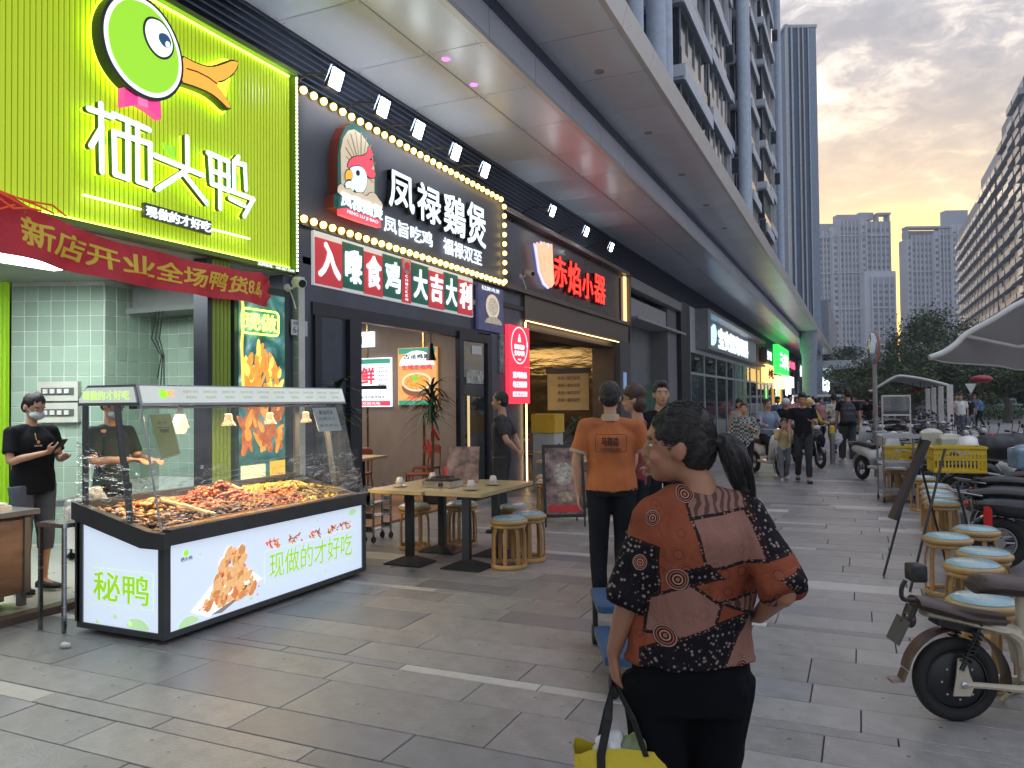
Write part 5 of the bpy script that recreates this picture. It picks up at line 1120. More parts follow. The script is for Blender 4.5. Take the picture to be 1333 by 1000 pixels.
# the food: heaps of small pieces in separate trays
icv = [(0, 0, 1), (.894, 0, .447), (.276, .85, .447), (-.724, .526, .447), (-.724, -.526, .447), (.276, -.85, .447), (.724, .526, -.447), (-.276, .85, -.447), (-.894, 0, -.447), (-.276, -.85, -.447), (.724, -.526, -.447), (0, 0, -1)]
icf = [(0, 1, 2), (0, 2, 3), (0, 3, 4), (0, 4, 5), (0, 5, 1), (1, 6, 2), (2, 7, 3), (3, 8, 4), (4, 9, 5), (5, 10, 1), (6, 7, 2), (7, 8, 3), (8, 9, 4), (9, 10, 5), (10, 6, 1), (6, 11, 7), (7, 11, 8), (8, 11, 9), (9, 11, 10), (10, 11, 6)]
def heap(nm, x0, x1, y0, y1, hgt, n, size, mt, par, flat_=1.0, seed=1):
    r = random.Random(seed); q = MB()
    for _ in range(n):
        u, v_ = r.random(), r.random(); x_ = x0+(x1-x0)*u; y_ = y0+(y1-y0)*v_
        h_ = hgt*(1-abs(2*u-1)**2.2)*(1-abs(2*v_-1)**2.5)*(.55+.9*(noise.noise(Vector((x_*7, y_*7, seed)))+.5)); z_ = bedz(x_)-.03+max(0, h_)*r.uniform(.55, 1)
        s_ = size*r.uniform(.8, 1.5); e_ = Euler((r.uniform(-.6, .6), r.uniform(-.6, .6), r.uniform(0, PI))).to_matrix()
        sc = (s_*r.uniform(.9, 2.2), s_*r.uniform(.5, .9), s_*r.uniform(.35, .7)*flat_)
        q.add([tuple(Vector((x_, y_, z_))+e_ @ Vector((v[0]*sc[0]*r.uniform(.75, 1.2), v[1]*sc[1]*r.uniform(.75, 1.2), v[2]*sc[2]))) for v in icv], icf)
    o_s = q.obj(nm, mt, par, world=True, fix=False); o_s.data.polygons.foreach_set('use_smooth', [True]*len(o_s.data.polygons)); return stuff(o_s)
m_or = M('golden_fried_pieces', (.55, .19, .03), .32, var=.5, vs=12, isl=.45, c2=(.8, .42, .12), coat=.3); m_br = M('dark_braised_pieces', (.13, .035, .015), .3, var=.6, vs=12, isl=.6, c2=(.3, .1, .04), coat=.4)
m_rd = M('chilli_red_pieces', (.50, .05, .012), .28, var=.5, vs=14, isl=.5, c2=(.75, .2, .05), coat=.5); m_ye = M('yellow_sliced_pieces', (.68, .34, .035), .35, var=.3, vs=10, isl=.35, c2=(.85, .55, .15)); m_gn = M('green_brown_skewered_pieces', (.2, .16, .04), .35, var=.6, vs=14, isl=.6, c2=(.42, .3, .07))
tray_m = M('shiny_food_tray', (.55, .5, .42), .22, metal=.9)
secs = [(-5.0, -4.68, 3.86, 4.5, .06, 190, .023, m_or), (-4.66, -4.42, 3.86, 4.4, .05, 170, .021, m_br), (-5.0, -4.55, 4.48, 5.1, .13, 520, .021, m_rd), (-4.62, -4.42, 4.42, 5.15, .05, 190, .02, m_br), (-4.56, -4.41, 4.5, 5.3, .04, 110, .018, m_rd),
        (-5.0, -4.76, 5.12, 5.98, .05, 230, .022, m_ye), (-4.76, -4.45, 5.15, 5.55, .07, 220, .02, m_rd), (-4.74, -4.45, 5.5, 5.98, .06, 260, .02, m_gn), (-4.46, -4.40, 5.2, 5.95, .03, 70, .018, m_ye), (-4.58, -4.42, 3.88, 4.15, .06, 60, .022, m_or)]
for k_, (a, b, c_, d_, h_, n_, s_, mt) in enumerate(secs):
    tr = MB(); zb = min(bedz(a), bedz(b))-.055
    tr.box(a-.012, b+.012, c_-.012, d_+.012, zb-.01, zb)
    for (xa, xb, ya, yb) in ((a-.012, a-.004, c_-.012, d_+.012), (b+.004, b+.012, c_-.012, d_+.012)): tr.box(xa, xb, ya, yb, zb+.0005, zb+.05)
    t_o = tr.obj('food_tray', tray_m, ca, world=True); heap('roast_pieces', a, b, c_, d_, h_, n_, s_, mt, t_o, seed=k_+2).location = -ca.location+Vector((0, 0, 0)) if False else (0, 0, 0)
# parts above were written in world metres: shift the heaps with their cart
for o_ in [o for o in bpy.data.objects if o.name.startswith('roast_pieces')]: o_.location = (-ca.location.x+o_.parent.location.x*0, -ca.location.y, 0)
sk = MB(); r_ = random.Random(5)
for i in range(46):
    y_ = r_.uniform(4.5, 5.95); x_ = r_.uniform(-4.7, -4.45); a = r_.uniform(-.4, .4)+PI/2*(r_.random() < .3); d_ = Vector((math.cos(a), math.sin(a), -.1))*.11; c_ = Vector((x_, y_, bedz(x_)+.035)); sk.tube([c_-d_, c_+d_], .0022, 4)
stuff(sk.obj('bamboo_skewer', M('bamboo', (.55, .4, .2), .6), ca, world=True))
for (a, b) in (((-4.42, 4.33, .80), (-4.62, 4.28, .86)), ((-4.78, 5.1, .86), (-4.98, 5.08, .93)), ((-4.44, 4.42, .78), (-4.75, 4.2, .9))): MB().tube([a, b], (.014, .006), 4).obj('divider', M('pale_divider', (.62, .5, .28), .5), ca, world=True)
# notices hanging inside
def glassfr(z0):     # frame on the slanted front glass: u along the street, v up the glass
    up_ = Vector((-.19, 0, .835)).normalized(); n_ = Vector((.835, 0, .19)).normalized()
    return lambda u, v, w: tuple(Vector((-4.30, u, .765))+up_*v+n_*w)
G = glassfr(0)
cdn = thing('olive_notice_card', 'olive green card with faint print stuck inside the cart glass', 'notice', (-4.4, 4.0, 1.2)); ol = M('olive_card', (.27, .27, .08), .5, es=.08, ec=(.4, .4, .1))
MB().prism([(3.86, .80), (4.05, .80), (4.08, .50), (3.9, .47)], -.014, -.010, G).obj('card', M('white_card_edge', (.6, .62, .5), .5), cdn, world=True); MB().prism([(3.868, .792), (4.042, .792), (4.07, .508), (3.906, .482)], -.0095, -.0075, G).obj('print', ol, cdn, world=True)
text('lettering', '栖头鸭', 3.92, 4.0, .72, .745, -.007, 0, G, M('olive_ink', (.08, .08, .02), .5), cdn); text('lettering', '鸭掌柜', 3.93, 4.01, .66, .69, -.007, 0, G, MATS['olive_ink'], cdn, bold=.02); MB().prism(ln((3.91, .70), (4.02, .70), .004), -.007, -.006, G).obj('rule', MATS['olive_ink'], cdn, world=True)
wn = thing('white_notice', 'small white opening notice taped at the right end of the cart glass', 'notice', (-4.4, 5.8, 1.45)); MB().prism([(5.62, .82), (5.96, .82), (5.99, .60), (5.65, .60)], -.012, -.008, G).obj('paper', M('grey_white_paper', (.5, .5, .52), .6), wn, world=True)
text('lettering', '新店开业', 5.70, 5.90, .755, .795, -.0075, 0, G, darker, wn, bold=.02); text('lettering', '招聘员工', 5.68, 5.92, .70, .73, -.0075, 0, G, darker, wn); text('lettering', '薪资面议', 5.68, 5.94, .64, .665, -.0075, 0, G, darker, wn)
pb_ = thing('hanging_plastic_bag', 'clear bag of plastic gloves hanging under the cart roof', 'bag', (-4.55, 4.22, 1.5)); q = MB().lathe([(.01, 1.6), (.03, 1.54), (.055, 1.47), (.05, 1.41), (.035, 1.39)], (-4.56, 4.2, 0), 12); q.obj('bag', M('clear_bag_plastic', (.7, .75, .78), .15, alpha=.45), pb_, smooth=True, world=True)
# prints on the lit panels
FF = FX(X1-.0115, 0, 0); inkg = E('lit_lime_print', (.38, .72, .02), .42)
MB().prism([(a, b) for a, b in rrect(4.745, 5.93, .19, .455, .02)], 0, .0006, FF).obj('print_frame', M('pale_lime_line', (.5, .72, .35), .5, es=.6, ec=(.55, .78, .4)), ca, world=True)
MB().prism([(a, b) for a, b in rrect(4.75, 5.925, .195, .45, .018)], .0008, .0013, FF).obj('print_field', cpan, ca, world=True)
text('lettering', '现做的才好吃', 4.80, 5.88, .225, .425, .002, .002, FF, inkg, ca, bold=-.006)
text('lettering', '栖头鸭', 3.93, 4.03, .525, .555, .001, .001, FF, darker, ca); MB().prism(circ(3.975, .58, .022), .001, .002, FF).obj('duck_print', headg, ca, world=True)
MB().prism([(4.02, .165), (4.18, .09), (4.72, .25), (4.6, .33), (4.2, .3)], .0007, .0015, FF).obj('plate_print', M('lit_plate_print', (.7, .72, .75), .4, es=.75, ec=(.78, .82, .88)), ca, world=True)
MB().prism([(4.2, .10), (4.70, .235), (4.62, .21), (4.3, .09)], .0016, .002, FF).obj('plate_edge_print', M('plate_shadow_ink', (.25, .2, .18), .5, es=.3, ec=(.4, .33, .3)), ca, world=True)
chk = [M('fried_print_%s' % n_, c_, .5, var=.3, vs=30, c2=c2_, es=.55, ec=c_) for n_, c_, c2_ in (('light', (.75, .42, .17), (.9, .62, .35)), ('mid', (.55, .24, .08), (.75, .4, .16)), ('dark', (.28, .09, .04), (.5, .2, .08)), ('red', (.75, .12, .05), (.85, .25, .1)))]
r_ = random.Random(21); cnt = 0
def blob(cx_, cz, a, b, th, mt, w):
    pl = [(cx_+a*math.cos(t)*math.cos(th)*(1+.25*math.cos(t))-b*math.sin(t)*math.sin(th), cz+a*math.cos(t)*math.sin(th)*(1+.25*math.cos(t))+b*math.sin(t)*math.cos(th)) for t in [2*PI*i/12 for i in range(12)]]
    return MB().prism(pl, w, w+.0003, FF)
pq = [MB() for _ in chk]
def addp(k_, m_): pq[k_].add(m_.v, m_.f)
for i in range(150):
    t = r_.random(); z_ = .16+.36*t**1.3; half = .27*(1-(z_-.14)/.44)**.8; u_ = 4.385+.05*(z_-.16)/.36+r_.uniform(-1, 1)*half; kk = r_.choices([0, 1, 2, 3], [.42, .3, .13, .15])[0]
    s_ = r_.uniform(.018, .04)*(1.0 if kk < 2 else .6); addp(kk, blob(u_, z_+.0, s_*1.25, s_*.75, r_.uniform(.2, 1.6), None, .002+i*.00003))
for i in range(26): addp(3, blob(r_.uniform(4.08, 4.72), r_.uniform(.13, .24), .009, .007, r_.random(), None, .0065))
for a, b in ((4.36, .5), (4.3, .42), (4.5, .43), (4.42, .36), (4.25, .3), (4.35, .25), (4.55, .3), (4.48, .25)): addp(0, blob(a, b, .055, .032, r_.uniform(.4, 1.3), None, .0068))
for k_, m_ in enumerate(pq): stuff(m_.obj('food_print', chk[k_], ca, world=True, fix=False))
pq = [MB() for _ in chk]
for c_ in (4.83, 5.1, 5.35, 5.6, 5.78):
    for i in range(16): addp(r_.choice([1, 2, 2, 3]), blob(c_+r_.uniform(-.07, .09), .49+r_.uniform(-.03, .035)+(c_-4.83)*.0, r_.uniform(.012, .026), r_.uniform(.005, .01), r_.uniform(-1.2, 1.2), None, .002+i*.0001))
for k_, m_ in enumerate(pq):
    if m_.v: stuff(m_.obj('small_food_print', chk[k_], ca, world=True, fix=False))
lf_m = M('pale_leaf_print', (.55, .8, .45), .5, es=.4, ec=(.5, .8, .4))
for (a, b, s_) in ((4.0, .09, .11), (4.2, .10, .03), (4.15, .17, .025), (4.3, .13, .02), (4.6, .12, .03), (5.5, .15, .025), (5.9, .6, .07), (5.4, .6, .02), (4.1, .55, .02)): MB().prism(smoothp([(a-s_, b-s_*.3), (a, b-s_*.35 if b-s_*.35 > .08 else .08), (a+s_, b), (a+s_*.3, b+s_*.5), (a-s_*.6, b+s_*.4)], 2), .0003, .0005, FF).obj('leaf_print', lf_m, ca, world=True)
FL2 = FY(0, Y0+.0115, 0)
MB().prism(rrect(-4.98, -4.36, .22, .47, .012), 0, .0006, FL2).obj('print_frame', MATS['pale_lime_line'], ca, world=True); MB().prism(rrect(-4.975, -4.365, .225, .465, .012), .0008, .0012, FL2).obj('print_field', cpan, ca, world=True)
text('lettering', '秘鸭', -4.94, -4.40, .245, .445, .002, .002, FL2, inkg, ca, bold=.01)
for (a, b, s_) in ((-4.5, .1, .13), (-4.72, .15, .03), (-4.9, .1, .02), (-4.58, .12, .02)): MB().prism(smoothp([(a-s_, b-.02), (a, b-.02), (a+s_, b-.02), (a+s_*.3, b+s_*.4), (a-s_*.6, b+s_*.4)], 2), .0003, .0005, FL2).obj('leaf_print', lf_m, ca, world=True)
ti = thing('crumpled_tissue', 'small crumpled white tissue on the pavement left of the cart', 'tissue', (-4.84, 3.5, 0)); MB().ell((0, 0, .02), (.03, .022, .02), 8, 6).ell((.02, .01, .018), (.018, .02, .018), 7, 5).obj('tissue', M('tissue_white', (.7, .7, .68), .8), ti)
bgc = thing('plastic_bag', 'crinkled clear plastic bag heaped on the far end of the cart counter', 'bag', (-5.2, 3.95, .8)); me_ = voxel(MB().ell((0, 0, .06), (.12, .14, .09)).ell((.03, .06, .14), (.07, .08, .08)), .015, 1, disp=lambda p, n: .03*noise.noise(p*22)); mobj('bag', me_, M('clear_bag_plastic', (.7, .75, .78), .15, alpha=.45), bgc); bgc.location = (-5.22, 3.92, .78)
shf = thing('side_shelf', 'narrow steel side shelf holding the clear bag behind the cart', 'shelf', (-5.25, 4.0, 0)); MB().box(-5.42, -5.13, 3.7, 4.5, .74, .77).obj('top', steel, shf, world=True)
for (x_, y_) in ((-5.4, 3.72), (-5.15, 3.72), (-5.4, 4.47), (-5.15, 4.47)): MB().box(x_-.012, x_+.012, y_-.012, y_+.012, 0, .74).obj('leg', steel, shf, world=True)
# =============================================================== tables, stools and street furniture
bamb = M('varnished_bamboo', (.42, .24, .09), .38, var=.3, vs=4, stretch=(1, 1, .3), isl=.12, coat=.2); bambr = M('stool_rim_wood', (.46, .28, .10), .35, var=.2, coat=.2)
cush = M('pale_blue_vinyl', (.27, .43, .47), .3, var=.06, coat=.3)
def make_stool(label, loc, rz=0, group='drum stools with pale blue seats'):
    t = thing('drum_stool', label, 'stool', loc, rz, group)
    MB().lathe([(.0, .425), (.175, .425), (.185, .435), (.187, .45), (.18, .462), (.165, .468)], (0, 0, 0), 28).obj('seat_rim', bambr, t, smooth=True)
    MB().lathe([(.165, .462), (.164, .474), (.14, .488), (.08, .496), (.0, .499)], (0, 0, 0), 28).obj('cushion', cush, t, smooth=True)
    MB().torus((0, 0, .025), .165, .014, 28, 6, rr=.022).obj('base_ring', bambr, t, smooth=True); MB().torus((0, 0, .405), .158, .012, 28, 6, rr=.016).obj('top_ring', bambr, t, smooth=True)
    me = None
    for i in range(8):
        a = 2*PI*i/8
        if me is None:
            pts = [(.158, 0, .01), (.163, 0, .06), (.165, 0, .2), (.16, 0, .32), (.142, 0, .385), (.15, 0, .425)]
            o = MB().tube(pts, [(.009, .021)]*6, 6, flat=(1, 0, 0)).obj('slat', bamb, t, smooth=True); me = o.data
        else: o = bpy.data.objects.new('slat', me); col.objects.link(o); o.parent = t
        o.rotation_euler = (0, 0, a)
    return t
st0 = make_stool('drum stool at the near right corner of the two outdoor tables', (-3.13, 6.86, 0), .2)
for (x_, y_, a, lb) in ((-3.08, 7.22, .5, 'drum stool tucked just behind the nearest one at the outdoor tables'), (-3.43, 7.68, .1, 'drum stool at the far right side of the outdoor tables'), (-4.5, 7.37, .9, 'drum stool left of the table posts near the restaurant door'), (-4.1, 7.72, .3, 'drum stool behind the table posts in the middle'),
                        (-4.33, 10.92, .7, 'drum stool with a green tinted seat behind the leaning menu board'), (-4.07, 10.29, .2, 'drum stool by the far table nearer the leaning menu board')): dup(st0, (x_, y_, 0), a, lb)
G2 = 'drum stools lined up along the scooters'
for (x_, y_, a, lb) in ((.78, 9.59, .4, 'front stool of the tight cluster of four beside the scooters'), (.80, 10.1, .1, 'second stool of the tight cluster beside the scooters'), (.81, 10.58, .6, 'third stool of the tight cluster beside the scooters'), (.85, 11.31, .2, 'rearmost stool of the tight cluster beside the scooters'),
                        (.88, 7.71, .3, 'stool behind and right of the leaning easel leg'), (.62, 7.2, .7, 'stool just right of the black easel feet'), (.80, 6.58, .1, 'third stool back from the cream electric bicycle'), (.67, 6.09, .5, 'stool right behind the cream bicycle saddle'), (.60, 5.04, .2, 'stool partly hidden under the cream bicycle seat'),
                        (.47, 13.9, .2, 'yellowish stool far back behind the steel trolley'), (.66, 14.5, .6, 'yellowish stool farther back behind the steel trolley'), (.78, 12.4, .3, 'stool half hidden behind the yellow crate')): dup(st0, (x_, y_, 0), a, lb, G2)
ttop = M('pale_wood_tabletop', (.46, .35, .18), .35, var=.12, vs=2.5, stretch=(3, .5, 1), coat=.15); blk_m = M('black_powder_coat', (.02, .022, .028), .35)
def make_table(lb, loc, w, d, rz=0):
    t = thing('restaurant_table', lb, 'table', loc, rz, 'pale wood tables outside the restaurants')
    MB().cbox((0, 0, .735), (w, d, .035), bev=.012).obj('tabletop', ttop, t); MB().cbox((0, 0, .716), (w-.02, d-.02, .006)).obj('edge', M('table_edge_dark', (.2, .14, .07), .5), t)
    for s_ in (-1, 1):
        c = s_*d*.27
        MB().cbox((0, c, .37), (.075, .06, .68)).obj('post', blk_m, t)
        q = MB(); a, b = .21, .16; q.add([(-a, c-b, 0), (a, c-b, 0), (a, c+b, 0), (-a, c+b, 0), (-a, c-b, .012), (a, c-b, .012), (a, c+b, .012), (-a, c+b, .012), (-.05, c-.04, .075), (.05, c-.04, .075), (.05, c+.04, .075), (-.05, c+.04, .075)],
              [(0, 3, 2, 1), (0, 1, 5, 4), (1, 2, 6, 5), (2, 3, 7, 6), (3, 0, 4, 7), (4, 5, 9, 8), (5, 6, 10, 9), (6, 7, 11, 10), (7, 4, 8, 11), (8, 9, 10, 11)]); q.obj('base_plate', blk_m, t)
        MB().cbox((0, c, .70), (.3, .22, .025)).obj('top_bracket', blk_m, t)
    return t
tb1 = make_table('left half of the joined pale wood tables outside the chicken restaurant', (-4.13, 7.0, 0), .62, 1.22)
tb2 = dup(tb1, (-3.50, 7.02, 0), 0, 'right half of the joined pale wood tables outside the chicken restaurant')
tb3 = dup(tb1, (-3.95, 10.9, 0), 0, 'far pale wood table behind the orange shirt man, set with bowls')
tb4 = dup(tb1, (-4.7, 12.6, 0), 0, 'pale wood table right by the bronze restaurant opening')
por = M('white_porcelain', (.62, .6, .56), .2, coat=.4)
def make_bowls(lb, loc):
    t = thing('bowl_stack', lb, 'tableware', loc, 0, 'bowl and cup settings on the tables')
    MB().lathe([(.0, .0), (.04, .0), (.075, .012), (.078, .016), (.04, .008), (0, .006)], (0, 0, 0), 20).obj('saucer', por, t, smooth=True)
    MB().lathe([(.022, .012), (.03, .02), (.05, .05), (.052, .052), (.047, .05), (.02, .022), (0, .02)], (0, 0, 0), 20).obj('bowl', por, t, smooth=True)
    MB().lathe([(.038, .052), (.036, .075), (.026, .098), (.022, .1), (.0, .1)], (0, 0, 0), 18).obj('cup', por, t, smooth=True); return t
bw = make_bowls('bowl and upturned cup at the near left of the joined tables', (-4.25, 6.68, .7526))
for (x_, y_, lb) in ((-4.2, 7.25, 'bowl and upturned cup beside the red pot'), (-3.43, 6.65, 'bowl and upturned cup at the near right of the joined tables'), (-3.42, 7.12, 'bowl and upturned cup behind the near right one'), (-4.1, 10.7, 'left bowl setting on the far table behind the orange shirt man'), (-3.85, 10.9, 'right bowl setting on the far table behind the orange shirt man')): dup(bw, (x_, y_, .7526), 0, lb)
hp_ = thing('hot_pot_stove', 'portable steel gas stove with a black grate on the outdoor tables', 'stove', (-3.85, 6.85, .7526))
MB().cbox((0, 0, .035), (.34, .27, .06), bev=.02).obj('body', steel, hp_); MB().cbox((0, 0, .072), (.30, .23, .012), bev=.02).obj('drip_pan', black_pl, hp_); q = MB().torus((0, 0, .098), .08, .006, 20, 6)
for i in range(4): a = PI/4+i*PI/2; q.tube([(.05*math.cos(a), .05*math.sin(a), .1), (.12*math.cos(a), .11*math.sin(a), .1), (.12*math.cos(a), .11*math.sin(a), .078)], .006, 5)
q.obj('grate', black_pl, hp_); MB().lathe([(.022, 0), (.02, .02)], (.05, -.137, .035), 12, rot=(PI/2, 0, 0)).obj('knob', black_pl, hp_)
def red_pot(lb, loc, s_=1):
    rp = thing('red_water_jar', lb, 'jar', loc, 0, 'red enamel jars on the tables'); MB().lathe([(.0, 0), (.06, .0), (.068, .02), (.068, .12), (.058, .14), (.052, .145)], (0, 0, 0), 20).obj('body', red_m, rp, smooth=True)
    MB().lathe([(.054, .145), (.05, .16), (.02, .168), (.018, .185), (0, .187)], (0, 0, 0), 18).obj('lid', red_m, rp, smooth=True); MB().torus((.075, 0, .08), .035, .007, 14, 6, axis='y', a0=-PI/2, a1=PI/2).obj('handle', red_m, rp); return rp
rp0 = red_pot('red jar beside the stove on the outdoor tables', (-4.02, 7.3, .7526))
# menu stand on table
ms = thing('table_menu_stand', 'upright tilted menu card on the table behind the red jar', 'menu', (-3.83, 7.25, .7526)); menu_p = M('dark_food_menu_print', (.12, .06, .06), .35, var=.8, vs=7, c2=(.5, .32, .3))
MB().cbox((0, 0, .19), (.34, .012, .38), rot=(-.2, .0, .25)).obj('card', menu_p, ms); MB().cbox((0, .02, .01), (.22, .1, .02), rot=(0, 0, .25)).obj('foot', black_pl, ms)
fm = lambda u, v, w: tuple(Matrix.Translation(ms.location) @ Euler((-.2, 0, .25)).to_matrix().to_4x4() @ Vector((u, -w, v+.19)))
text('lettering', '招牌鸡煲', -.13, .13, .08, .15, .008, .001, fm, M('menu_pale_ink', (.7, .65, .6), .5), ms, bold=.02)
for i in range(4): text('lettering', '鲜香美味好鸡', -.12, .1, .02-.05*i, .05-.05*i, .008, 0, fm, MATS['menu_pale_ink'], ms)
# leaning A board near the waiter
ab = thing('menu_board', 'black framed menu board with a bowl picture leaning behind the tables', 'sign board', (-3.45, 9.3, 0))
ab.rotation_euler = (0, 0, R(28))
q = MB().box(-.27, .27, -.015, .015, 1.02, 1.06).box(-.27, .27, -.015, .015, .12, .16).box(-.27, -.235, -.015, .015, .161, 1.019).box(.235, .27, -.015, .015, .161, 1.019)
def tilt(mb, a, z0=0): c, s_ = math.cos(a), math.sin(a); mb.v = [(x, y*c-(z-z0)*s_*-1, (z-z0)*c+y*s_*0+z0) for x, y, z in mb.v]; return mb
tilt(q, .22).obj('frame', black_pl, ab); tilt(MB().box(-.234, .234, -.008, .008, .161, 1.019), .22).obj('print', menu_p, ab)
tilt(MB().prism(circ(0, .68, .13, .15), .0, .004, lambda u, v, w: (u, -.0085-w, v)), .22).obj('bowl_print', M('bowl_picture_print', (.45, .35, .3), .4, var=.6, vs=20, c2=(.75, .68, .6)), ab)
tilt(MB().prism(circ(.02, .38, .11, .07), .0, .004, lambda u, v, w: (u, -.0085-w, v)), .22).obj('dish_print', M('dish_picture_print', (.35, .2, .1), .4, var=.6, vs=20, c2=(.6, .5, .35)), ab)
tilt(MB().box(-.21, .21, -.012, -.0085, .19, .28), .22).obj('red_band', red_m, ab)
for s_ in (-1, 1): MB().tube([(s_*.25, 0, 0), (s_*.25, .22, .98)], .012, 6).tube([(s_*.22, .5, 0), (s_*.22, .2, .95)], .01, 6).obj('leg', black_pl, ab)
# small tray trolley by the post
def trolley(lb, loc, w, d, h, rz, sh=3, grp='steel shelf trolleys'):
    t = thing('steel_trolley', lb, 'trolley', loc, rz, grp)
    for sx in (-1, 1):
        for sy in (-1, 1):
            MB().tube([(sx*w/2, sy*d/2, .09), (sx*w/2, sy*d/2, h)], .014, 7).obj('upright', steel, t); MB().lathe([(.035, -.012), (.035, .012)], (sx*w/2, sy*d/2, .036), 12, axis='x').tube([(sx*w/2, sy*d/2, .036), (sx*w/2, sy*d/2, .1)], .011, 5).obj('caster', rubber, t)
    for i in range(sh):
        z = .14+(h-.16)*i/(sh-1); MB().cbox((0, 0, z), (w, d, .012)).box(-w/2, w/2, -d/2-.008, -d/2, z-.02, z+.045).box(-w/2, w/2, d/2, d/2+.008, z-.02, z+.045).obj('shelf', steel, t)
    return t
trolley('low steel rack of crossbars beside the dark door post', (-5.17, 7.65, 0), .12, .36, .62, 0, 4)
tr0 = trolley('tall steel trolley standing alone on the right of the walkway', (.52, 13.4, 0), .52, .5, 1.02, .15)
# chairs & tables inside shop 2 (red metal)
def metal_chair(lb, loc, rz, mt, grp):
    c = thing('metal_chair', lb, 'chair', loc, rz, grp)
    MB().cbox((0, 0, .45), (.38, .38, .025), bev=.03).obj('seat', mt, c); MB().cbox((0, .185, .76), (.34, .015, .13), bev=.01).obj('back_slat', mt, c)
    MB().tube([(-.17, .17, .45), (-.17, .2, .8), (-.13, .205, .84), (.13, .205, .84), (.17, .2, .8), (.17, .17, .45)], .012, 6).obj('back_frame', mt, c)
    for sx in (-1, 1):
        for sy in (-1, 1): MB().tube([(sx*.16, sy*.16, .44), (sx*.2, sy*.2, 0)], [.013, .009], 6).obj('leg', mt, c)
    return c
rm = M('red_brown_metal', (.28, .07, .04), .4, metal=.3)
c0 = metal_chair('red brown metal chair inside nearest the dark post', (-6.7, 9.1, .02), 2.6, rm, 'metal chairs inside the chicken restaurant')
for (x_, y_, a, lb) in ((-7.4, 10.4, .3, 'metal chair behind the inner wooden table'), (-6.4, 10.6, -.9, 'metal chair right of the inner wooden table'), (-7.9, 9.2, 1.6, 'metal chair deepest left inside the restaurant'), (-6.9, 11.7, 0, 'pale metal chair standing against the brown wall')): dup(c0, (x_, y_, .02), a, lb)
dup(tb1, (-7.1, 9.8, .02), .1, 'wooden table inside the restaurant carrying a red jar', 'tables inside the restaurants'); dup(rp0, (-7.0, 9.6, .773), .3, 'red jar on the inner restaurant table')
for i, (x_, y_) in enumerate(((-8.2, 14.6), (-8.2, 16.4), (-7.0, 15.2), (-9.6, 15.4))):
    dup(tb1, (x_, y_, .02), .0, ['dark dining table deep in the bronze restaurant', 'second dining table in the bronze restaurant', 'dining table nearest the bronze restaurant opening', 'dining table by the service counter'][i], 'tables inside the restaurants')
    for k_, (dx, dy, a) in enumerate(((0, -.85, PI), (0, .85, 0), (.65, 0, -PI/2))): dup(c0, (x_+dx, y_+dy, .02), a, 'metal chair at the %s side of the %s' % (['near', 'far', 'street'][k_], ['dark table deep in the bronze restaurant', 'second table in the bronze restaurant', 'table nearest the bronze restaurant opening', 'table by the service counter'][i]), 'metal chairs in the bronze restaurant')
# plant with ribbons
def dracaena(lb, loc, h, n, rb, pot_m, L_=.45, seed=1, blade=.022):
    t = thing('potted_plant', lb, 'plant', loc); r = random.Random(seed)
    MB().lathe([(.1, 0), (.14, .02), (.17, .3), (.185, .32), (.165, .32), (.15, .28), (0, .28)], (0, 0, 0), 18).obj('pot', pot_m, t, smooth=True)
    MB().tube([(0, 0, .25), (.02, .01, h*.6), (-.01, 0, h)], [.025, .02, .012], 7).obj('stem', M('plant_stem', (.12, .09, .05), .7), t)
    lm = M('dark_strap_leaf', (.02, .055, .025), .4, var=.4, isl=.4)
    for i in range(n):
        a = r.uniform(0, 2*PI); el = r.uniform(-.2, 1.3); z0 = h*r.uniform(.72, 1.03); l = L_*r.uniform(.7, 1.1); pts = []
        for k_ in range(5):
            s_ = k_/4; pts.append((math.cos(a)*l*s_*math.cos(el*(1-s_*.5)), math.sin(a)*l*s_*math.cos(el*(1-s_*.5)), z0+l*s_*math.sin(el)-.55*l*s_**2.2))
        MB().tube(pts, [(blade*.5, .002), (blade, .003), (blade*.9, .003), (blade*.6, .002), (.002, .001)], 4, flat=(-math.sin(a), math.cos(a), 0)).obj('leaf', lm, t, smooth=True)
    if rb:
        for i in range(4): MB().cbox((.1*math.cos(i*1.7), .1*math.sin(i*1.7)-.05, h*.62-.06*i), (.05, .01, .22), rot=(.2, .3*(i-1.5), i)).obj('red_ribbon', red_m, t)
    return t
dracaena('drooping dark strap leaf plant with red ribbons at the restaurant door', (-6.15, 10.6, .02), 1.75, 70, True, M('dark_pot', (.05, .045, .04), .5), .55, 3)
dracaena('spiky green and red plant beside the yellow and grey box', (-5.2, 14.6, 0), 1.15, 46, True, M('dark_pot', (.05, .045, .04), .5), .42, 5)
dracaena('leafy dark plant behind the cart against the dark pillar', (-5.4, 7.2, 0), 1.75, 60, False, M('dark_pot', (.05, .045, .04), .5), .34, 8, .03)
# yellow topped stand
ys_ = thing('yellow_topped_stand', 'tall grey stand with a yellow box top beside the red lit boxes', 'stand', (-5.1, 12.9, 0)); MB().cbox((0, 0, .52), (.42, .42, 1.04), bev=.01).obj('body', M('pale_stand_grey', (.42, .43, .44), .5), ys_); MB().cbox((0, 0, 1.21), (.46, .46, .33), bev=.01).obj('top_box', M('ochre_yellow', (.6, .38, .03), .45), ys_)
MB().cbox((.215, 0, .6), (.004, .08, .5)).obj('slot_print', black_pl, ys_)
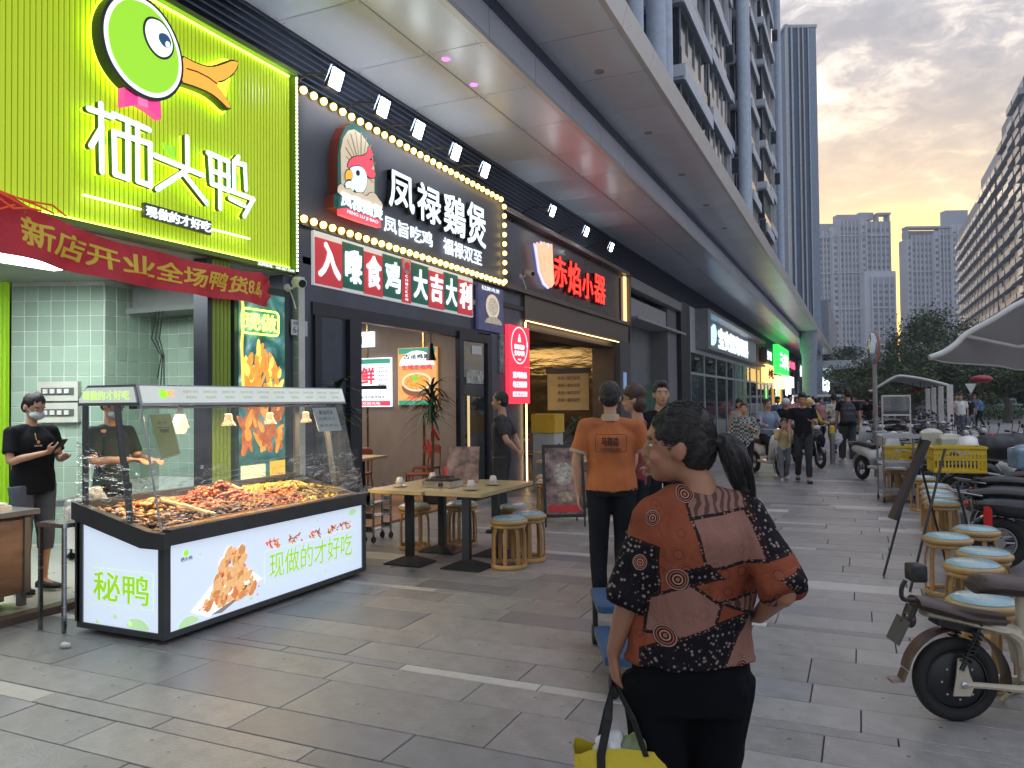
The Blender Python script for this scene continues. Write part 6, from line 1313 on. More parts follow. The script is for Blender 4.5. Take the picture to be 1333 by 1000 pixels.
# easel leaning beside the stools (dark)
ea = thing('easel_board', 'black wooden easel board leaning on thin legs beside the stools', 'easel', (.40, 8.1, 0))
q = MB(); A_ = Vector((.22, 7.9, .50)); B_ = Vector((.52, 8.15, 1.20)); wv = Vector((.30, -.55, 0)).normalized()
bd = M('black_chalkboard', (.02, .02, .022), .45)
n_ = (B_-A_).cross(wv).normalized()*.02; wv2 = wv*.10
q.add([tuple(p) for p in (A_-n_, A_+wv2-n_, B_+wv2-n_, B_-n_, A_+n_, A_+wv2+n_, B_+wv2+n_, B_+n_)], [(0, 1, 2, 3), (4, 7, 6, 5), (0, 4, 5, 1), (1, 5, 6, 2), (2, 6, 7, 3), (3, 7, 4, 0)]); q.obj('board', bd, ea, world=True)
for a, b in (((.16, 7.78, 0), (.5, 8.13, 1.22)), ((.34, 7.2, 0), (.66, 7.7, 1.15)), ((.72, 8.5, 0), (.5, 8.12, .95)), ((.95, 8.1, 0), (.75, 7.8, .85))): MB().tube([a, b], .011, 6).obj('leg', black_pl, ea, world=True)
# yellow crate (on the rear of a scooter)
def crate(lb, loc, rz, s_=(.5, .36, .27)):
    c = thing('plastic_crate', lb, 'crate', loc, rz, 'yellow plastic crates'); ym = M('yellow_crate_plastic', (.62, .43, .02), .4, var=.12); w, d, h = s_
    MB().box(-w/2, w/2, -d/2, d/2, 0, .012).obj('floor', ym, c)
    for (ax, sg_) in (('x', -1), ('x', 1), ('y', -1), ('y', 1)):
        q = MB(); L_ = d if ax == 'x' else w; o_ = (w/2 if ax == 'x' else d/2)*sg_
        def bx_(u0, u1, z0, z1, t_=.008):
            if ax == 'x': q.box(min(o_, o_-sg_*t_), max(o_, o_-sg_*t_), u0, u1, z0, z1)
            else: q.box(u0, u1, min(o_, o_-sg_*t_), max(o_, o_-sg_*t_), z0, z1)
        bx_(-L_/2, L_/2, 0, .03); bx_(-L_/2, L_/2, h*.48, h*.56); bx_(-L_/2, -L_*.18, h*.72, h); bx_(L_*.18, L_/2, h*.72, h); bx_(-L_/2, L_/2, h*.86, h, .016)
        n = int(L_/.035)
        for i in range(n+1): u = -L_/2+(L_-.012)*i/n; bx_(u, u+.012, .03, h*.72, .0085)
        q.box(*( (o_-.012, o_+.012, -L_/2, L_/2, h-.015, h+.004) if ax == 'x' else (-L_/2, L_/2, o_-.012, o_+.012, h-.015, h+.004)))
        q.obj('side', ym, c)
    return c
cr0 = crate('near yellow plastic crate behind the easel board', (.92, 9.55, .80), .1)
dup(cr0, (.58, 14.7, .50), .1, 'yellow crate on the stools behind the steel trolley'); dup(cr0, (.95, 15.2, .50), .0, 'yellow crate behind the steel trolley, right of its twin')
# floor blue step platforms pushed by orange man
bl = M('blue_plastic', (.03, .075, .16), .4)
bt = thing('platform_trolley', 'blue stacked platform trolley with black wheels behind the patterned blouse woman', 'trolley', (-1.17, 4.29, 0)); bt.rotation_euler = (0, 0, .42)
MB().cbox((0, .05, .21), (.42, .6, .045), bev=.03).obj('platform', bl, bt); MB().cbox((.02, .62, .32), (.40, .5, .04), bev=.03).obj('rear_platform', bl, bt)
for (x_, y_) in ((-.16, -.18), (.16, -.18), (-.16, .75), (.16, .75)): MB().lathe([(.06, -.02), (.065, -.012), (.065, .012), (.06, .02)], (x_, y_, .065), 14, axis='x').tube([(x_, y_, .07), (x_, y_, .19 if y_ < 0 else .3)], .018, 6).obj('wheel', rubber, bt)
# white display of cups
ds = thing('drinks_display', 'white lit rack of pale cups in front of the grey recess', 'display', (-3.2, 12.2, 0)); MB().box(-.25, .25, -.2, .2, .0, .06).box(-.25, .25, .18, .2, .06, 1.35).box(-.25, .25, -.2, .2, .7, .72).box(-.25, .25, -.2, .2, 1.0, 1.02).obj('rack', white_p, ds); ds.location = (-2.95, 13.2, 0)
for i in range(4):
    for j in range(3): MB().lathe([(.03, 0), (.04, .12), (.042, .125)], (-.17+i*.11, -.1, .72+.3*(j-1)+(.0 if j else -.0)+.0), 10).obj('cup', E('lit_cup_white', (.9, .85, .75), .7), ds)
# bollard, pole with mirror
bo = thing('bollard', 'steel bollard with a yellow cap beside the backpack man', 'bollard', (-.65, 20.49, 0)); MB().lathe([(.06, 0), (.06, .75)], (0, 0, 0), 14).obj('post', steel_d, bo); MB().lathe([(.065, .75), (.065, .9), (.05, .93), (0, .94)], (0, 0, 0), 14).obj('cap', M('yellow_cap', (.7, .5, .04), .4), bo)
po = thing('traffic_mirror', 'slim grey pole carrying an oval orange backed traffic mirror', 'traffic mirror', (.27, 17.53, 0)); MB().lathe([(.045, 0), (.045, 2.95)], (0, 0, 0), 12).obj('pole', steel_d, po)
MB().ell((0, -.06, 2.62), (.12, .05, .34), 18, 10).obj('mirror_back', M('faded_orange_back', (.35, .13, .08), .4), po, smooth=True); MB().ell((-.03, -.10, 2.62), (.10, .03, .31), 18, 10).obj('mirror_glass', M('mirror_glass', (.4, .45, .5), .06, metal=1), po, smooth=True)
# =============================================================== people
skin = M('skin', (.50, .29, .195), .5, var=.08, vs=6, spec=.35); hairm = M('black_hair', (.012, .010, .010), .38, var=.5, vs=20, stretch=(3, 3, .5), bump=.5, bs=140)
hairb = M('reddish_dark_hair', (.05, .022, .015), .4, var=.4, vs=20, bump=.5, bs=120); lipm = M('lips', (.38, .12, .10), .4); eyew = M('eye_white', (.6, .58, .55), .3); irism = M('dark_iris', (.01, .008, .007), .15)
maskm = M('pale_blue_face_mask', (.55, .62, .66), .7); cloth_k = M('black_cloth', (.012, .013, .017), .85, var=.3, bump=.2, bs=200, spec=.15); denim = M('denim', (.09, .13, .21), .8, var=.3, bump=.3, bs=150)
shoe_k = M('black_shoe', (.02, .02, .022), .5); shoe_w = M('white_shoe', (.55, .55, .55), .5); grey_t = M('grey_blue_trousers', (.09, .11, .15), .8, var=.2); jeans_l = M('faded_jeans', (.16, .18, .22), .8, var=.3)
V = Vector
def xf(mb, mt, n0=0): mb.v[n0:] = [tuple(mt @ Vector(p)) for p in mb.v[n0:]]; return mb
def head_mb(q, k=1.0, fine=True):
    """head centred on the origin, looking to +Y, about 0.225 m high"""
    q.ell((0, -.005, .02), (.074, .094, .095), 20, 14).ell((0, .02, -.045), (.058, .066, .062), 18, 10).ell((0, .052, -.082), (.030, .030, .024), 12, 8)
    q.ell((0, .088, -.012), (.011, .018, .024), 10, 8).ell((0, .098, -.026), (.014, .013, .010), 10, 6).ell((0, .076, .035), (.045, .016, .012), 12, 6)
    q.ell((.034, .062, -.03), (.024, .022, .022), 10, 8).ell((-.034, .062, -.03), (.024, .022, .022), 10, 8).ell((0, .082, -.054), (.023, .012, .008), 10, 6).ell((0, .08, -.064), (.018, .013, .007), 10, 6)
    for s_ in (-1, 1): q.ell((s_*.077, -.008, -.008), (.010, .020, .031), 10, 8, rot=(.15, 0, s_*.3))
def hand_mb(q, w, d, side, pn, L_=.17, curl=.5, fr_=.0078, spread=.02):
    """palm, four unequal bent fingers and a thumb: w wrist, d direction, pn the way the palm faces"""
    d = V(d).normalized(); pn = V(pn); pn = (pn-d*pn.dot(d)).normalized(); s_ = d.cross(pn)*side
    k = L_/.17; w = V(w); pe = w+d*.085*k
    q.stube([w-d*.01, w+d*.02*k, w+d*.06*k, pe], [(.022*k, .016*k), (.030*k, .015*k), (.038*k, .014*k), (.036*k, .011*k)], 10, flat=s_)
    for i, l in enumerate((.068, .078, .072, .056)):
        o = (1.5-i)*.0185*k; b = pe-d*.008+s_*o; a = curl*(1+.12*i); p1 = b+(d*math.cos(a*.5)+pn*math.sin(a*.5))*l*.45*k+s_*o*.15; p2 = p1+(d*math.cos(a*1.3)+pn*math.sin(a*1.3))*l*.32*k; p3 = p2+(d*math.cos(a*2)+pn*math.sin(a*2))*l*.25*k
        q.stube([b-d*.015, b, p1, p2, p3], [fr_*1.1*k, fr_*1.08*k, fr_*k, fr_*.92*k, fr_*.7*k], 8)
    t0 = w+d*.025*k+s_*.024*k; t1 = t0+(d*.7+s_*.75+pn*.35).normalized()*.036*k; t2 = t1+(d*.95+s_*.2+pn*.45).normalized()*.03*k; t3 = t2+(d+pn*.5).normalized()*.018*k
    q.stube([t0-s_*.01, t0, t1, t2, t3], [.012*k, .0125*k, .0105*k, .009*k, .0065*k], 8)
def fold(amp, sc=9, st=(1, 1, .45), seed=0):
    return lambda p, n: amp*(noise.noise(V((p.x*sc*st[0]+seed, p.y*sc*st[1], p.z*sc*st[2])))+.45*noise.noise(V((p.x*sc*2.3+p.z*5, p.y*sc*2.3, p.z*sc*1.1+seed))))
def person(label, loc, rz, H=1.7, top=cloth_k, bot=cloth_k, shoe=shoe_k, hair='short', hm=None, skinm=None, head=(0, 0, 0), lean=0, J=None, vox=.014, sleeve=.6, fem=False, wid=1., mask=False, hem=.86, cropped=None, group=None, kid=False, name='person', wr=.010, topw=1., glasses=False, seated=False, loose=1., shoulder=1.):
    hm = hm or hairm; skinm = skinm or skin; k = H/1.7
    t = thing(name, label, 'person', loc, rz, group)
    w = wid; sw = (.165 if fem else .19)*w*shoulder
    D_ = dict(sL=(-sw, -.01, 1.368), eL=(-sw-.05, -.02, 1.10), wL=(-sw-.055, .05, .86), dL=(0, .1, -1), nL=(1, 0, 0), cL=.5, sR=(sw, -.01, 1.368), eR=(sw+.05, -.02, 1.10), wR=(sw+.055, .05, .86), dR=(0, .1, -1), nR=(-1, 0, 0), cR=.5,
              hL=(-.09*w, 0, .90), kL=(-.095*w, .02, .48), aL=(-.10*w, -.01, .08), fL=(-.1, 1, 0), hR=(.09*w, 0, .90), kR=(.095*w, .02, .48), aR=(.10*w, -.01, .08), fR=(.1, 1, 0), pel=(0, 0, .94), wst=(0, .005, 1.08), chs=(0, .0, 1.27), nck=(0, -.015, 1.43), hd=(0, .015, 1.585))
    if J: D_.update(J)
    D_ = {a: (V(b) if isinstance(b, tuple) else b) for a, b in D_.items()}
    hr = Euler(head).to_matrix().to_4x4(); HM = Matrix.Translation(D_['hd']) @ hr
    hs = 1.12 if kid else 1.0
    if hs != 1: HM = HM @ Matrix.Scale(hs, 4)
    q = MB(); head_mb(q); xf(q, HM)
    nb = D_['nck']-V((0, 0, .05)); nt_2 = D_['hd']+V((0, 0, -.06)) - (hr @ V((0, .02, 0)))
    q.stube([nb, D_['nck'], nt_2], [.062*w, .052*(1 if not fem else .88), .047*(1 if not fem else .9)], 12)
    tw_ = .155*w
    q.stube([D_['pel']-V((0, 0, .06)), D_['pel'], D_['wst'], D_['chs'], D_['nck']-V((0, 0, .05))], [(.13*w, .09*w), (.145*w, .095*w), (.125*w, .085*w), (.145*w, .095*w), (.09*w, .06)], 14, flat=(1, 0, 0))
    for s_ in 'LR':
        sd_ = -1 if s_ == 'L' else 1
        S_, E_, W_ = D_['s'+s_], D_['e'+s_], D_['w'+s_]; f_ = .86 if fem else 1.
        q.stube([D_['chs']+V((sd_*.05, 0, .08)), S_], [.05, .045], 8); q.ell(tuple(S_), (.045, .045, .045), 10, 8); q.stube([S_, S_.lerp(E_, .4), E_, E_.lerp(W_, .3), W_], [.046*f_*w, .043*f_*w, .037*f_, .038*f_, .025*f_], 12)
        side = sd_
        hand_mb(q, W_, D_['d'+s_], side, D_['n'+s_], .165 if fem else .18, D_['c'+s_], fr_=.0078 if vox < .01 else .0092)
        h_, kn, an = D_['h'+s_], D_['k'+s_], D_['a'+s_]; q.stube([h_, h_.lerp(kn, .5), kn, kn.lerp(an, .3), an], [.075*w, .066*w, .05, .05, .034], 12)
        fd = V((D_['f'+s_].x, D_['f'+s_].y, D_['f'+s_].z)).normalized(); q.stube([an, an+fd*.04-V((0, 0, .035)), an+fd*.13-V((0, 0, .055))], [.034, (.035, .03), (.035, .016)], 10)
    me = voxel(q, vox, 3, 'body'); mobj('body', me, skinm, t)
    # eyes, brows, lips or mask
    e = MB(); e2 = MB(); e3 = MB()
    for s_ in (-1, 1):
        e.ell((s_*.031, .074, .006), (.014, .008, .006), 10, 6); e2.ell((s_*.031, .0815, .006), (.006, .002, .0055), 8, 6); e3.tube([(s_*.014, .086, .026), (s_*.032, .085, .031), (s_*.05, .074, .026)], (.003, .003), 5)
    for m_, nm, mt in ((e, 'eyes', eyew), (e2, 'iris', irism), (e3, 'eyebrows', hm)): xf(m_, HM).obj(nm, mt, t, smooth=True)
    if not mask: xf(MB().ell((0, .0885, -.055), (.02, .006, .005), 10, 6).ell((0, .087, -.063), (.016, .006, .005), 10, 6), HM).obj('lips', lipm, t, smooth=True)
    else:
        m2 = MB().ell((0, .062, -.047), (.063, .056, .045), 16, 10); xf(m2, HM).obj('face_mask', maskm, t, smooth=True)
        xf(MB().tube([(.055, .055, -.03), (.078, 0, .0)], .002, 4).tube([(-.055, .055, -.03), (-.078, 0, .0)], .002, 4), HM).obj('mask_strap', maskm, t)
    if glasses:
        g_ = MB()
        for s_ in (-1, 1): g_.torus((s_*.032, .095, .006), .022, .0022, 16, 5, axis='y').tube([(s_*.054, .093, .008), (s_*.08, -.01, .008)], .002, 4)
        xf(g_, HM).obj('glasses', black_pl, t)
    # hair
    q = MB()
    q.ell((0, -.016, .036), (.083, .096, .098), 18, 12)
    if hair in ('short', 'quiff'):
        q.ell((0, -.05, .0), (.077, .06, .075), 16, 10)
        if hair == 'quiff': q.ell((0, .045, .10), (.05, .045, .035), 12, 8).ell((0, -.02, .11), (.065, .08, .03), 12, 8)
    if hair in ('bob', 'fluffy'): q.ell((0, -.045, -.03), (.088, .068, .095), 16, 10).ell((0, -.01, .06), (.09, .10, .085), 16, 10)
    if hair in ('bun', 'pony', 'low'):
        q.ell((0, -.05, -.005), (.076, .06, .08), 16, 10)
        if hair == 'bun': q.ell((0, -.12, .035), (.042, .036, .042), 12, 8)
        if hair == 'low': q.ell((0, -.11, -.02), (.036, .032, .04), 12, 8)
    hv = min(vox, .011)
    me = voxel(xf(q, HM), hv, 2, 'hair', disp=lambda p, n: .006*noise.noise(V((p.x*40, p.y*40, p.z*14)))+.004*noise.noise(p*70)); hair_o = mobj('hair', me, hm, t)
    # shirt
    q = MB(); T = topw*w; P_, W2, C_, Nk = D_['pel'], D_['wst'], D_['chs'], D_['nck']
    hemz = V((P_.x, P_.y, hem)) if not seated else P_-V((0, 0, .02))
    q.stube([hemz, P_.lerp(W2, .3), W2, C_, C_.lerp(Nk, .45), Nk-V((0, 0, .02))], [(.170*T*loose, .118*T*loose), (.166*T, .118*T), (.155*T, .112*T), ((.172 if not fem else .165)*T, .122*T), (.150*T, .09*T), (.072*w, .062*w)], 20, flat=(1, 0, 0))
    if fem: q.ell(tuple(C_+V((-.06*w, .075, -.02))), (.06, .055, .06), 10, 8).ell(tuple(C_+V((.06*w, .075, -.02))), (.06, .055, .06), 10, 8)
    for s_ in 'LR':
        sd_ = -1 if s_ == 'L' else 1; S_, E_, W_ = D_['s'+s_], D_['e'+s_], D_['w'+s_]
        q.stube([C_.lerp(Nk, .45)+V((sd_*.05, 0, -.01)), S_+V((0, 0, -.003))], [.055*T, .056*T], 12)
        q.stube([Nk+V((sd_*.02, -.01, -.045)), S_+V((0, 0, .0))], [.05*T, .054*T], 12); q.ell(tuple(S_), (.057*T, .057*T, .055*T), 12, 8)
        pts = [S_, S_.lerp(E_, min(1, sleeve))]; rr_ = [.056*T, .055*T*loose]
        if sleeve > 1: pts = [S_, E_, E_.lerp(W_, min(1, sleeve-1))]; rr_ = [.056*T, .050*T, .042*T*loose]
        q.stube(pts, rr_, 14)
    me = voxel(q, vox if vox > .008 else vox, 2, 'shirt', disp=fold(wr, seed=rz*7)); mobj('shirt', me, top, t)
    # trousers
    q = MB(); q.stube([P_-V((0, 0, .10)) if not seated else P_-V((0, 0, .04)), P_, P_+V((0, 0, .10))], [(.155*w, .12*w), (.158*w, .115*w), (.14*w, .10*w)], 16, flat=(1, 0, 0))
    for s_ in 'LR':
        h_, kn, an = D_['h'+s_], D_['k'+s_], D_['a'+s_]; end = kn.lerp(an, cropped if cropped is not None else .92)
        q.stube([h_+V((0, 0, .01)), h_.lerp(kn, .45), kn, end], [(.092*w, .10*w), .084*w, .066*w*loose, (.055 if cropped is None else .06)*w*loose], 14)
    me = voxel(q, max(vox, .010), 2, 'trousers', disp=fold(.009, 10, seed=3)); mobj('trousers', me, bot, t)
    for s_ in 'LR':
        an = D_['a'+s_]; fd = D_['f'+s_].normalized(); q = MB(); b = an-V((0, 0, .055))
        q.stube([b-fd*.06, b+fd*.0+V((0, 0, .012)), b+fd*.08, b+fd*.165, b+fd*.185], [(.03, .028), (.04, .045), (.046, .034), (.04, .022), (.02, .012)], 12, flat=(-fd.y, fd.x, 0))
        q.stube([b-fd*.062-V((0, 0, .02)), b+fd*.05-V((0, 0, .022)), b+fd*.19-V((0, 0, .018))], [(.033, .01), (.047, .01), (.03, .008)], 12, flat=(-fd.y, fd.x, 0)); q.obj('shoe', shoe, t, smooth=True)
    t.scale = (k, k, k); t['headM'] = [0]; del t['headM']
    return t, D_, HM
FWh = V((-math.sin(YAW), math.cos(YAW), 0)); RTh = V((math.cos(YAW), math.sin(YAW), 0))
def at(px, D, z=0): p = FWh*D+RTh*((px-666.5)/FOC*D); return (p.x, p.y, z)
HW = 1.58/1.7; s1_ = .00208/HW; X = lambda px: (px-893)*s1_; Z = lambda py: (1.6+(520-py)*.00208)/HW
# ---- the woman in the patterned blouse, seen from behind
bl_ = bpy.data.materials.new('patchwork_print_blouse'); bl_.use_nodes = True; t_ = bl_.node_tree; b_ = t_.nodes['Principled BSDF']; b_.inputs['Roughness'].default_value = .8; b_.inputs['Specular IOR Level'].default_value = .12
tx = N(t_, 'ShaderNodeTexCoord'); wob = N(t_, 'ShaderNodeTexNoise'); wob.inputs['Scale'].default_value = 3; L(t_, tx.outputs['Object'], wob.inputs['Vector'])
vm_ = N(t_, 'ShaderNodeVectorMath', operation='SCALE'); L(t_, wob.outputs['Color'], vm_.inputs[0]); vm_.inputs['Scale'].default_value = .06
va = N(t_, 'ShaderNodeVectorMath', operation='ADD'); L(t_, tx.outputs['Object'], va.inputs[0]); L(t_, vm_.outputs[0], va.inputs[1])
mp = N(t_, 'ShaderNodeMapping'); mp.inputs['Scale'].default_value = (1, .45, 1); mp.inputs['Rotation'].default_value = (0, .5, 0); mp.inputs['Location'].default_value = (.31, 0, .12); L(t_, va.outputs[0], mp.inputs[0])
def vor(scale, feat='F1', vec=None, out='Distance', rnd_=1.):
    v = N(t_, 'ShaderNodeTexVoronoi', feature=feat); v.inputs['Scale'].default_value = scale; v.inputs['Randomness'].default_value = rnd_; L(t_, vec or tx.outputs['Object'], v.inputs['Vector']); return v.outputs[out]
cell = vor(5.2, 'F1', mp.outputs[0], 'Color'); sp = N(t_, 'ShaderNodeSeparateColor'); L(t_, cell, sp.inputs[0]); edge = vor(5.2, 'DISTANCE_TO_EDGE', mp.outputs[0])
mpf = N(t_, 'ShaderNodeMapping'); mpf.inputs['Scale'].default_value = (1, .25, 1); L(t_, tx.outputs['Object'], mpf.inputs[0]); FV = mpf.outputs[0]
rings = vor(17, 'F1', FV, rnd_=.5); ringm = ramp(t_, rings, [(.20, (0, 0, 0)), (.215, (1, 1, 1)), (.245, (1, 1, 1)), (.26, (0, 0, 0)), (.33, (0, 0, 0)), (.345, (1, 1, 1)), (.36, (0, 0, 0))])
orange = mixc(t_, mth(t_, 'MULTIPLY', ringm, .75), (.25, .068, .034), (.07, .025, .02))
dots = ramp(t_, vor(75, 'F1', FV), [(.22, (1, 1, 1)), (.34, (0, 0, 0))]); darkp = mixc(t_, mth(t_, 'MULTIPLY', dots, .75), (.010, .009, .012), (.34, .27, .23))
wv_ = N(t_, 'ShaderNodeTexWave'); wv_.inputs['Scale'].default_value = 13; wv_.inputs['Distortion'].default_value = 9; wv_.inputs['Detail'].default_value = 2; L(t_, tx.outputs['Object'], wv_.inputs['Vector'])
zeb = mixc(t_, ramp(t_, wv_.outputs['Fac'], [(.55, (0, 0, 0)), (.65, (.8, .8, .8))]), (.26, .14, .11), (.06, .03, .025)); plain = mixc(t_, mth(t_, 'MULTIPLY', ringm, .35), (.27, .135, .105), (.12, .04, .035))
sxyz = N(t_, 'ShaderNodeSeparateXYZ'); L(t_, va.outputs[0], sxyz.inputs[0]); OX, OZ = sxyz.outputs[0], sxyz.outputs[2]
c1 = orange; bcol = mixc(t_, ramp(t_, vor(110, 'F1', FV), [(.2, (.8, .8, .8)), (.35, (0, 0, 0))]), (.025, .014, .014), (.36, .24, .19))
def patch_mask(pl):
    pl = [(X(a), Z(b)) for a, b in pl]; s_ = 1 if ar_(pl) > 0 else -1; d = None
    for i in range(len(pl)):
        (x0, z0), (x1, z1) = pl[i], pl[(i+1) % len(pl)]; l = math.hypot(x1-x0, z1-z0); nx, nz_ = -(z1-z0)/l*s_, (x1-x0)/l*s_
        e_ = mth(t_, 'ADD', mth(t_, 'MULTIPLY', OX, nx), mth(t_, 'ADD', mth(t_, 'MULTIPLY', OZ, nz_), -(nx*(x0+.031)+nz_*(z0+.031)))); d = e_ if d is None else mth(t_, 'MINIMUM', d, e_)
    return mth(t_, 'GREATER_THAN', d, 0.), mth(t_, 'GREATER_THAN', d, -.009)
for pl, cc_ in (([(790, 690), (846, 705), (846, 790), (780, 790)], darkp), ([(888, 668), (952, 655), (968, 715), (905, 730)], plain), ([(885, 612), (948, 622), (962, 655), (888, 668)], zeb), ([(955, 620), (1005, 640), (1010, 700), (973, 712)], darkp), ([(860, 690), (905, 728), (985, 713), (990, 724), (880, 748), (862, 735)], darkp),
               ([(838, 768), (884, 750), (922, 775), (908, 812), (832, 808)], plain), ([(828, 815), (922, 798), (978, 778), (948, 850), (880, 862), (826, 850)], darkp), ([(935, 832), (965, 795), (978, 860), (918, 868)], plain), ([(930, 772), (1000, 756), (985, 790), (975, 792)], zeb), ([(985, 735), (1060, 700), (1060, 728), (1005, 752)], darkp)):
    m_in, m_out = patch_mask(pl); c1 = mixc(t_, m_out, c1, bcol); c1 = mixc(t_, m_in, c1, cc_)
for (a, b_c, r_) in ((884, 640, .026), (868, 742, .030), (853, 812, .030), (948, 856, .028), (842, 668, .022), (826, 722, .022), (1015, 700, .02)):
    dd = N(t_, 'ShaderNodeVectorMath', operation='DISTANCE'); cb = N(t_, 'ShaderNodeCombineXYZ'); L(t_, OX, cb.inputs[0]); L(t_, OZ, cb.inputs[2]); L(t_, cb.outputs[0], dd.inputs[0]); dd.inputs[1].default_value = (X(a)+.031, 0, Z(b_c)+.031)
    dn = mth(t_, 'DIVIDE', dd.outputs['Value'], r_); mc_ = ramp(t_, dn, [(0, (.4, .12, .05)), (.18, (.03, .02, .02)), (.34, (.42, .27, .2)), (.46, (.03, .02, .02)), (.62, (.36, .10, .05)), (.74, (.03, .02, .02)), (.86, (.38, .26, .2)), (.95, (.03, .02, .02))], 'CONSTANT'); c1 = mixc(t_, mth(t_, 'LESS_THAN', dn, 1.), c1, mc_)
mpw = N(t_, 'ShaderNodeMapping'); mpw.inputs['Scale'].default_value = (9, 9, 4); mpw.inputs['Rotation'].default_value = (0, .5, 0); L(t_, tx.outputs['Object'], mpw.inputs[0])
nw = N(t_, 'ShaderNodeTexNoise'); nw.inputs['Scale'].default_value = 1.6; nw.inputs['Detail'].default_value = 5; nw.inputs['Distortion'].default_value = 1.2; L(t_, mpw.outputs[0], nw.inputs['Vector'])
bw = N(t_, 'ShaderNodeBump'); bw.inputs['Strength'].default_value = .75; bw.inputs['Distance'].default_value = .02; L(t_, nw.outputs[0], bw.inputs['Height']); L(t_, bw.outputs[0], b_.inputs['Normal'])
L(t_, c1, b_.inputs['Base Color'])
Jw = dict(sL=(X(843), -.01, Z(672)), eL=(X(812), -.03, Z(775)), wL=(X(795), .03, Z(852)), dL=(.12, .05, -1), nL=(1, .2, 0), cL=.95,
          sR=(X(970), -.02, Z(672)), eR=(X(990), -.17, Z(748)), wR=(X(985), .03, Z(806)), dR=(-.9, .6, -.1), nR=(-.3, -.5, -1), cR=.6,
          pel=(X(893), 0, Z(868)), wst=(X(893), 0, Z(800)), chs=(X(906), 0, Z(708)), nck=(X(908), .0, Z(628)), hd=(X(884), .03, Z(581)),
          hL=(X(850), 0, Z(880)), kL=(X(852), .02, .50), aL=(X(855), -.02, .08), hR=(X(930), 0, Z(880)), kR=(X(928), .10, .50), aR=(X(925), .12, .08))
wm, Dw, HMw = person('woman seen from behind in a patchwork print blouse carrying a yellow bag', at(893, 2.1), YAW, 1.58, bl_, M('black_trousers', (.005, .0055, .008), .85, var=.3, spec=.1), shoe_k, 'pony', head=(0, -.06, 1.32), J=Jw, vox=.0075, sleeve=1.0, fem=True, wid=1.06, hem=Z(852), wr=.016, topw=1.02, loose=1.03, skinm=M('woman_skin', (.38, .185, .11), .5, var=.06, spec=.35))
# rolled cuffs, hem band, ponytail, loose strands
for s_ in 'LR':
    S_, E_ = Dw['s'+s_], Dw['e'+s_]; d_ = (E_-S_).normalized(); me = voxel(MB().tube([E_-d_*.035, E_-d_*.012, E_+d_*.012, E_+d_*.022], [.058, .066, .065, .055], 18), .007, 2, 'cuff', disp=fold(.009, 22)); mobj('cuff', me, bl_, wm)
rh = random.Random(4); q = MB()
bk = HMw @ V((0.0, -.088, .012)); bx0 = V((X(962), bk.y-.03, Z(640)))
ctrl = [HMw @ V((0, -.07, .03)), HMw @ V((0, -.105, .01)), V((X(946), bk.y, Z(578))), V((X(956), bk.y-.02, Z(602))), V((X(962), bk.y-.02, Z(628))), V((X(972), bk.y-.02, Z(655)))]
vol = MB().stube(ctrl, [.012, .017, .034, .040, .030, .012], 14)
pme = voxel(vol, .006, 3, 'ponytail', disp=lambda p, n: .010*noise.noise(V(((p.x+p.z*.35)*75, p.y*75, p.z*7)))+.004*noise.noise(p*60)); mobj('ponytail', pme, hairm, wm)
for i in range(70):
    a = rh.uniform(0, 2*PI); o = V((math.cos(a), math.sin(a), 0)); pts = [c+o*f_*rh.uniform(.85, 1.12) for c, f_ in zip(ctrl, (.008, .014, .034, .040, .032, .018))]
    q.stube(pts[:6 if i % 3 else 5], [.0014, .0018, .0018, .0016, .0012, .0005][:6 if i % 3 else 5], 4)
q.obj('ponytail_strands', hairm, wm, smooth=True); MB().torus(tuple(HMw @ V((0, -.10, .015))), .022, .007, 16, 6, axis='x').obj('hair_tie', black_pl, wm)
from mathutils.bvhtree import BVHTree
hair_w = [o for o in bpy.data.objects if o.parent == wm and o.name.startswith('hair') and 'tie' not in o.name][0].data
bv = BVHTree.FromPolygons([v.co for v in hair_w.vertices], [tuple(p.vertices) for p in hair_w.polygons]); tie = HMw @ V((0, -.105, .015)); q = MB()
for i in range(340):
    a = rh.uniform(-1.45, 1.45); el = rh.uniform(-.1, 1.5); st = HMw @ V((.10*math.sin(a)*math.cos(el*.6), .085*math.cos(a)*math.cos(el)+.01, .02+.115*math.sin(el)-.04*abs(a)*(el < .5))); pts = []
    for k_ in range(8):
        p = st.lerp(tie, k_/7.6); cc3 = HMw @ V((0, -.015, .02)); p = cc3+(p-cc3).normalized()*.14; h_ = bv.ray_cast(p, (cc3-p).normalized())
        if h_[0] is None: continue
        pts.append(h_[0]+h_[1]*(.0012 if k_ else -.002))
    if len(pts) > 4: q.tube(pts, [.0004]+[.0015]*(len(pts)-2)+[.001], 4)
q.obj('hair_strands', hairm, wm, smooth=True)
q = MB()
for i in range(14):
    a = rh.uniform(-.7, .9); pts = [HMw @ V((.07*s2, .02+a*.03, .04-.02*k_)) for k_, s2 in enumerate((1, 1.04, 1.06, 1.03, .95))]; q.tube([p+V((rh.uniform(-1, 1), rh.uniform(-1, 1), 0))*.004*k_ for k_, p in enumerate(pts)], [.0012]*4+[.0005], 4)
q.obj('loose_strands', hairm, wm)
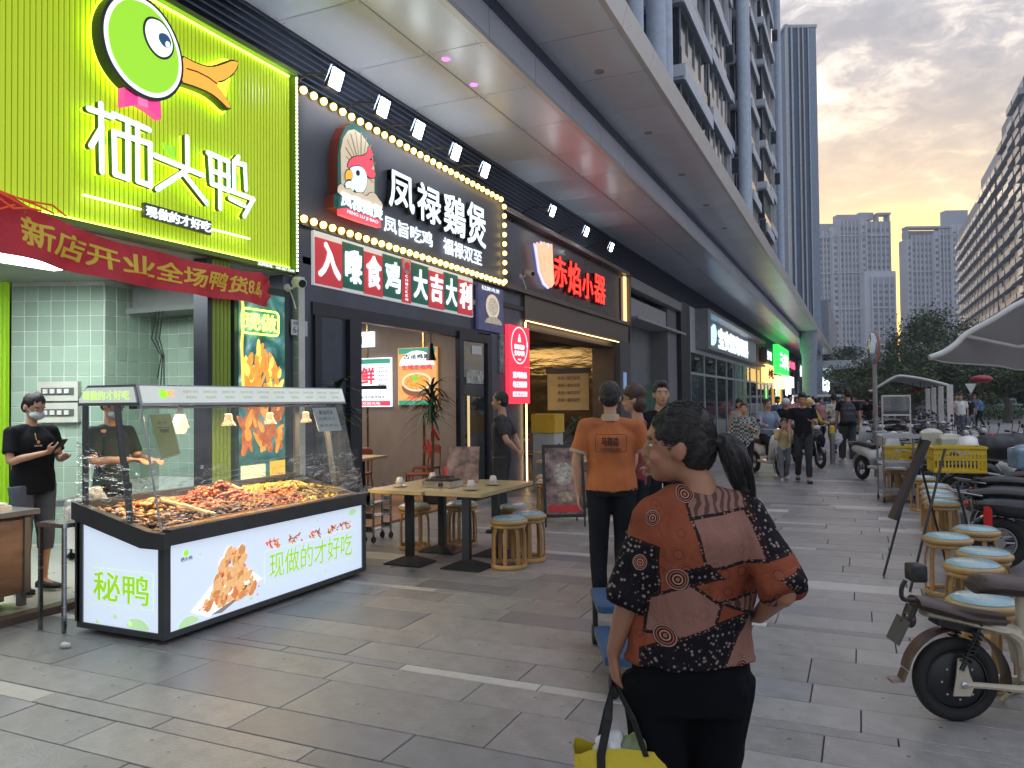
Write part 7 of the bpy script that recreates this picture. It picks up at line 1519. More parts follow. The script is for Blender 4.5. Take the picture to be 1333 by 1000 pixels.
# tote bag
tg_ = thing('tote_bag', 'yellow tote bag with black straps hanging from the woman\'s hand', 'bag', at(803, 2.07, .35)); tg_.rotation_euler = (0, 0, YAW-.1)
yb = M('yellow_bag_fabric', (.60, .47, .03), .55, var=.12, vs=8, bump=.3, bs=25)
q = MB(); nU = 16; prof_ = []
for k_, (z_, w_2, d_2) in enumerate(((0, .115, .05), (.1, .12, .055), (.22, .122, .05), (.335, .128, .035))):
    ring = []
    for i in range(nU):
        a = 2*PI*i/nU; c, s_ = math.cos(a), math.sin(a); ring.append((w_2*(abs(c)**.45)*(1 if c > 0 else -1), d_2*(abs(s_)**.45)*(1 if s_ > 0 else -1), z_+(.012*math.sin(a*3) if k_ == 3 else 0)))
    prof_.append(ring); q.v += ring
for k_ in range(3):
    for i in range(nU): q.f.append((k_*nU+i, k_*nU+(i+1) % nU, (k_+1)*nU+(i+1) % nU, (k_+1)*nU+i)); q.m.append(0)
q.f.append(tuple(range(nU-1, -1, -1))); q.m.append(0); q.obj('bag_body', yb, tg_, smooth=False)
ho = Dw['wL']*HW; hp_w = V(at(893, 2.1))+Matrix.Rotation(YAW, 3, 'Z') @ (ho+V((.01, .01, -.075))); hl = Matrix.Rotation(-(YAW-.1), 3, 'Z') @ (hp_w-V(tg_.location))
for sy in (-1, 1): MB().tube([(-.055, sy*.04, .33), (-.035, sy*.03, .42), tuple(hl+V((-.008, sy*.006, .0))), (.03, sy*.03, .42), (.06, sy*.04, .33)], [(.011, .002)]*5, 6, flat=(1, 0, 0)).tube([(-.055, sy*.046, .18), (-.055, sy*.04, .335)], [(.011, .002)]*2, 6, flat=(1, 0, 0)).obj('strap', M('black_webbing', (.012, .012, .013), .7), tg_)
bfr_ = lambda u, v, w: (u, -.056-w, v); text('lettering', '魔鬼小丸子', -.09, -.015, .245, .27, .0, .001, bfr_, darker, tg_, world=False, bold=.03)
me = voxel(MB().ell((-.03, 0, .33), (.05, .03, .05)), .01, 1, disp=lambda p, n: .02*noise.noise(p*30)); mobj('white_packet', me, white_p, tg_)
me = voxel(MB().ell((.045, 0, .33), (.055, .028, .055)), .01, 1, disp=lambda p, n: .02*noise.noise(p*25)); mobj('green_packet', me, M('lime_packet', (.42, .6, .05), .3, var=.5, vs=10, c2=(.12, .14, .13)), tg_)
# ---- man in the orange polo
orm = M('orange_polo_cloth', (.44, .125, .032), .75, var=.12, vs=5, bump=.25, bs=160)
Jo = dict(eL=(-.265, -.03, 1.10), wL=(-.25, .02, .85), dL=(0, .05, -1), nL=(1, 0, 0), cL=.5, eR=(.275, .02, 1.13), wR=(.30, .26, 1.02), dR=(0, 1, -.2), nR=(-.4, 0, -1), cR=.9, kL=(-.10, .05, .48), aL=(-.10, .0, .08), kR=(.09, .05, .48), aR=(.08, -.22, .12), fR=(0, .9, -.35))
om, Do, HMo = person('man seen from behind in an orange polo with a dark printed box on the back', at(794, 6.1), YAW-.12, 1.74, orm, cloth_k, M('striped_trainer', (.3, .3, .32), .6, var=.6, vs=12), 'short', J=Jo, vox=.0095, sleeve=.72, shoulder=.93, wid=1.06, hem=.875, wr=.014, topw=1.1, loose=1.04, head=(0, 0, -.12))
colr = M('pale_polo_collar', (.45, .32, .22), .7); MB().lathe([(.062, 1.405), (.078, 1.41), (.066, 1.455), (.058, 1.46), (.054, 1.43)], (0, -.012, 0), 20).obj('collar', colr, om, smooth=True)
for s_ in 'LR': S_, E_ = Do['s'+s_], Do['e'+s_]; d_ = (E_-S_).normalized(); p_ = S_.lerp(E_, .72); MB().tube([p_-d_*.012, p_+d_*.012], [.0745, .0745], 20).obj('sleeve_band', colr, om, smooth=True)
bfo = lambda u, v, w: (u, -.151-w-.25*max(0, abs(u)-.05)**1.0*-.28, v); inkb = M('dark_back_print', (.06, .02, .015), .7)
q = MB(); fr_ = rrect(-.115, .115, 1.18, 1.31, .015)
for i in range(len(fr_)): q.prism(ln(fr_[i], fr_[(i+1) % len(fr_)], .004), 0, .003, bfo)
stuff(q.obj('print_frame', inkb, om)); text('back_print', '马路边', -.07, .06, 1.225, 1.29, 0, .003, bfo, inkb, om, world=False, bold=.03); text('back_print', '现做鲜香好味道', -.08, .08, 1.19, 1.208, 0, .003, bfo, inkb, om, world=False)
# ---- others near the grill restaurant
person('person in a dark red shirt and glasses beside the orange shirt man', at(827, 6.75), YAW+1.25, 1.72, M('dark_red_shirt', (.20, .03, .03), .7), cloth_k, shoe_k, 'fluffy', hairb, glasses=True, J=dict(eR=(.24, .1, 1.15), wR=(.16, .3, 1.12), dR=(-.3, 1, .2)), vox=.012, head=(0, 0, .1))
person('man in a black shirt facing the camera by the grey recess', at(860, 7.9), YAW+PI+.25, 1.78, cloth_k, cloth_k, shoe_k, 'quiff', J=dict(eL=(-.23, .05, 1.12), wL=(-.1, .25, 1.12), dL=(1, .5, 0), nL=(0, 0, 1)), vox=.011, sleeve=.9, head=(0, 0, -.25))
# waiter hands behind the back
person('waiter in black with hands clasped behind the back at the restaurant door', at(652, 9.6), YAW+1.35, 1.72, M('charcoal_shirt', (.028, .028, .035), .8, var=.2), M('charcoal_trousers', (.03, .03, .036), .8), shoe_k, 'short', J=dict(eL=(-.25, -.12, 1.13), wL=(-.09, -.22, .98), dL=(.9, -.1, -.3), nL=(0, 1, 0), eR=(.25, -.12, 1.13), wR=(.09, -.23, .96), dR=(-.9, -.1, -.3), nR=(0, 1, 0), cL=.8, cR=.8), vox=.011, sleeve=.8)
# masked takeaway staff
Jm = dict(eL=(-.23, .03, 1.13), wL=(-.08, .27, 1.13), dL=(.5, .8, .1), nL=(.2, 0, 1), cL=.7, eR=(.23, .04, 1.13), wR=(.09, .30, 1.20), dR=(-.3, .8, .3), nR=(-.7, 0, .7), cR=1.)
mw, Dm, HMm = person('masked woman in black polo and cropped grey trousers looking at a phone', (-6.42, 4.35, .05), R(-88), 1.66, cloth_k, grey_t, shoe_k, 'low', J=Jm, vox=.010, sleeve=.75, fem=True, wid=1.08, mask=True, cropped=.35, head=(-.42, 0, 0), hem=.84, wr=.009, topw=1.05)
MB().cbox((.04, .385, 1.25), (.075, .012, .15), rot=(-.7, 0, .2), bev=.008).obj('phone', black_pl, mw)
for i_, (a_, b_3) in enumerate((((.052, .118, 1.30), (.062, .112, 1.36)),)): MB().tube([a_, b_3], (.012, .004), 5).obj('shoulder_badge', M('yellow_badge', (.7, .6, .2), .5), mw)
text('chest_print', '栖头鸭', .03, .10, 1.245, 1.26, 0, .002, lambda u, v, w: (u, .158+w, v), M('pale_chest_print', (.6, .55, .4), .6), mw, world=False); MB().prism(circ(.065, 1.285, .014), 0, .002, lambda u, v, w: (u, .158+w, v)).obj('chest_mark', M('orange_chest_mark', (.7, .35, .08), .6), mw)
person('second masked worker in dark shirt preparing food behind the cart', (-5.72, 4.55, .05), R(-85), 1.66, M('dark_teal_shirt', (.02, .04, .045), .8), cloth_k, shoe_k, 'short', J=dict(eL=(-.23, .06, 1.13), wL=(-.12, .32, 1.12), dL=(.2, 1, 0), nL=(0, 0, -1), eR=(.23, .06, 1.13), wR=(.12, .34, 1.14), dR=(-.2, 1, 0), nR=(0, 0, -1)), vox=.011, sleeve=.8, mask=True, head=(-.5, 0, 0))
# ---- people coming down the street
chk_m = bpy.data.materials.new('checked_blouse'); chk_m.use_nodes = True; t_ = chk_m.node_tree; b_ = t_.nodes['Principled BSDF']; tx = N(t_, 'ShaderNodeTexCoord'); ck = N(t_, 'ShaderNodeTexChecker'); ck.inputs['Scale'].default_value = 24; ck.inputs[1].default_value = (.03, .035, .045, 1); ck.inputs[2].default_value = (.38, .4, .38, 1); L(t_, tx.outputs['Object'], ck.inputs[0]); L(t_, ck.outputs[0], b_.inputs['Base Color']); b_.inputs['Roughness'].default_value = .8
walkL = dict(kL=(-.09, .14, .49), aL=(-.09, .17, .08), kR=(.09, .03, .48), aR=(.09, -.17, .11)); walkR = dict(kR=(.09, .14, .49), aR=(.09, .17, .08), kL=(-.09, .03, .48), aL=(-.09, -.17, .11))
cwm, Dc, _h = person('older woman in checked blouse and black trousers carrying a green bag', (-1.93, 14.5, 0), PI+.15, 1.53, chk_m, cloth_k, shoe_k, 'short', J=dict(walkL, eL=(-.24, .02, 1.13), wL=(-.12, .2, 1.22), dL=(.6, .5, .5), nL=(0, 1, 0)), vox=.014, sleeve=1.4, fem=True, wid=1.05, hem=.80)
gb_ = thing('green_carrier_bag', 'bright green carrier bag held by the woman in the checked blouse', 'bag', (-2.18, 14.42, .45)); MB().lathe([(.07, 0), (.10, .02), (.11, .2), (.09, .34), (.02, .42)], (0, 0, 0), 12).obj('bag', M('green_carrier', (.22, .62, .05), .5, var=.2), gb_, smooth=True); MB().tube([(-.03, 0, .4), (0, 0, .5), (.03, 0, .4)], .008, 5).obj('handle', MATS['green_carrier'], gb_)
person('child with yellow sleeves and white front eating while walking', at(1019, 15.3), YAW+PI-.2, 1.2, M('yellow_white_kid_shirt', (.55, .52, .45), .7, var=.3, vs=2.2, c2=(.7, .5, .08)), jeans_l, shoe_w, 'short', J=dict(walkR, eR=(.22, .1, 1.15), wR=(.06, .22, 1.42), dR=(-.4, .2, .9), nR=(0, -1, 0), eL=(-.22, .1, 1.15), wL=(-.05, .22, 1.40), dL=(.4, .2, .9), nL=(0, -1, 0)), vox=.017, sleeve=1.5, wid=1.05, kid=True, hem=.84)
person('man in black t-shirt and trousers walking and checking his hand', at(1044, 14.9), YAW+PI-.3, 1.70, cloth_k, M('black_joggers', (.02, .021, .028), .8), shoe_k, 'quiff', J=dict(walkL, eL=(-.24, .02, 1.12), wL=(-.2, .28, 1.18), dL=(.8, .3, 0), nL=(0, 0, 1)), vox=.014, sleeve=.6, head=(-.3, 0, 0))
person('woman in a beige top walking behind the checked blouse woman', at(962, 17.2), YAW+PI, 1.60, M('beige_top', (.35, .29, .24), .8, var=.2), cloth_k, shoe_k, 'bob', J=walkR, vox=.016, sleeve=1.2, fem=True)
bp2, Db, _h = person('man seen from behind with a dark backpack and olive trousers', at(1103, 19.1), YAW-.1, 1.82, cloth_k, M('olive_trousers', (.05, .055, .05), .8), shoe_w, 'quiff', J=walkL, vox=.015, sleeve=.6, loose=1.25, wid=1.05)
bk_ = thing('backpack', 'dark grey backpack worn by the man with white shoes', 'backpack', at(1103, 18.85, 1.0)); bk_.rotation_euler = (0, 0, YAW-.1); me = voxel(MB().ell((0, 0, .25), (.19, .1, .28)).cbox((0, -.02, .18), (.32, .16, .34)).cbox((0, -.1, .13), (.22, .06, .2)), .012, 4); mobj('pack', me, M('dark_backpack_fabric', (.028, .032, .042), .6, var=.3), bk_)
for sx in (-1, 1): MB().tube([(sx*.09, .05, .45), (sx*.11, .2, .47), (sx*.12, .26, .3)], (.025, .006), 6).obj('strap', MATS['dark_backpack_fabric'], bk_)
MB().cbox((0, -.134, .2), (.18, .006, .004)).cbox((0, -.105, .36), (.05, .01, .02)).obj('zip', steel_d, bk_)
pbg = thing('white_carrier_bag', 'white plastic bag in the backpack man\'s left hand', 'bag', at(1089, 19.1, .45)); me = voxel(MB().ell((0, 0, .15), (.12, .07, .16)).ell((0, 0, .32), (.03, .03, .08)), .015, 1, disp=lambda p, n: .02*noise.noise(p*18)); mobj('bag', me, white_p, pbg)
# farther walkers
blue_m = M('bright_blue_cloth', (.04, .14, .34), .8); flor = M('white_floral_shirt', (.5, .48, .4), .8, var=.6, vs=14); pink_m = M('pink_shirt', (.45, .2, .2), .8); red_c2 = M('brick_red_shirt', (.4, .1, .06), .8)
tops = [(cloth_k, 'black'), (flor, 'white floral'), (denim, 'denim blue'), (pink_m, 'dusty pink'), (white_p, 'white'), (blue_m, 'bright blue'), (red_c2, 'brick red')]
far_spec = [(1012, 27, PI, 2, 1, 'person in denim blue near the red shop front'), (1022, 30, 0, 5, 0, 'person in bright blue deep in the crowd by the white lit signs'), (1052, 36, PI, 1, 0, 'person in pale floral top deep in the crowd'), (1068, 28, PI, 3, 1, 'person in dusty pink walking toward the camera behind the rider'), (1058, 44, 0, 4, 0, 'tiny person in white at the far end of the arcade'), (1110, 33, PI, 2, 0, 'person in denim blue far behind the backpack man'), (1128, 30, 0, 0, 1, 'person in black among the scooters right of the backpack man'), (1085, 22.5, 0, 1, 1, 'person in a white floral shirt between the rider and the backpack man'), (1028, 24, PI, 3, 0, 'person in dusty pink behind the black clothed man on the left'), (1047, 27, PI, 4, 1, 'person in white far down the walkway by the red front'), (1062, 31, 0, 0, 0, 'person in black far down the walkway beyond the rider'), (1036, 33, PI, 6, 1, 'person in brick red far down the walkway'),
            (1096, 38, PI, 4, 0, 'tiny person in white far beyond the backpack man'), (1075, 40, 0, 2, 0, 'tiny person in denim blue far down the arcade'), (1250, 29, 2.5, 4, 0, 'person in white beside the shelter post'), (1261, 30, .3, 0, 1, 'person in black shorts walking right of the shelter post'), (1244, 34, PI, 6, 0, 'person in brick red with a light cap behind the shelter post'), (1275, 40, .5, 5, 0, 'person in bright blue near the white minibus'), (1268, 42, 2.8, 2, 1, 'person in denim blue near the white minibus')]
pros = {}
for px, D_2, a, ti_, pose, lb in far_spec:
    person(lb, at(px, D_2), YAW+a, 1.62+.1*((px*7) % 3)/2, tops[ti_][0], [cloth_k, jeans_l, grey_t][px % 3], shoe_k, ['short', 'bob', 'quiff'][px % 3], J=[walkL, walkR][pose], vox=.022, sleeve=.7, fem=px % 2 == 0, group='people farther along the street')
# =============================================================== scooters, electric bicycles
def wheel(t, c, r, w, rimm, ty=rubber, spokes=5, axis='y'):
    # bike runs along x; wheel axis y
    wl = MB().torus(c, r-w*.5, w*.5, 32, 8, axis='y', rr=w*.5).obj('tyre', ty, t, smooth=True)
    q = MB().torus(c, r-w*1.05, .012, 28, 6, axis='y', rr=.022).lathe([(.045, -.04), (.05, 0), (.045, .04)], c, 16, axis='y')
    for i in range(spokes):
        a = 2*PI*i/spokes; q.tube([(c[0]+.04*math.cos(a), c[1], c[2]+.04*math.sin(a)), (c[0]+(r-w*1.05)*math.cos(a), c[1], c[2]+(r-w*1.05)*math.sin(a))], .012, 5)
    q.obj('rim', rimm, t, smooth=True)
GS = 'scooters and electric bikes parked on the right'
P_body = M('scooter_paint', (.02, .022, .026), .25, coat=.6, metal=.2); P_seat = M('scooter_seat', (.015, .014, .014), .5, bump=.1); lampw = M('headlamp_lens', (.5, .52, .55), .1, coat=.8); lampr = M('tail_lamp_lens', (.35, .02, .02), .2, coat=.6)
def scooter(label, loc, rz, group=GS, topbox=False, body=None, basket=False, light=False):
    """x forwards, wheels on the x axis, about 1.7 m long"""
    t = thing('parked_scooter', label, 'scooter', loc, rz, group); B = P_body
    wheel(t, (-.60, 0, .24), .24, .10, steel_d); wheel(t, (.62, 0, .24), .24, .09, steel_d)
    me = voxel(MB().stube([(-.82, 0, .60), (-.6, 0, .60), (-.25, 0, .55), (-.12, 0, .42)], [(.10, .06), (.15, .11), (.15, .13), (.12, .08)], 14, flat=(0, 1, 0)).cbox((.10, 0, .29), (.55, .30, .06)).stube([(.30, 0, .30), (.40, 0, .45), (.44, 0, .70), (.42, 0, .86)], [(.15, .035), (.18, .045), (.17, .05), (.11, .05)], 14, flat=(0, 1, 0)), .016, 4); mobj('body', me, B, t)
    MB().stube([(-.84, 0, .69), (-.6, 0, .71), (-.35, 0, .69), (-.12, 0, .66)], [(.08, .03), (.125, .045), (.13, .05), (.10, .04)], 14, flat=(0, 1, 0)).obj('seat', P_seat, t, smooth=True)
    MB().tube([(.44, 0, .80), (.38, 0, .96)], .03, 8).tube([(.30, -.30, .98), (.38, -.2, .97), (.39, 0, .96), (.38, .2, .97), (.30, .30, .98)], .013, 7).obj('handlebar', steel_d, t, smooth=True)
    for s_ in (-1, 1):
        MB().tube([(.29, s_*.30, .98), (.25, s_*.40, .985)], .018, 8).obj('grip', rubber, t); MB().tube([(.33, s_*.28, .98), (.36, s_*.34, 1.12)], .006, 5).ell((.35, s_*.36, 1.16), (.014, .055, .035), 12, 8).obj('mirror', black_pl, t, smooth=True)
    MB().ell((.46, 0, .93), (.06, .09, .06), 14, 10).obj('headlamp', lampw, t, smooth=True); MB().ell((-.86, 0, .60), (.03, .07, .03), 12, 8).obj('tail_lamp', lampr, t, smooth=True)
    q = MB()
    for s_ in (-1, 1): q.tube([(.46, s_*.055, .62), (.62, s_*.06, .24)], .017, 7)
    q.tube([(.46, -.055, .62), (.46, .055, .62)], .017, 6).obj('fork', steel_d, t)
    MB().torus((.62, 0, .24), .265, .008, 14, 6, axis='y', rr=.055, a0=.5, a1=2.6).obj('fender', B, t, smooth=True); MB().torus((-.60, 0, .24), .27, .008, 14, 6, axis='y', rr=.06, a0=1.2, a1=3.2).obj('fender', B, t, smooth=True)
    MB().tube([(-.75, .09, .26), (-.35, .09, .28), (-.15, .08, .30)], .02, 7).tube([(-.62, .10, .26), (-.58, .11, .52)], .025, 8).obj('swing_arm', steel_d, t); MB().box(-.90, -.885, -.09, .09, .38, .50).obj('number_plate', M('plate_dark', (.05, .06, .07), .4), t)
    MB().tube([(0, .12, .28), (-.05, .2, .02)], .012, 6).obj('side_stand', steel_d, t)
    q = MB().tube([(-.75, -.1, .68), (-1.0, -.1, .72), (-1.0, .1, .72), (-.75, .1, .68)], .009, 6); q.obj('rear_rack', steel_d, t)
    if topbox: me = voxel(MB().cbox((-.95, 0, .86), (.36, .38, .24)).ell((-.95, 0, .95), (.19, .2, .09)), .018, 5); mobj('top_box', me, MATS[topbox], t)
    if basket:
        q = MB()
        for i in range(6): q.tube([(.52, -.15+.06*i, .70), (.72, -.16+.064*i, .92)], .004, 4)
        q.torus((.62, 0, .92), .15, .008, 20, 5); q.torus((.60, 0, .74), .12, .007, 18, 5); q.obj('basket', black_pl, t)
    return t
M('cream_white_box', (.50, .52, .42), .3, coat=.5); M('steel_blue_box', (.16, .26, .38), .25, coat=.6); M('white_scooter_paint', (.55, .58, .58), .25, coat=.6); M('blue_scooter_paint', (.03, .08, .2), .25, coat=.6); M('green_scooter_paint', (.2, .33, .28), .3, coat=.5); M('red_scooter_paint', (.3, .03, .03), .3, coat=.5); M('grey_scooter_paint', (.16, .17, .18), .3, coat=.5); M('cream_scooter_paint', (.52, .49, .38), .3, coat=.5)
sc0 = scooter('black scooter carrying the yellow crate on its rear rack', (1.92, 9.75, 0), R(8))
sc1 = scooter('scooter with a cream top box behind the yellow crate', (2.75, 12.3, 0), R(5), topbox='cream_white_box'); 
sc2 = scooter('scooter with a rounded blue top box nearest the right edge', (2.75, 11.1, 0), R(10), topbox='steel_blue_box')
sc3 = scooter('black scooter with a front basket under the low white shelter', (1.35, 24.2, 0), R(-70), basket=True)
def var(src, loc, rz, lb, paint=None, group=GS): return dup(src, loc, rz, lb, group, {'scooter_paint': MATS[paint]} if paint else None)
var(sc0, (1.75, 8.5, 0), R(4), 'black scooter with a red tail lamp behind the nearest stools', None); var(sc0, (2.3, 10.5, 0), R(6), 'pale blue scooter between the crate and the blue top box', 'blue_scooter_paint'); var(sc1, (2.2, 13.9, 0), R(9), 'white scooter with a pale top box behind the white padded cover', 'white_scooter_paint')
var(sc0, (1.9, 13.2, 0), R(10), 'black scooter farther behind the crate, front wheel turned away'); var(sc3, (1.6, 14.6, 0), R(4), 'grey scooter behind the steel trolley', 'grey_scooter_paint'); var(sc1, (2.1, 15.9, 0), R(0), 'red scooter before the shelter post', 'red_scooter_paint')
var(sc0, (1.7, 17.4, 0), R(6), 'black scooter left of the shelter post'); var(sc0, (1.6, 18.9, 0), R(8), 'pale green scooter in front of the shelter', 'green_scooter_paint'); var(sc0, (1.3, 16.4, 0), R(12), 'black scooter just behind the traffic mirror pole')
i = 0
for (x_, y_, p_) in ((.9, 20.6, None), (1.5, 21.2, 'white_scooter_paint'), (1.1, 22.3, 'blue_scooter_paint'), (1.7, 23.0, None), (1.0, 25.6, None), (1.7, 26.4, 'red_scooter_paint'), (1.1, 27.6, 'cream_scooter_paint'), (1.9, 28.8, None), (1.3, 30.2, 'grey_scooter_paint'), (2.2, 31.4, None), (1.6, 33, 'blue_scooter_paint'), (2.4, 34.5, 'white_scooter_paint')):
    nm_ = {None: 'black', 'white_scooter_paint': 'white', 'blue_scooter_paint': 'blue', 'red_scooter_paint': 'red', 'cream_scooter_paint': 'cream', 'grey_scooter_paint': 'grey'}[p_]
    var(sc0 if i % 2 else sc3, (x_, y_, 0), R(5+(i*37) % 20-80*(i % 3 == 0)), '%s scooter in the dark row under the low white shelter, number %s from the front' % (nm_, ['one', 'two', 'three', 'four', 'five', 'six', 'seven', 'eight', 'nine', 'ten', 'eleven', 'twelve'][i]), p_, 'scooters in the row under the shelter'); i += 1
var(sc3, (.45, 20.2, 0), R(-95), 'pale cream scooter facing the camera right of the bollard', 'cream_scooter_paint'); var(sc0, (-.25, 25.5, 0), R(-85), 'white scooter behind the white and grey one', 'white_scooter_paint'); var(sc3, (-1.9, 26.5, 0), R(-80), 'grey scooter deep in the crowd', 'grey_scooter_paint'); var(sc0, (-.02, 22.6, 0), R(-75), 'white and grey scooter parked right of the backpack man', 'white_scooter_paint'); var(sc3, (.15, 24.0, 0), R(-80), 'grey scooter behind the white one right of the backpack man', 'grey_scooter_paint'); var(sc0, (.3, 16.2, 0), R(-60), 'white scooter tail at the foot of the traffic mirror pole', 'white_scooter_paint')
var(sc0, (-1.15, 19.6, 0), R(-62), 'dark delivery scooter ridden by the yellow helmet rider', None, None)
wsc = var(sc0, at(997, 16.4), YAW+R(-82)-0.0, 'white retro scooter with a round front lamp ridden on the walkway', 'white_scooter_paint', None); wsc.rotation_euler = (0, 0, YAW-PI/2+R(8))
MB().torus((.525, 0, .93), .05, .012, 18, 6, axis='x').obj('lamp_ring', E('lit_ring_lamp', (.9, .95, 1), 4), wsc)
# riders
sit = dict(pel=(0, 0, .80), wst=(0, .03, .95), chs=(0, .05, 1.16), nck=(0, .04, 1.32), hd=(0, .07, 1.475), sL=(-.17, .04, 1.28), sR=(.17, .04, 1.28), eL=(-.24, .2, 1.05), eR=(.24, .2, 1.05), wL=(-.25, .42, 1.05), wR=(.25, .42, 1.05), dL=(0, 1, 0), dR=(0, 1, 0), nL=(0, 0, -1), nR=(0, 0, -1), hL=(-.09, .0, .78), hR=(.09, .0, .78), kL=(-.17, .40, .66), kR=(.17, .40, .66), aL=(-.14, .35, .38), aR=(.14, .35, .38))
p_ = V(at(997, 16.75)); rd, _a, _b = person('rider in a light denim jacket on the white retro scooter', (p_.x, p_.y, .02), YAW+PI+R(8), 1.68, M('light_denim', (.22, .28, .38), .8, var=.25), cloth_k, shoe_k, 'short', J=sit, vox=.018, sleeve=1.8, seated=True)
p_ = V((-1.05, 19.25, .0)); rd2, D2, H2 = person('delivery rider in yellow vest and yellow helmet seated on a dark scooter', (p_.x-.1, p_.y+.2, .02), R(-62)-PI/2, 1.68, M('yellow_vest', (.6, .42, .03), .6, var=.3, vs=3, c2=(.3, .25, .05)), cloth_k, shoe_k, 'short', J=sit, vox=.018, sleeve=1.6, seated=True)
xf(MB().ell((0, -.01, .045), (.115, .13, .105), 18, 12), H2).obj('helmet', M('yellow_helmet', (.62, .42, .12), .25, coat=.6), rd2, smooth=True)
dup(rd2, (-1.9, 22.5, .02), YAW+PI, 'second rider in white helmet half hidden behind the delivery rider', None, {'yellow_helmet': white_p, 'yellow_vest': cloth_k}); dup(sc0, (-1.9, 22.9, 0), YAW-PI/2, 'dark scooter under the white helmet rider far down the walkway', '')
# seat cover / items on scooters
sb_ = thing('scooter_cover', 'white and black padded wind cover draped over a scooter behind the crate', 'cover', (1.8, 12.0, .0)); me = voxel(MB().ell((-.1, 0, .95), (.32, .26, .17)).ell((.15, 0, .93), (.25, .24, .2)), .02, 3, disp=fold(.02, 6)); mobj('pad', me, M('black_quilt', (.025, .025, .03), .5, bump=.3, bs=20), sb_); me = voxel(MB().ell((-.42, 0, .93), (.16, .24, .16)), .02, 2); mobj('white_end', me, white_p, sb_); MB().torus((-.16, 0, .95), .17, .012, 20, 5, axis='x').obj('red_piping', red_m, sb_); sb_.location = (1.72, 11.9, .0)
# ---- cream electric bicycle in the near right corner
eb2 = thing('electric_bicycle', 'cream electric bicycle with brown saddle cut off by the right edge', 'electric bicycle', (.4, 4.43, 0), YAW-R(3)); crm = M('cream_bike_paint', (.50, .45, .34), .3, coat=.5, var=.05); brn = M('dark_brown_leather', (.045, .025, .018), .45, bump=.15, bs=70, coat=.15); brnp = M('brown_plastic_fender', (.10, .062, .05), .35, coat=.2); ins = M('grey_alloy_hub', (.05, .055, .06), .4, metal=.7)
MB().torus((0, 0, .205), .172, .034, 48, 12, axis='y', rr=.036).obj('rear_tyre', rubber, eb2, smooth=True)
hub = MB().lathe([(.03, -.045), (.10, -.04), (.135, -.02), (.14, 0), (.135, .02), (.10, .04), (.03, .045)], (0, 0, .205), 36, axis='y').obj('hub_motor', black_pl, eb2, smooth=True)
for i in range(8):
    a = 2*PI*i/8; MB().lathe([(.006, -.047), (.006, -.042)], (.085*math.cos(a), 0, .205+.085*math.sin(a)), 8, axis='y').obj('hub_bolt', steel, hub)
MB().torus((0, 0, .205), .142, .006, 40, 6, axis='y', rr=.03).obj('rim', ins, eb2, smooth=True)
MB().torus((.0, 0, .21), .245, .005, 30, 8, axis='y', rr=.052, a0=-.25, a1=2.95).tube([(-.242, 0, .25), (-.262, 0, .20), (-.315, 0, .195)], (.045, .006), 6, flat=(0, 1, 0)).obj('rear_fender', brnp, eb2, smooth=True)
for s_ in (-1, 1):
    MB().stube([(-.01, s_*.075, .205), (.15, s_*.08, .195), (.30, s_*.07, .18), (.46, s_*.06, .18)], [.016, .015, .02, .022], 8).obj('swing_arm', crm, eb2, smooth=True)
    MB().prism([(-.05, .15), (.03, .15), (.05, .20), (.03, .25), (.01, .33), (-.025, .33), (-.035, .24)], .078, .086, lambda u, v, w: (u, s_*w, v)).obj('axle_plate', crm, eb2)
    MB().lathe([(.014, .086), (.016, .094), (.008, .1)], (0, 0, .205), 10, rot=(s_*PI/2*-1, 0, 0)).obj('axle_nut', steel, eb2)
    q = MB(); a_ = V((0, s_*.085, .30)); b_4 = V((.09, s_*.085, .50)); d_ = (b_4-a_)
    pts = []
    n_c = 8*12
    ux = d_.normalized(); uy = V((0, 1, 0)); uz = ux.cross(uy)
    for k_ in range(n_c+1): th = 2*PI*8*k_/n_c; pts.append(a_+d_*(.05+.75*k_/n_c)+(uy*math.cos(th)+uz*math.sin(th))*.026)
    q.tube(pts, .0052, 5); q.tube([a_-d_*.12, a_+d_*.3], .013, 8).tube([a_, b_4], .009, 8); q.obj('shock_spring', black_pl, eb2, smooth=True)
MB().stube([(-.19, 0, .585), (-.1, 0, .565), (.06, 0, .52), (.22, 0, .50)], [(.075, .028), (.10, .036), (.105, .036), (.075, .03)], 16, flat=(0, 1, 0)).obj('pillion_seat', brn, eb2, smooth=True)
MB().stube([(-.15, 0, .535), (.0, 0, .505), (.18, 0, .46), (.30, 0, .44)], [(.07, .018), (.095, .018), (.09, .024), (.05, .03)], 12, flat=(0, 1, 0)).obj('rear_rail', crm, eb2, smooth=True)
MB().cbox((.0, 0, .475), (.20, .12, .035), rot=(0, .22, 0), bev=.012).obj('battery_tray', black_pl, eb2)
for s_ in (-1, 1): MB().stube([(.10, s_*.05, .48), (.22, s_*.05, .46), (.30, s_*.04, .40), (.32, s_*.03, .28)], [.018, .024, .03, .03], 8).obj('frame_tube', crm, eb2, smooth=True)
MB().tube([(.33, 0, .20), (.325, 0, .63)], .026, 14).obj('seat_post', crm, eb2, smooth=True)
MB().stube([(.09, 0, .655), (.16, 0, .675), (.30, 0, .665), (.46, 0, .66), (.56, 0, .655)], [(.07, .03), (.115, .048), (.12, .05), (.07, .04), (.035, .025)], 18, flat=(0, 1, 0)).obj('saddle', brn, eb2, smooth=True)
MB().tube([(-.20, 0, .565), (-.225, 0, .50)], (.05, .02), 8, flat=(0, 1, 0)).obj('tail_bracket', black_pl, eb2); MB().ell((-.215, 0, .50), (.028, .05, .045), 14, 10).obj('tail_lamp', M('smoked_lens', (.03, .01, .01), .15, coat=.8), eb2, smooth=True)
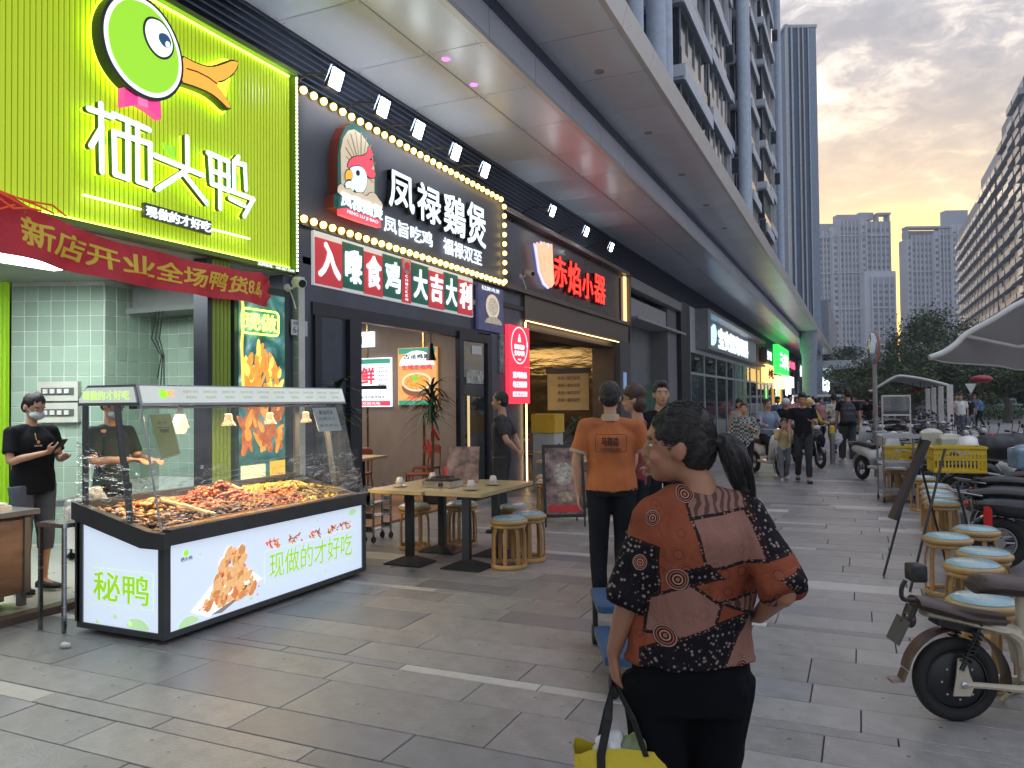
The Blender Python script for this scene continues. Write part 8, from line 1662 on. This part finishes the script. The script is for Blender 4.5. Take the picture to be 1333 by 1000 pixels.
MB().cbox((-.27, 0, .445), (.008, .14, .13), rot=(0, .45, 0), bev=0).obj('number_plate', M('dark_grey_plate', (.07, .072, .075), .45), eb2); MB().tube([(-.225, 0, .5), (-.255, 0, .48)], .014, 6).obj('plate_arm', black_pl, eb2)
MB().stube([(-.20, -.03, .60), (-.265, -.05, .61), (-.27, -.05, .66), (-.25, -.05, .70)], .011, 8).obj('backrest_arm', black_pl, eb2, smooth=True)
me = voxel(MB().cbox((-.20, -.05, .74), (.075, .10, .085)).ell((-.2, -.05, .74), (.05, .06, .05)), .008, 4); mobj('backrest_pad', me, M('matte_black_rubber', (.018, .018, .02), .55), eb2)
me = voxel(MB().stube([(.36, 0, .27), (.55, 0, .24), (.9, 0, .26)], [(.07, .09), (.085, .09), (.08, .07)], 12, flat=(0, 1, 0)), .012, 3); mobj('motor_case', me, black_pl, eb2)
MB().stube([(.33, 0, .22), (.5, -.03, .21), (.8, -.03, .19), (1.0, 0, .3), (1.15, 0, .62), (1.12, 0, .95)], [.02, .022, .024, .026, .026, .022], 10).obj('down_tube', crm, eb2, smooth=True)
MB().torus((1.32, 0, .205), .172, .034, 40, 10, axis='y', rr=.036).obj('front_tyre', rubber, eb2, smooth=True); MB().lathe([(.03, -.03), (.12, -.02), (.12, .02), (.03, .03)], (1.32, 0, .205), 24, axis='y').obj('front_hub', black_pl, eb2)
MB().tube([(1.16, 0, .65), (1.32, 0, .205)], .02, 8).tube([(1.12, 0, .95), (1.10, -.28, 1.0)], .012, 6).tube([(1.12, 0, .95), (1.10, .28, 1.0)], .012, 6).tube([(1.16, 0, .65), (1.12, 0, .95)], .014, 6).obj('fork_and_handlebar', steel_d, eb2)
MB().stube([(.02, .09, .2), (.25, .12, .1), (.4, .1, .16)], .004, 5).obj('cable', black_pl, eb2); MB().tube([(.4, .1, .17), (.36, .24, .012)], .013, 7).obj('side_stand', crm, eb2)
# second bicycle glimpsed behind: red fender and black saddle at the right edge
eb3 = thing('electric_bicycle', 'black seated bicycle with a red rear fender behind the stools at the right edge', 'electric bicycle', (1.28, 6.35, 0), YAW-R(3))
MB().torus((0, 0, .22), .185, .034, 40, 10, axis='y', rr=.036).obj('tyre', rubber, eb3, smooth=True); MB().torus((0, 0, .22), .25, .006, 26, 8, axis='y', rr=.05, a0=.1, a1=2.9).obj('fender', M('dark_red_fender', (.25, .03, .03), .3, coat=.4), eb3, smooth=True)
MB().lathe([(.03, -.04), (.11, -.02), (.11, .02), (.03, .04)], (0, 0, .22), 24, axis='y').obj('hub', black_pl, eb3); me = voxel(MB().stube([(-.12, 0, .66), (.1, 0, .66), (.4, 0, .64)], [(.09, .035), (.12, .045), (.08, .04)], 14, flat=(0, 1, 0)), .01, 3); mobj('saddle', me, P_seat, eb3); MB().tube([(.12, 0, .62), (.16, 0, .3)], .02, 8).tube([(0, .08, .22), (.5, .06, .22)], .02, 6).tube([(0, -.08, .22), (.5, -.06, .22)], .02, 6).obj('frame', steel_d, eb3)
MB().tube([(-.1, 0, .62), (-.28, 0, .50), (-.3, 0, .42)], .009, 6).obj('rear_rack', steel_d, eb3)
rr3 = thing('rear_reflector_stand', 'red reflector on a thin black stem behind the stools', 'reflector', (1.05, 8.35, 0)); MB().stube([(.12, 0, .02), (.02, 0, .06), (0, 0, .12), (0, 0, .42)], .012, 6).obj('stem', black_pl, rr3); MB().cbox((0, 0, .50), (.07, .05, .18), bev=.012).obj('lens', M('bright_red_lens', (.62, .03, .03), .2, coat=.6), rr3)
# wheel of a motorcycle at the right edge
mo = scooter('dark blue motorcycle with spoked wheel nearest the right edge', (2.35, 11.0, 0), R(180+12)); 
# =============================================================== shelters
memb = bpy.data.materials.new('grey_white_membrane'); memb.use_nodes = True; t_ = memb.node_tree; b_ = t_.nodes['Principled BSDF']; b_.inputs['Base Color'].default_value = (.55, .54, .53, 1); b_.inputs['Roughness'].default_value = .7
tl = N(t_, 'ShaderNodeBsdfTranslucent'); tl.inputs[0].default_value = (.42, .41, .40, 1); mxs = N(t_, 'ShaderNodeMixShader'); mxs.inputs[0].default_value = .35; L(t_, b_.outputs[0], mxs.inputs[1]); L(t_, tl.outputs[0], mxs.inputs[2]); L(t_, mxs.outputs[0], t_.nodes['Material Output'].inputs[0])
def patch(c, nu, nv, th=.006):
    q = MB(); pts = [[c(i/nu, j/nv) for j in range(nv+1)] for i in range(nu+1)]; q.v = [p for r in pts for p in r]+[(p[0], p[1], p[2]-th) for r in pts for p in r]; o = (nu+1)*(nv+1)
    for i in range(nu):
        for j in range(nv): a = i*(nv+1)+j; q.f += [(a, a+nv+1, a+nv+2, a+1), (o+a, o+a+1, o+a+nv+2, o+a+nv+1)]; q.m += [0, 0]
    for i in range(nu): a = i*(nv+1); q.f += [(a, o+a, o+a+nv+1, a+nv+1), (a+nv, a+2*nv+1, o+a+2*nv+1, o+a+nv)]; q.m += [0, 0]
    return q
def tab(ps, t): return tuple(lerp_tab([(p[0], 0) for p in ps], t)[:1])+tuple(lerp_tab([(p[1], 0) for p in ps], t)[:1])+tuple(lerp_tab([(p[2], 0) for p in ps], t)[:1])
sh1 = thing('membrane_canopy', 'large pale membrane canopy swooping in from the right edge over the scooters', 'canopy', (3.2, 15.5, 0))
eA = [(.98, 13.58, 2.21), (1.18, 13.66, 2.29), (1.36, 13.74, 2.42), (1.51, 13.81, 2.57), (1.9, 13.97, 2.80), (2.33, 14.17, 3.07), (3.2, 14.6, 3.42), (4.6, 15.2, 3.8)]
eB = [(.985, 13.6, 2.205), (1.25, 14.3, 2.17), (1.55, 14.9, 2.16), (1.85, 15.5, 2.16), (2.3, 16.4, 2.15), (2.85, 17.8, 2.12), (3.8, 19.4, 2.15), (5.2, 21.5, 2.2)]
patch(lambda u, v: (lambda a, b: (a[0]+(b[0]-a[0])*v, a[1]+(b[1]-a[1])*v, a[2]+(b[2]-a[2])*v-.0*math.sin(PI*v)))(tab(eA, u), tab(eB, u)), 28, 10).obj('membrane', memb, sh1, smooth=True, world=True)
wt = M('white_steel_tube', (.6, .6, .58), .4); MB().stube(eA, .045, 10).obj('edge_tube', wt, sh1, smooth=True, world=True); MB().stube(eB, .018, 8).obj('lower_edge_tube', wt, sh1, smooth=True, world=True)
MB().tube([(4.3, 16.5, 0), (4.3, 16.5, 3.3), (3.1, 15.6, 3.0)], .07, 10).obj('post', wt, sh1, world=True); MB().tube([(1.51, 13.81, 2.54), (2.4, 15.2, 2.42), (3.6, 16.0, 2.6)], .03, 8).obj('rib_tube', wt, sh1, world=True)
sh2 = thing('membrane_canopy', 'low white membrane shelter with a square post over a row of dark scooters', 'canopy', (1.6, 23, 0))
arc_ = [(.25, 1.80), (.5, 1.97), (.87, 2.19), (1.2, 2.17), (1.6, 2.08), (2.08, 1.93)]
patch(lambda u, v: (lambda a: (a[0]*1+.02*v*12, 22.8+v*13, a[1]+.12*v))(lerp_tab(arc_, u)), 20, 6).obj('membrane', memb, sh2, smooth=True, world=True)
for k_ in range(5): MB().stube([(a+.05*k_, 22.78+k_*3.1, b-.035+.03*k_) for a, b in arc_], .035, 8).obj('arch_tube', wt, sh2, smooth=True, world=True)
for k_ in range(4): MB().box(2.02+.05*k_, 2.16+.05*k_, 22.7+3.1*k_, 22.84+3.1*k_, 0, 1.92).obj('post', wt, sh2, world=True)
MB().box(2.0, 2.2, 22.65, 22.9, 0, .7).obj('post_guard', M('grey_guard', (.35, .36, .36), .5), sh2, world=True)
MB().tube([(.3, 22.8, 1.80), (.33, 35.5, 1.9)], .03, 8).obj('front_beam', wt, sh2, world=True)
# hanging red lanterns under shelters
for (px, py_, D_2, s_, lb) in ((1278, 490, 24, .16, 'flattened red lantern hanging below the large membrane canopy'), (1198, 503, 24, .07, 'small red lantern under the low shelter, right one'), (1188, 505, 27, .07, 'small red lantern under the low shelter, left one')):
    z_ = 1.6+(513-py_)/1010*D_2; la = thing('red_lantern', lb, 'lantern', at(px, D_2, z_), 0, 'red lanterns under the canopies'); MB().ell((0, 0, 0), (s_*1.9, s_*1.9, s_*.75), 16, 10).obj('lantern', M('red_lantern_cloth', (.35, .03, .04), .5), la, smooth=True); MB().tube([(0, 0, 0), (0, 0, .3)], .01, 5).lathe([(.03, -s_*.9), (.03, s_*.9)], (0, 0, 0), 8).obj('rod', darker, la)
# a glazed cage and wire cart behind the steel trolley
gc = thing('glass_display_box', 'small glass box on legs standing above the steel trolley', 'display', (.62, 16.8, 0)); MB().box(-.25, .25, -.2, .2, 1.25, 1.28).box(-.25, .25, -.2, .2, .9, .93).box(-.25, .25, -.2, .2, 1.62, 1.65).obj('shelf', wt, gc)
for (x_, y_) in ((-.24, -.19), (.24, -.19), (-.24, .19), (.24, .19)): MB().tube([(x_, y_, 0), (x_, y_, 1.62)], .012, 6).obj('leg', wt, gc)
MB().box(-.23, .23, -.19, -.185, 1.28, 1.62).obj('glass', g_dark, gc)
# give-way signs and other far things
for (px, py_, lb) in ((1263, 506, 'left of two small white give way triangles beyond the canopy'), (1280, 507, 'right and larger give way triangle beyond the canopy')):
    D_2 = 55; gw = thing('give_way_sign', lb, 'road sign', at(px, D_2), YAW, 'give way signs'); z_ = 1.6+(513-py_)/1010*D_2+.2; MB().tube([(0, 0, 0), (0, 0, z_)], .04, 7).obj('pole', steel_d, gw); MB().prism([(-.42, .35), (.42, .35), (0, -.38)], .05, .08, lambda u, v, w: (u, -w, z_+v)).obj('plate', white_p, gw)
def vehicle(name, lb, px, D_2, rz, L_, H_, W_, paint, win=.55):
    t = thing(name, lb, 'van' if H_ > 1.7 else 'car', at(px, D_2), rz, 'vehicles far down the street')
    me = voxel(MB().cbox((0, 0, .30+H_*.22), (L_, W_, H_*.42)).cbox((-L_*.04, 0, H_*.70), (L_*(.9 if H_ > 1.7 else .55), W_*.88, H_*.5)), .07, 2); mobj('body', me, paint, t)
    z0, z1 = H_*.6, H_*.86; q = MB(); n = 5 if H_ > 1.7 else 3
    for i in range(n):
        u0 = -L_*(.42 if H_ > 1.7 else .28)+i*(L_*(.8 if H_ > 1.7 else .5)/n); wd_ = L_*(.8 if H_ > 1.7 else .5)/n*.88
        MB().cbox((u0+wd_/2, 0, (z0+z1)/2), (wd_, W_*.93, z1-z0)).obj('window', g_win, t)
    for sx in (-1, 1):
        for sy in (-1, 1): MB().lathe([(.1, -.1), (.32, -.1), (.34, 0), (.32, .1), (.1, .1)], (sx*L_*.32, sy*W_*.44, .34), 18, axis='y').obj('wheel', rubber, t)
    MB().cbox((L_/2-.02, W_*.3, .75), (.1, .3, .18)).obj('headlight', lampw, t); MB().cbox((L_/2-.02, -W_*.3, .75), (.1, .3, .18)).obj('headlight', lampw, t); return t
wpaint = M('white_van_paint', (.5, .52, .54), .3, coat=.5)
vehicle('minibus', 'white minibus parked before the dark trees at the right', 1266, 72, YAW+.1, 5.2, 2.25, 1.9, wpaint); vehicle('parked_van', 'white van roof beyond the crowd left of the mirror pole', 1062, 66, YAW, 4.6, 2.0, 1.8, wpaint)
vehicle('parked_car', 'dark red car far behind the crowd beside the arcade end', 1118, 62, YAW, 4.4, 1.5, 1.8, M('dark_red_car_paint', (.2, .03, .03), .3, coat=.5)); vehicle('parked_car', 'grey car behind the scooters of the low shelter', 1205, 60, YAW+.2, 4.4, 1.5, 1.8, M('grey_car_paint', (.2, .21, .22), .3, coat=.5)); vehicle('parked_car', 'pale blue car right of the white minibus', 1300, 66, YAW, 4.2, 1.5, 1.8, M('pale_blue_car_paint', (.25, .35, .45), .3, coat=.5))
# =============================================================== trees and hedge
leafm = M('tree_leaf', (.042, .078, .028), .6, var=.5, vs=1.5, isl=.5, c2=(.095, .14, .045)); bark = M('tree_bark', (.09, .075, .06), .85, var=.3)
def tree(lb, x, y, h, r, n, seed, hz=.42):
    t = thing('tree', lb, 'tree', (x, y, -.1), 0, 'trees beyond the scooter shelters'); rr_ = random.Random(seed)
    tk = MB().stube([(0, 0, 0), (.1, 0, h*.25), (-.1, .1, h*.5), (0, 0, h*.75)], [.28, .22, .15, .05], 8); cl_ = []
    for i in range(int(18+r*2.2)):
        a = rr_.uniform(0, 2*PI); u = rr_.uniform(0, 1)**.5; zz = rr_.uniform(hz, 1.0); pr_2 = math.sin(min(1, (zz-hz+.12)/(1.1-hz))*PI)**.6; c = V((math.cos(a)*u*r*pr_2, math.sin(a)*u*r*pr_2, h*zz-h*.05)); cl_.append((c, rr_.uniform(.16, .34)*r)); 
        if i % 2 == 0: tk.stube([(0, 0, h*rr_.uniform(.25, .5)), tuple(c*.5+V((0, 0, h*.2))), tuple(c)], [.1, .06, .02], 5)
    tk.obj('trunk', bark, t, smooth=True); q = MB()
    for i in range(int(n*1.7)):
        c, s_ = rr_.choice(cl_); d = V((rr_.gauss(0, 1), rr_.gauss(0, 1), rr_.gauss(0, .55))).normalized()*s_*rr_.uniform(.45, 1.08); p = c+d; ls = rr_.uniform(.10, .21)*(1 if h < 9 else 1.25)
        e_ = Euler((rr_.uniform(-1, 1), rr_.uniform(-1, 1), rr_.uniform(0, 6.3))).to_matrix(); q.add([tuple(p+e_ @ V(k)*ls) for k in ((-1, -.35, 0), (0, -.5, .12), (1, 0, -.1), (0, .5, .12))], [(0, 1, 2, 3)])
    stuff(q.obj('foliage', leafm, t, fix=False)); return t
for (px, D_2, top, w_, n, lb) in ((1218, 85, 405, 95, 5200, 'tallest broad dark tree rising before the far grey towers'), (1162, 78, 440, 60, 3200, 'dark tree left of the tallest one behind the mirror pole'), (1105, 95, 445, 60, 3200, 'leafy tree at the arcade end before the left grey towers'), (1132, 70, 470, 50, 2600, 'low dark tree just right of the arcade end'), (1285, 70, 430, 85, 4200, 'dark tree behind the large membrane canopy'), (1350, 62, 420, 80, 3600, 'dark tree at the far right edge'), (1240, 60, 462, 50, 2600, 'small dark tree behind the low shelter'), (1185, 58, 475, 45, 2400, 'small dark tree above the row of scooters'), (1310, 50, 470, 45, 2400, 'near dark tree with pale trunk at the right')):
    p_ = at(px, D_2); h_ = 1.7+(513-top)/1010*D_2; tree(lb, p_[0], p_[1], h_, w_/1010*D_2*.95, n, px)
hd = thing('hedge', 'long low green hedge beside the road at the right', 'hedge', at(1320, 55)); q = MB(); rr_ = random.Random(2)
for i in range(5200):
    p = V((rr_.uniform(-4, 9), rr_.uniform(-2.5, 2.5), rr_.uniform(0, .95)+.15*noise.noise(V((i*.1, 0, 0))))); e_ = Euler((rr_.uniform(-1, 1), rr_.uniform(-1, 1), rr_.uniform(0, 6.3))).to_matrix(); q.add([tuple(p+e_ @ V(k)*.11) for k in ((-1, -.35, 0), (0, -.5, .12), (1, 0, -.1), (0, .5, .12))], [(0, 1, 2, 3)])
stuff(q.obj('foliage', M('hedge_leaf', (.05, .10, .025), .6, isl=.5), hd, fix=False))
far_g = MB()
for i in range(9000):
    x_ = rr_.uniform(-30, 120); e_ = Euler((rr_.uniform(-1, 1), rr_.uniform(-1, 1), rr_.uniform(0, 6.3))).to_matrix(); zz = rr_.uniform(0, 1)*(6.5+2.5*noise.noise(V((x_*.08, 0, 0)))); p = V((x_, 150+rr_.uniform(-5, 5), zz)); far_g.add([tuple(p+e_ @ V(k)*.75) for k in ((-1, -.5, 0), (0, -.6, .12), (1, 0, -.1), (0, .6, .12))], [(0, 1, 2, 3)])
tag(far_g.obj('distant_treeline', leafm, None, fix=False), 'dark mass of trees closing the far end of the street', 'trees', None, 'stuff')
# =============================================================== evening haze
hz = MB().box(-130, 160, -20, 470, -1.4, 105).obj('haze', M('haze_dummy'), None); tag(hz, 'thin blue grey evening haze over the street', None, None, 'stuff')
hm_ = bpy.data.materials.new('haze_volume'); hm_.use_nodes = True; t_ = hm_.node_tree; t_.nodes.clear(); pv_ = N(t_, 'ShaderNodeVolumePrincipled'); pv_.inputs['Density'].default_value = .0007; pv_.inputs['Color'].default_value = (.78, .85, .95, 1); pv_.inputs['Anisotropy'].default_value = .3
o_ = N(t_, 'ShaderNodeOutputMaterial'); L(t_, pv_.outputs[0], o_.inputs['Volume']); hz.data.materials.clear(); hz.data.materials.append(hm_)
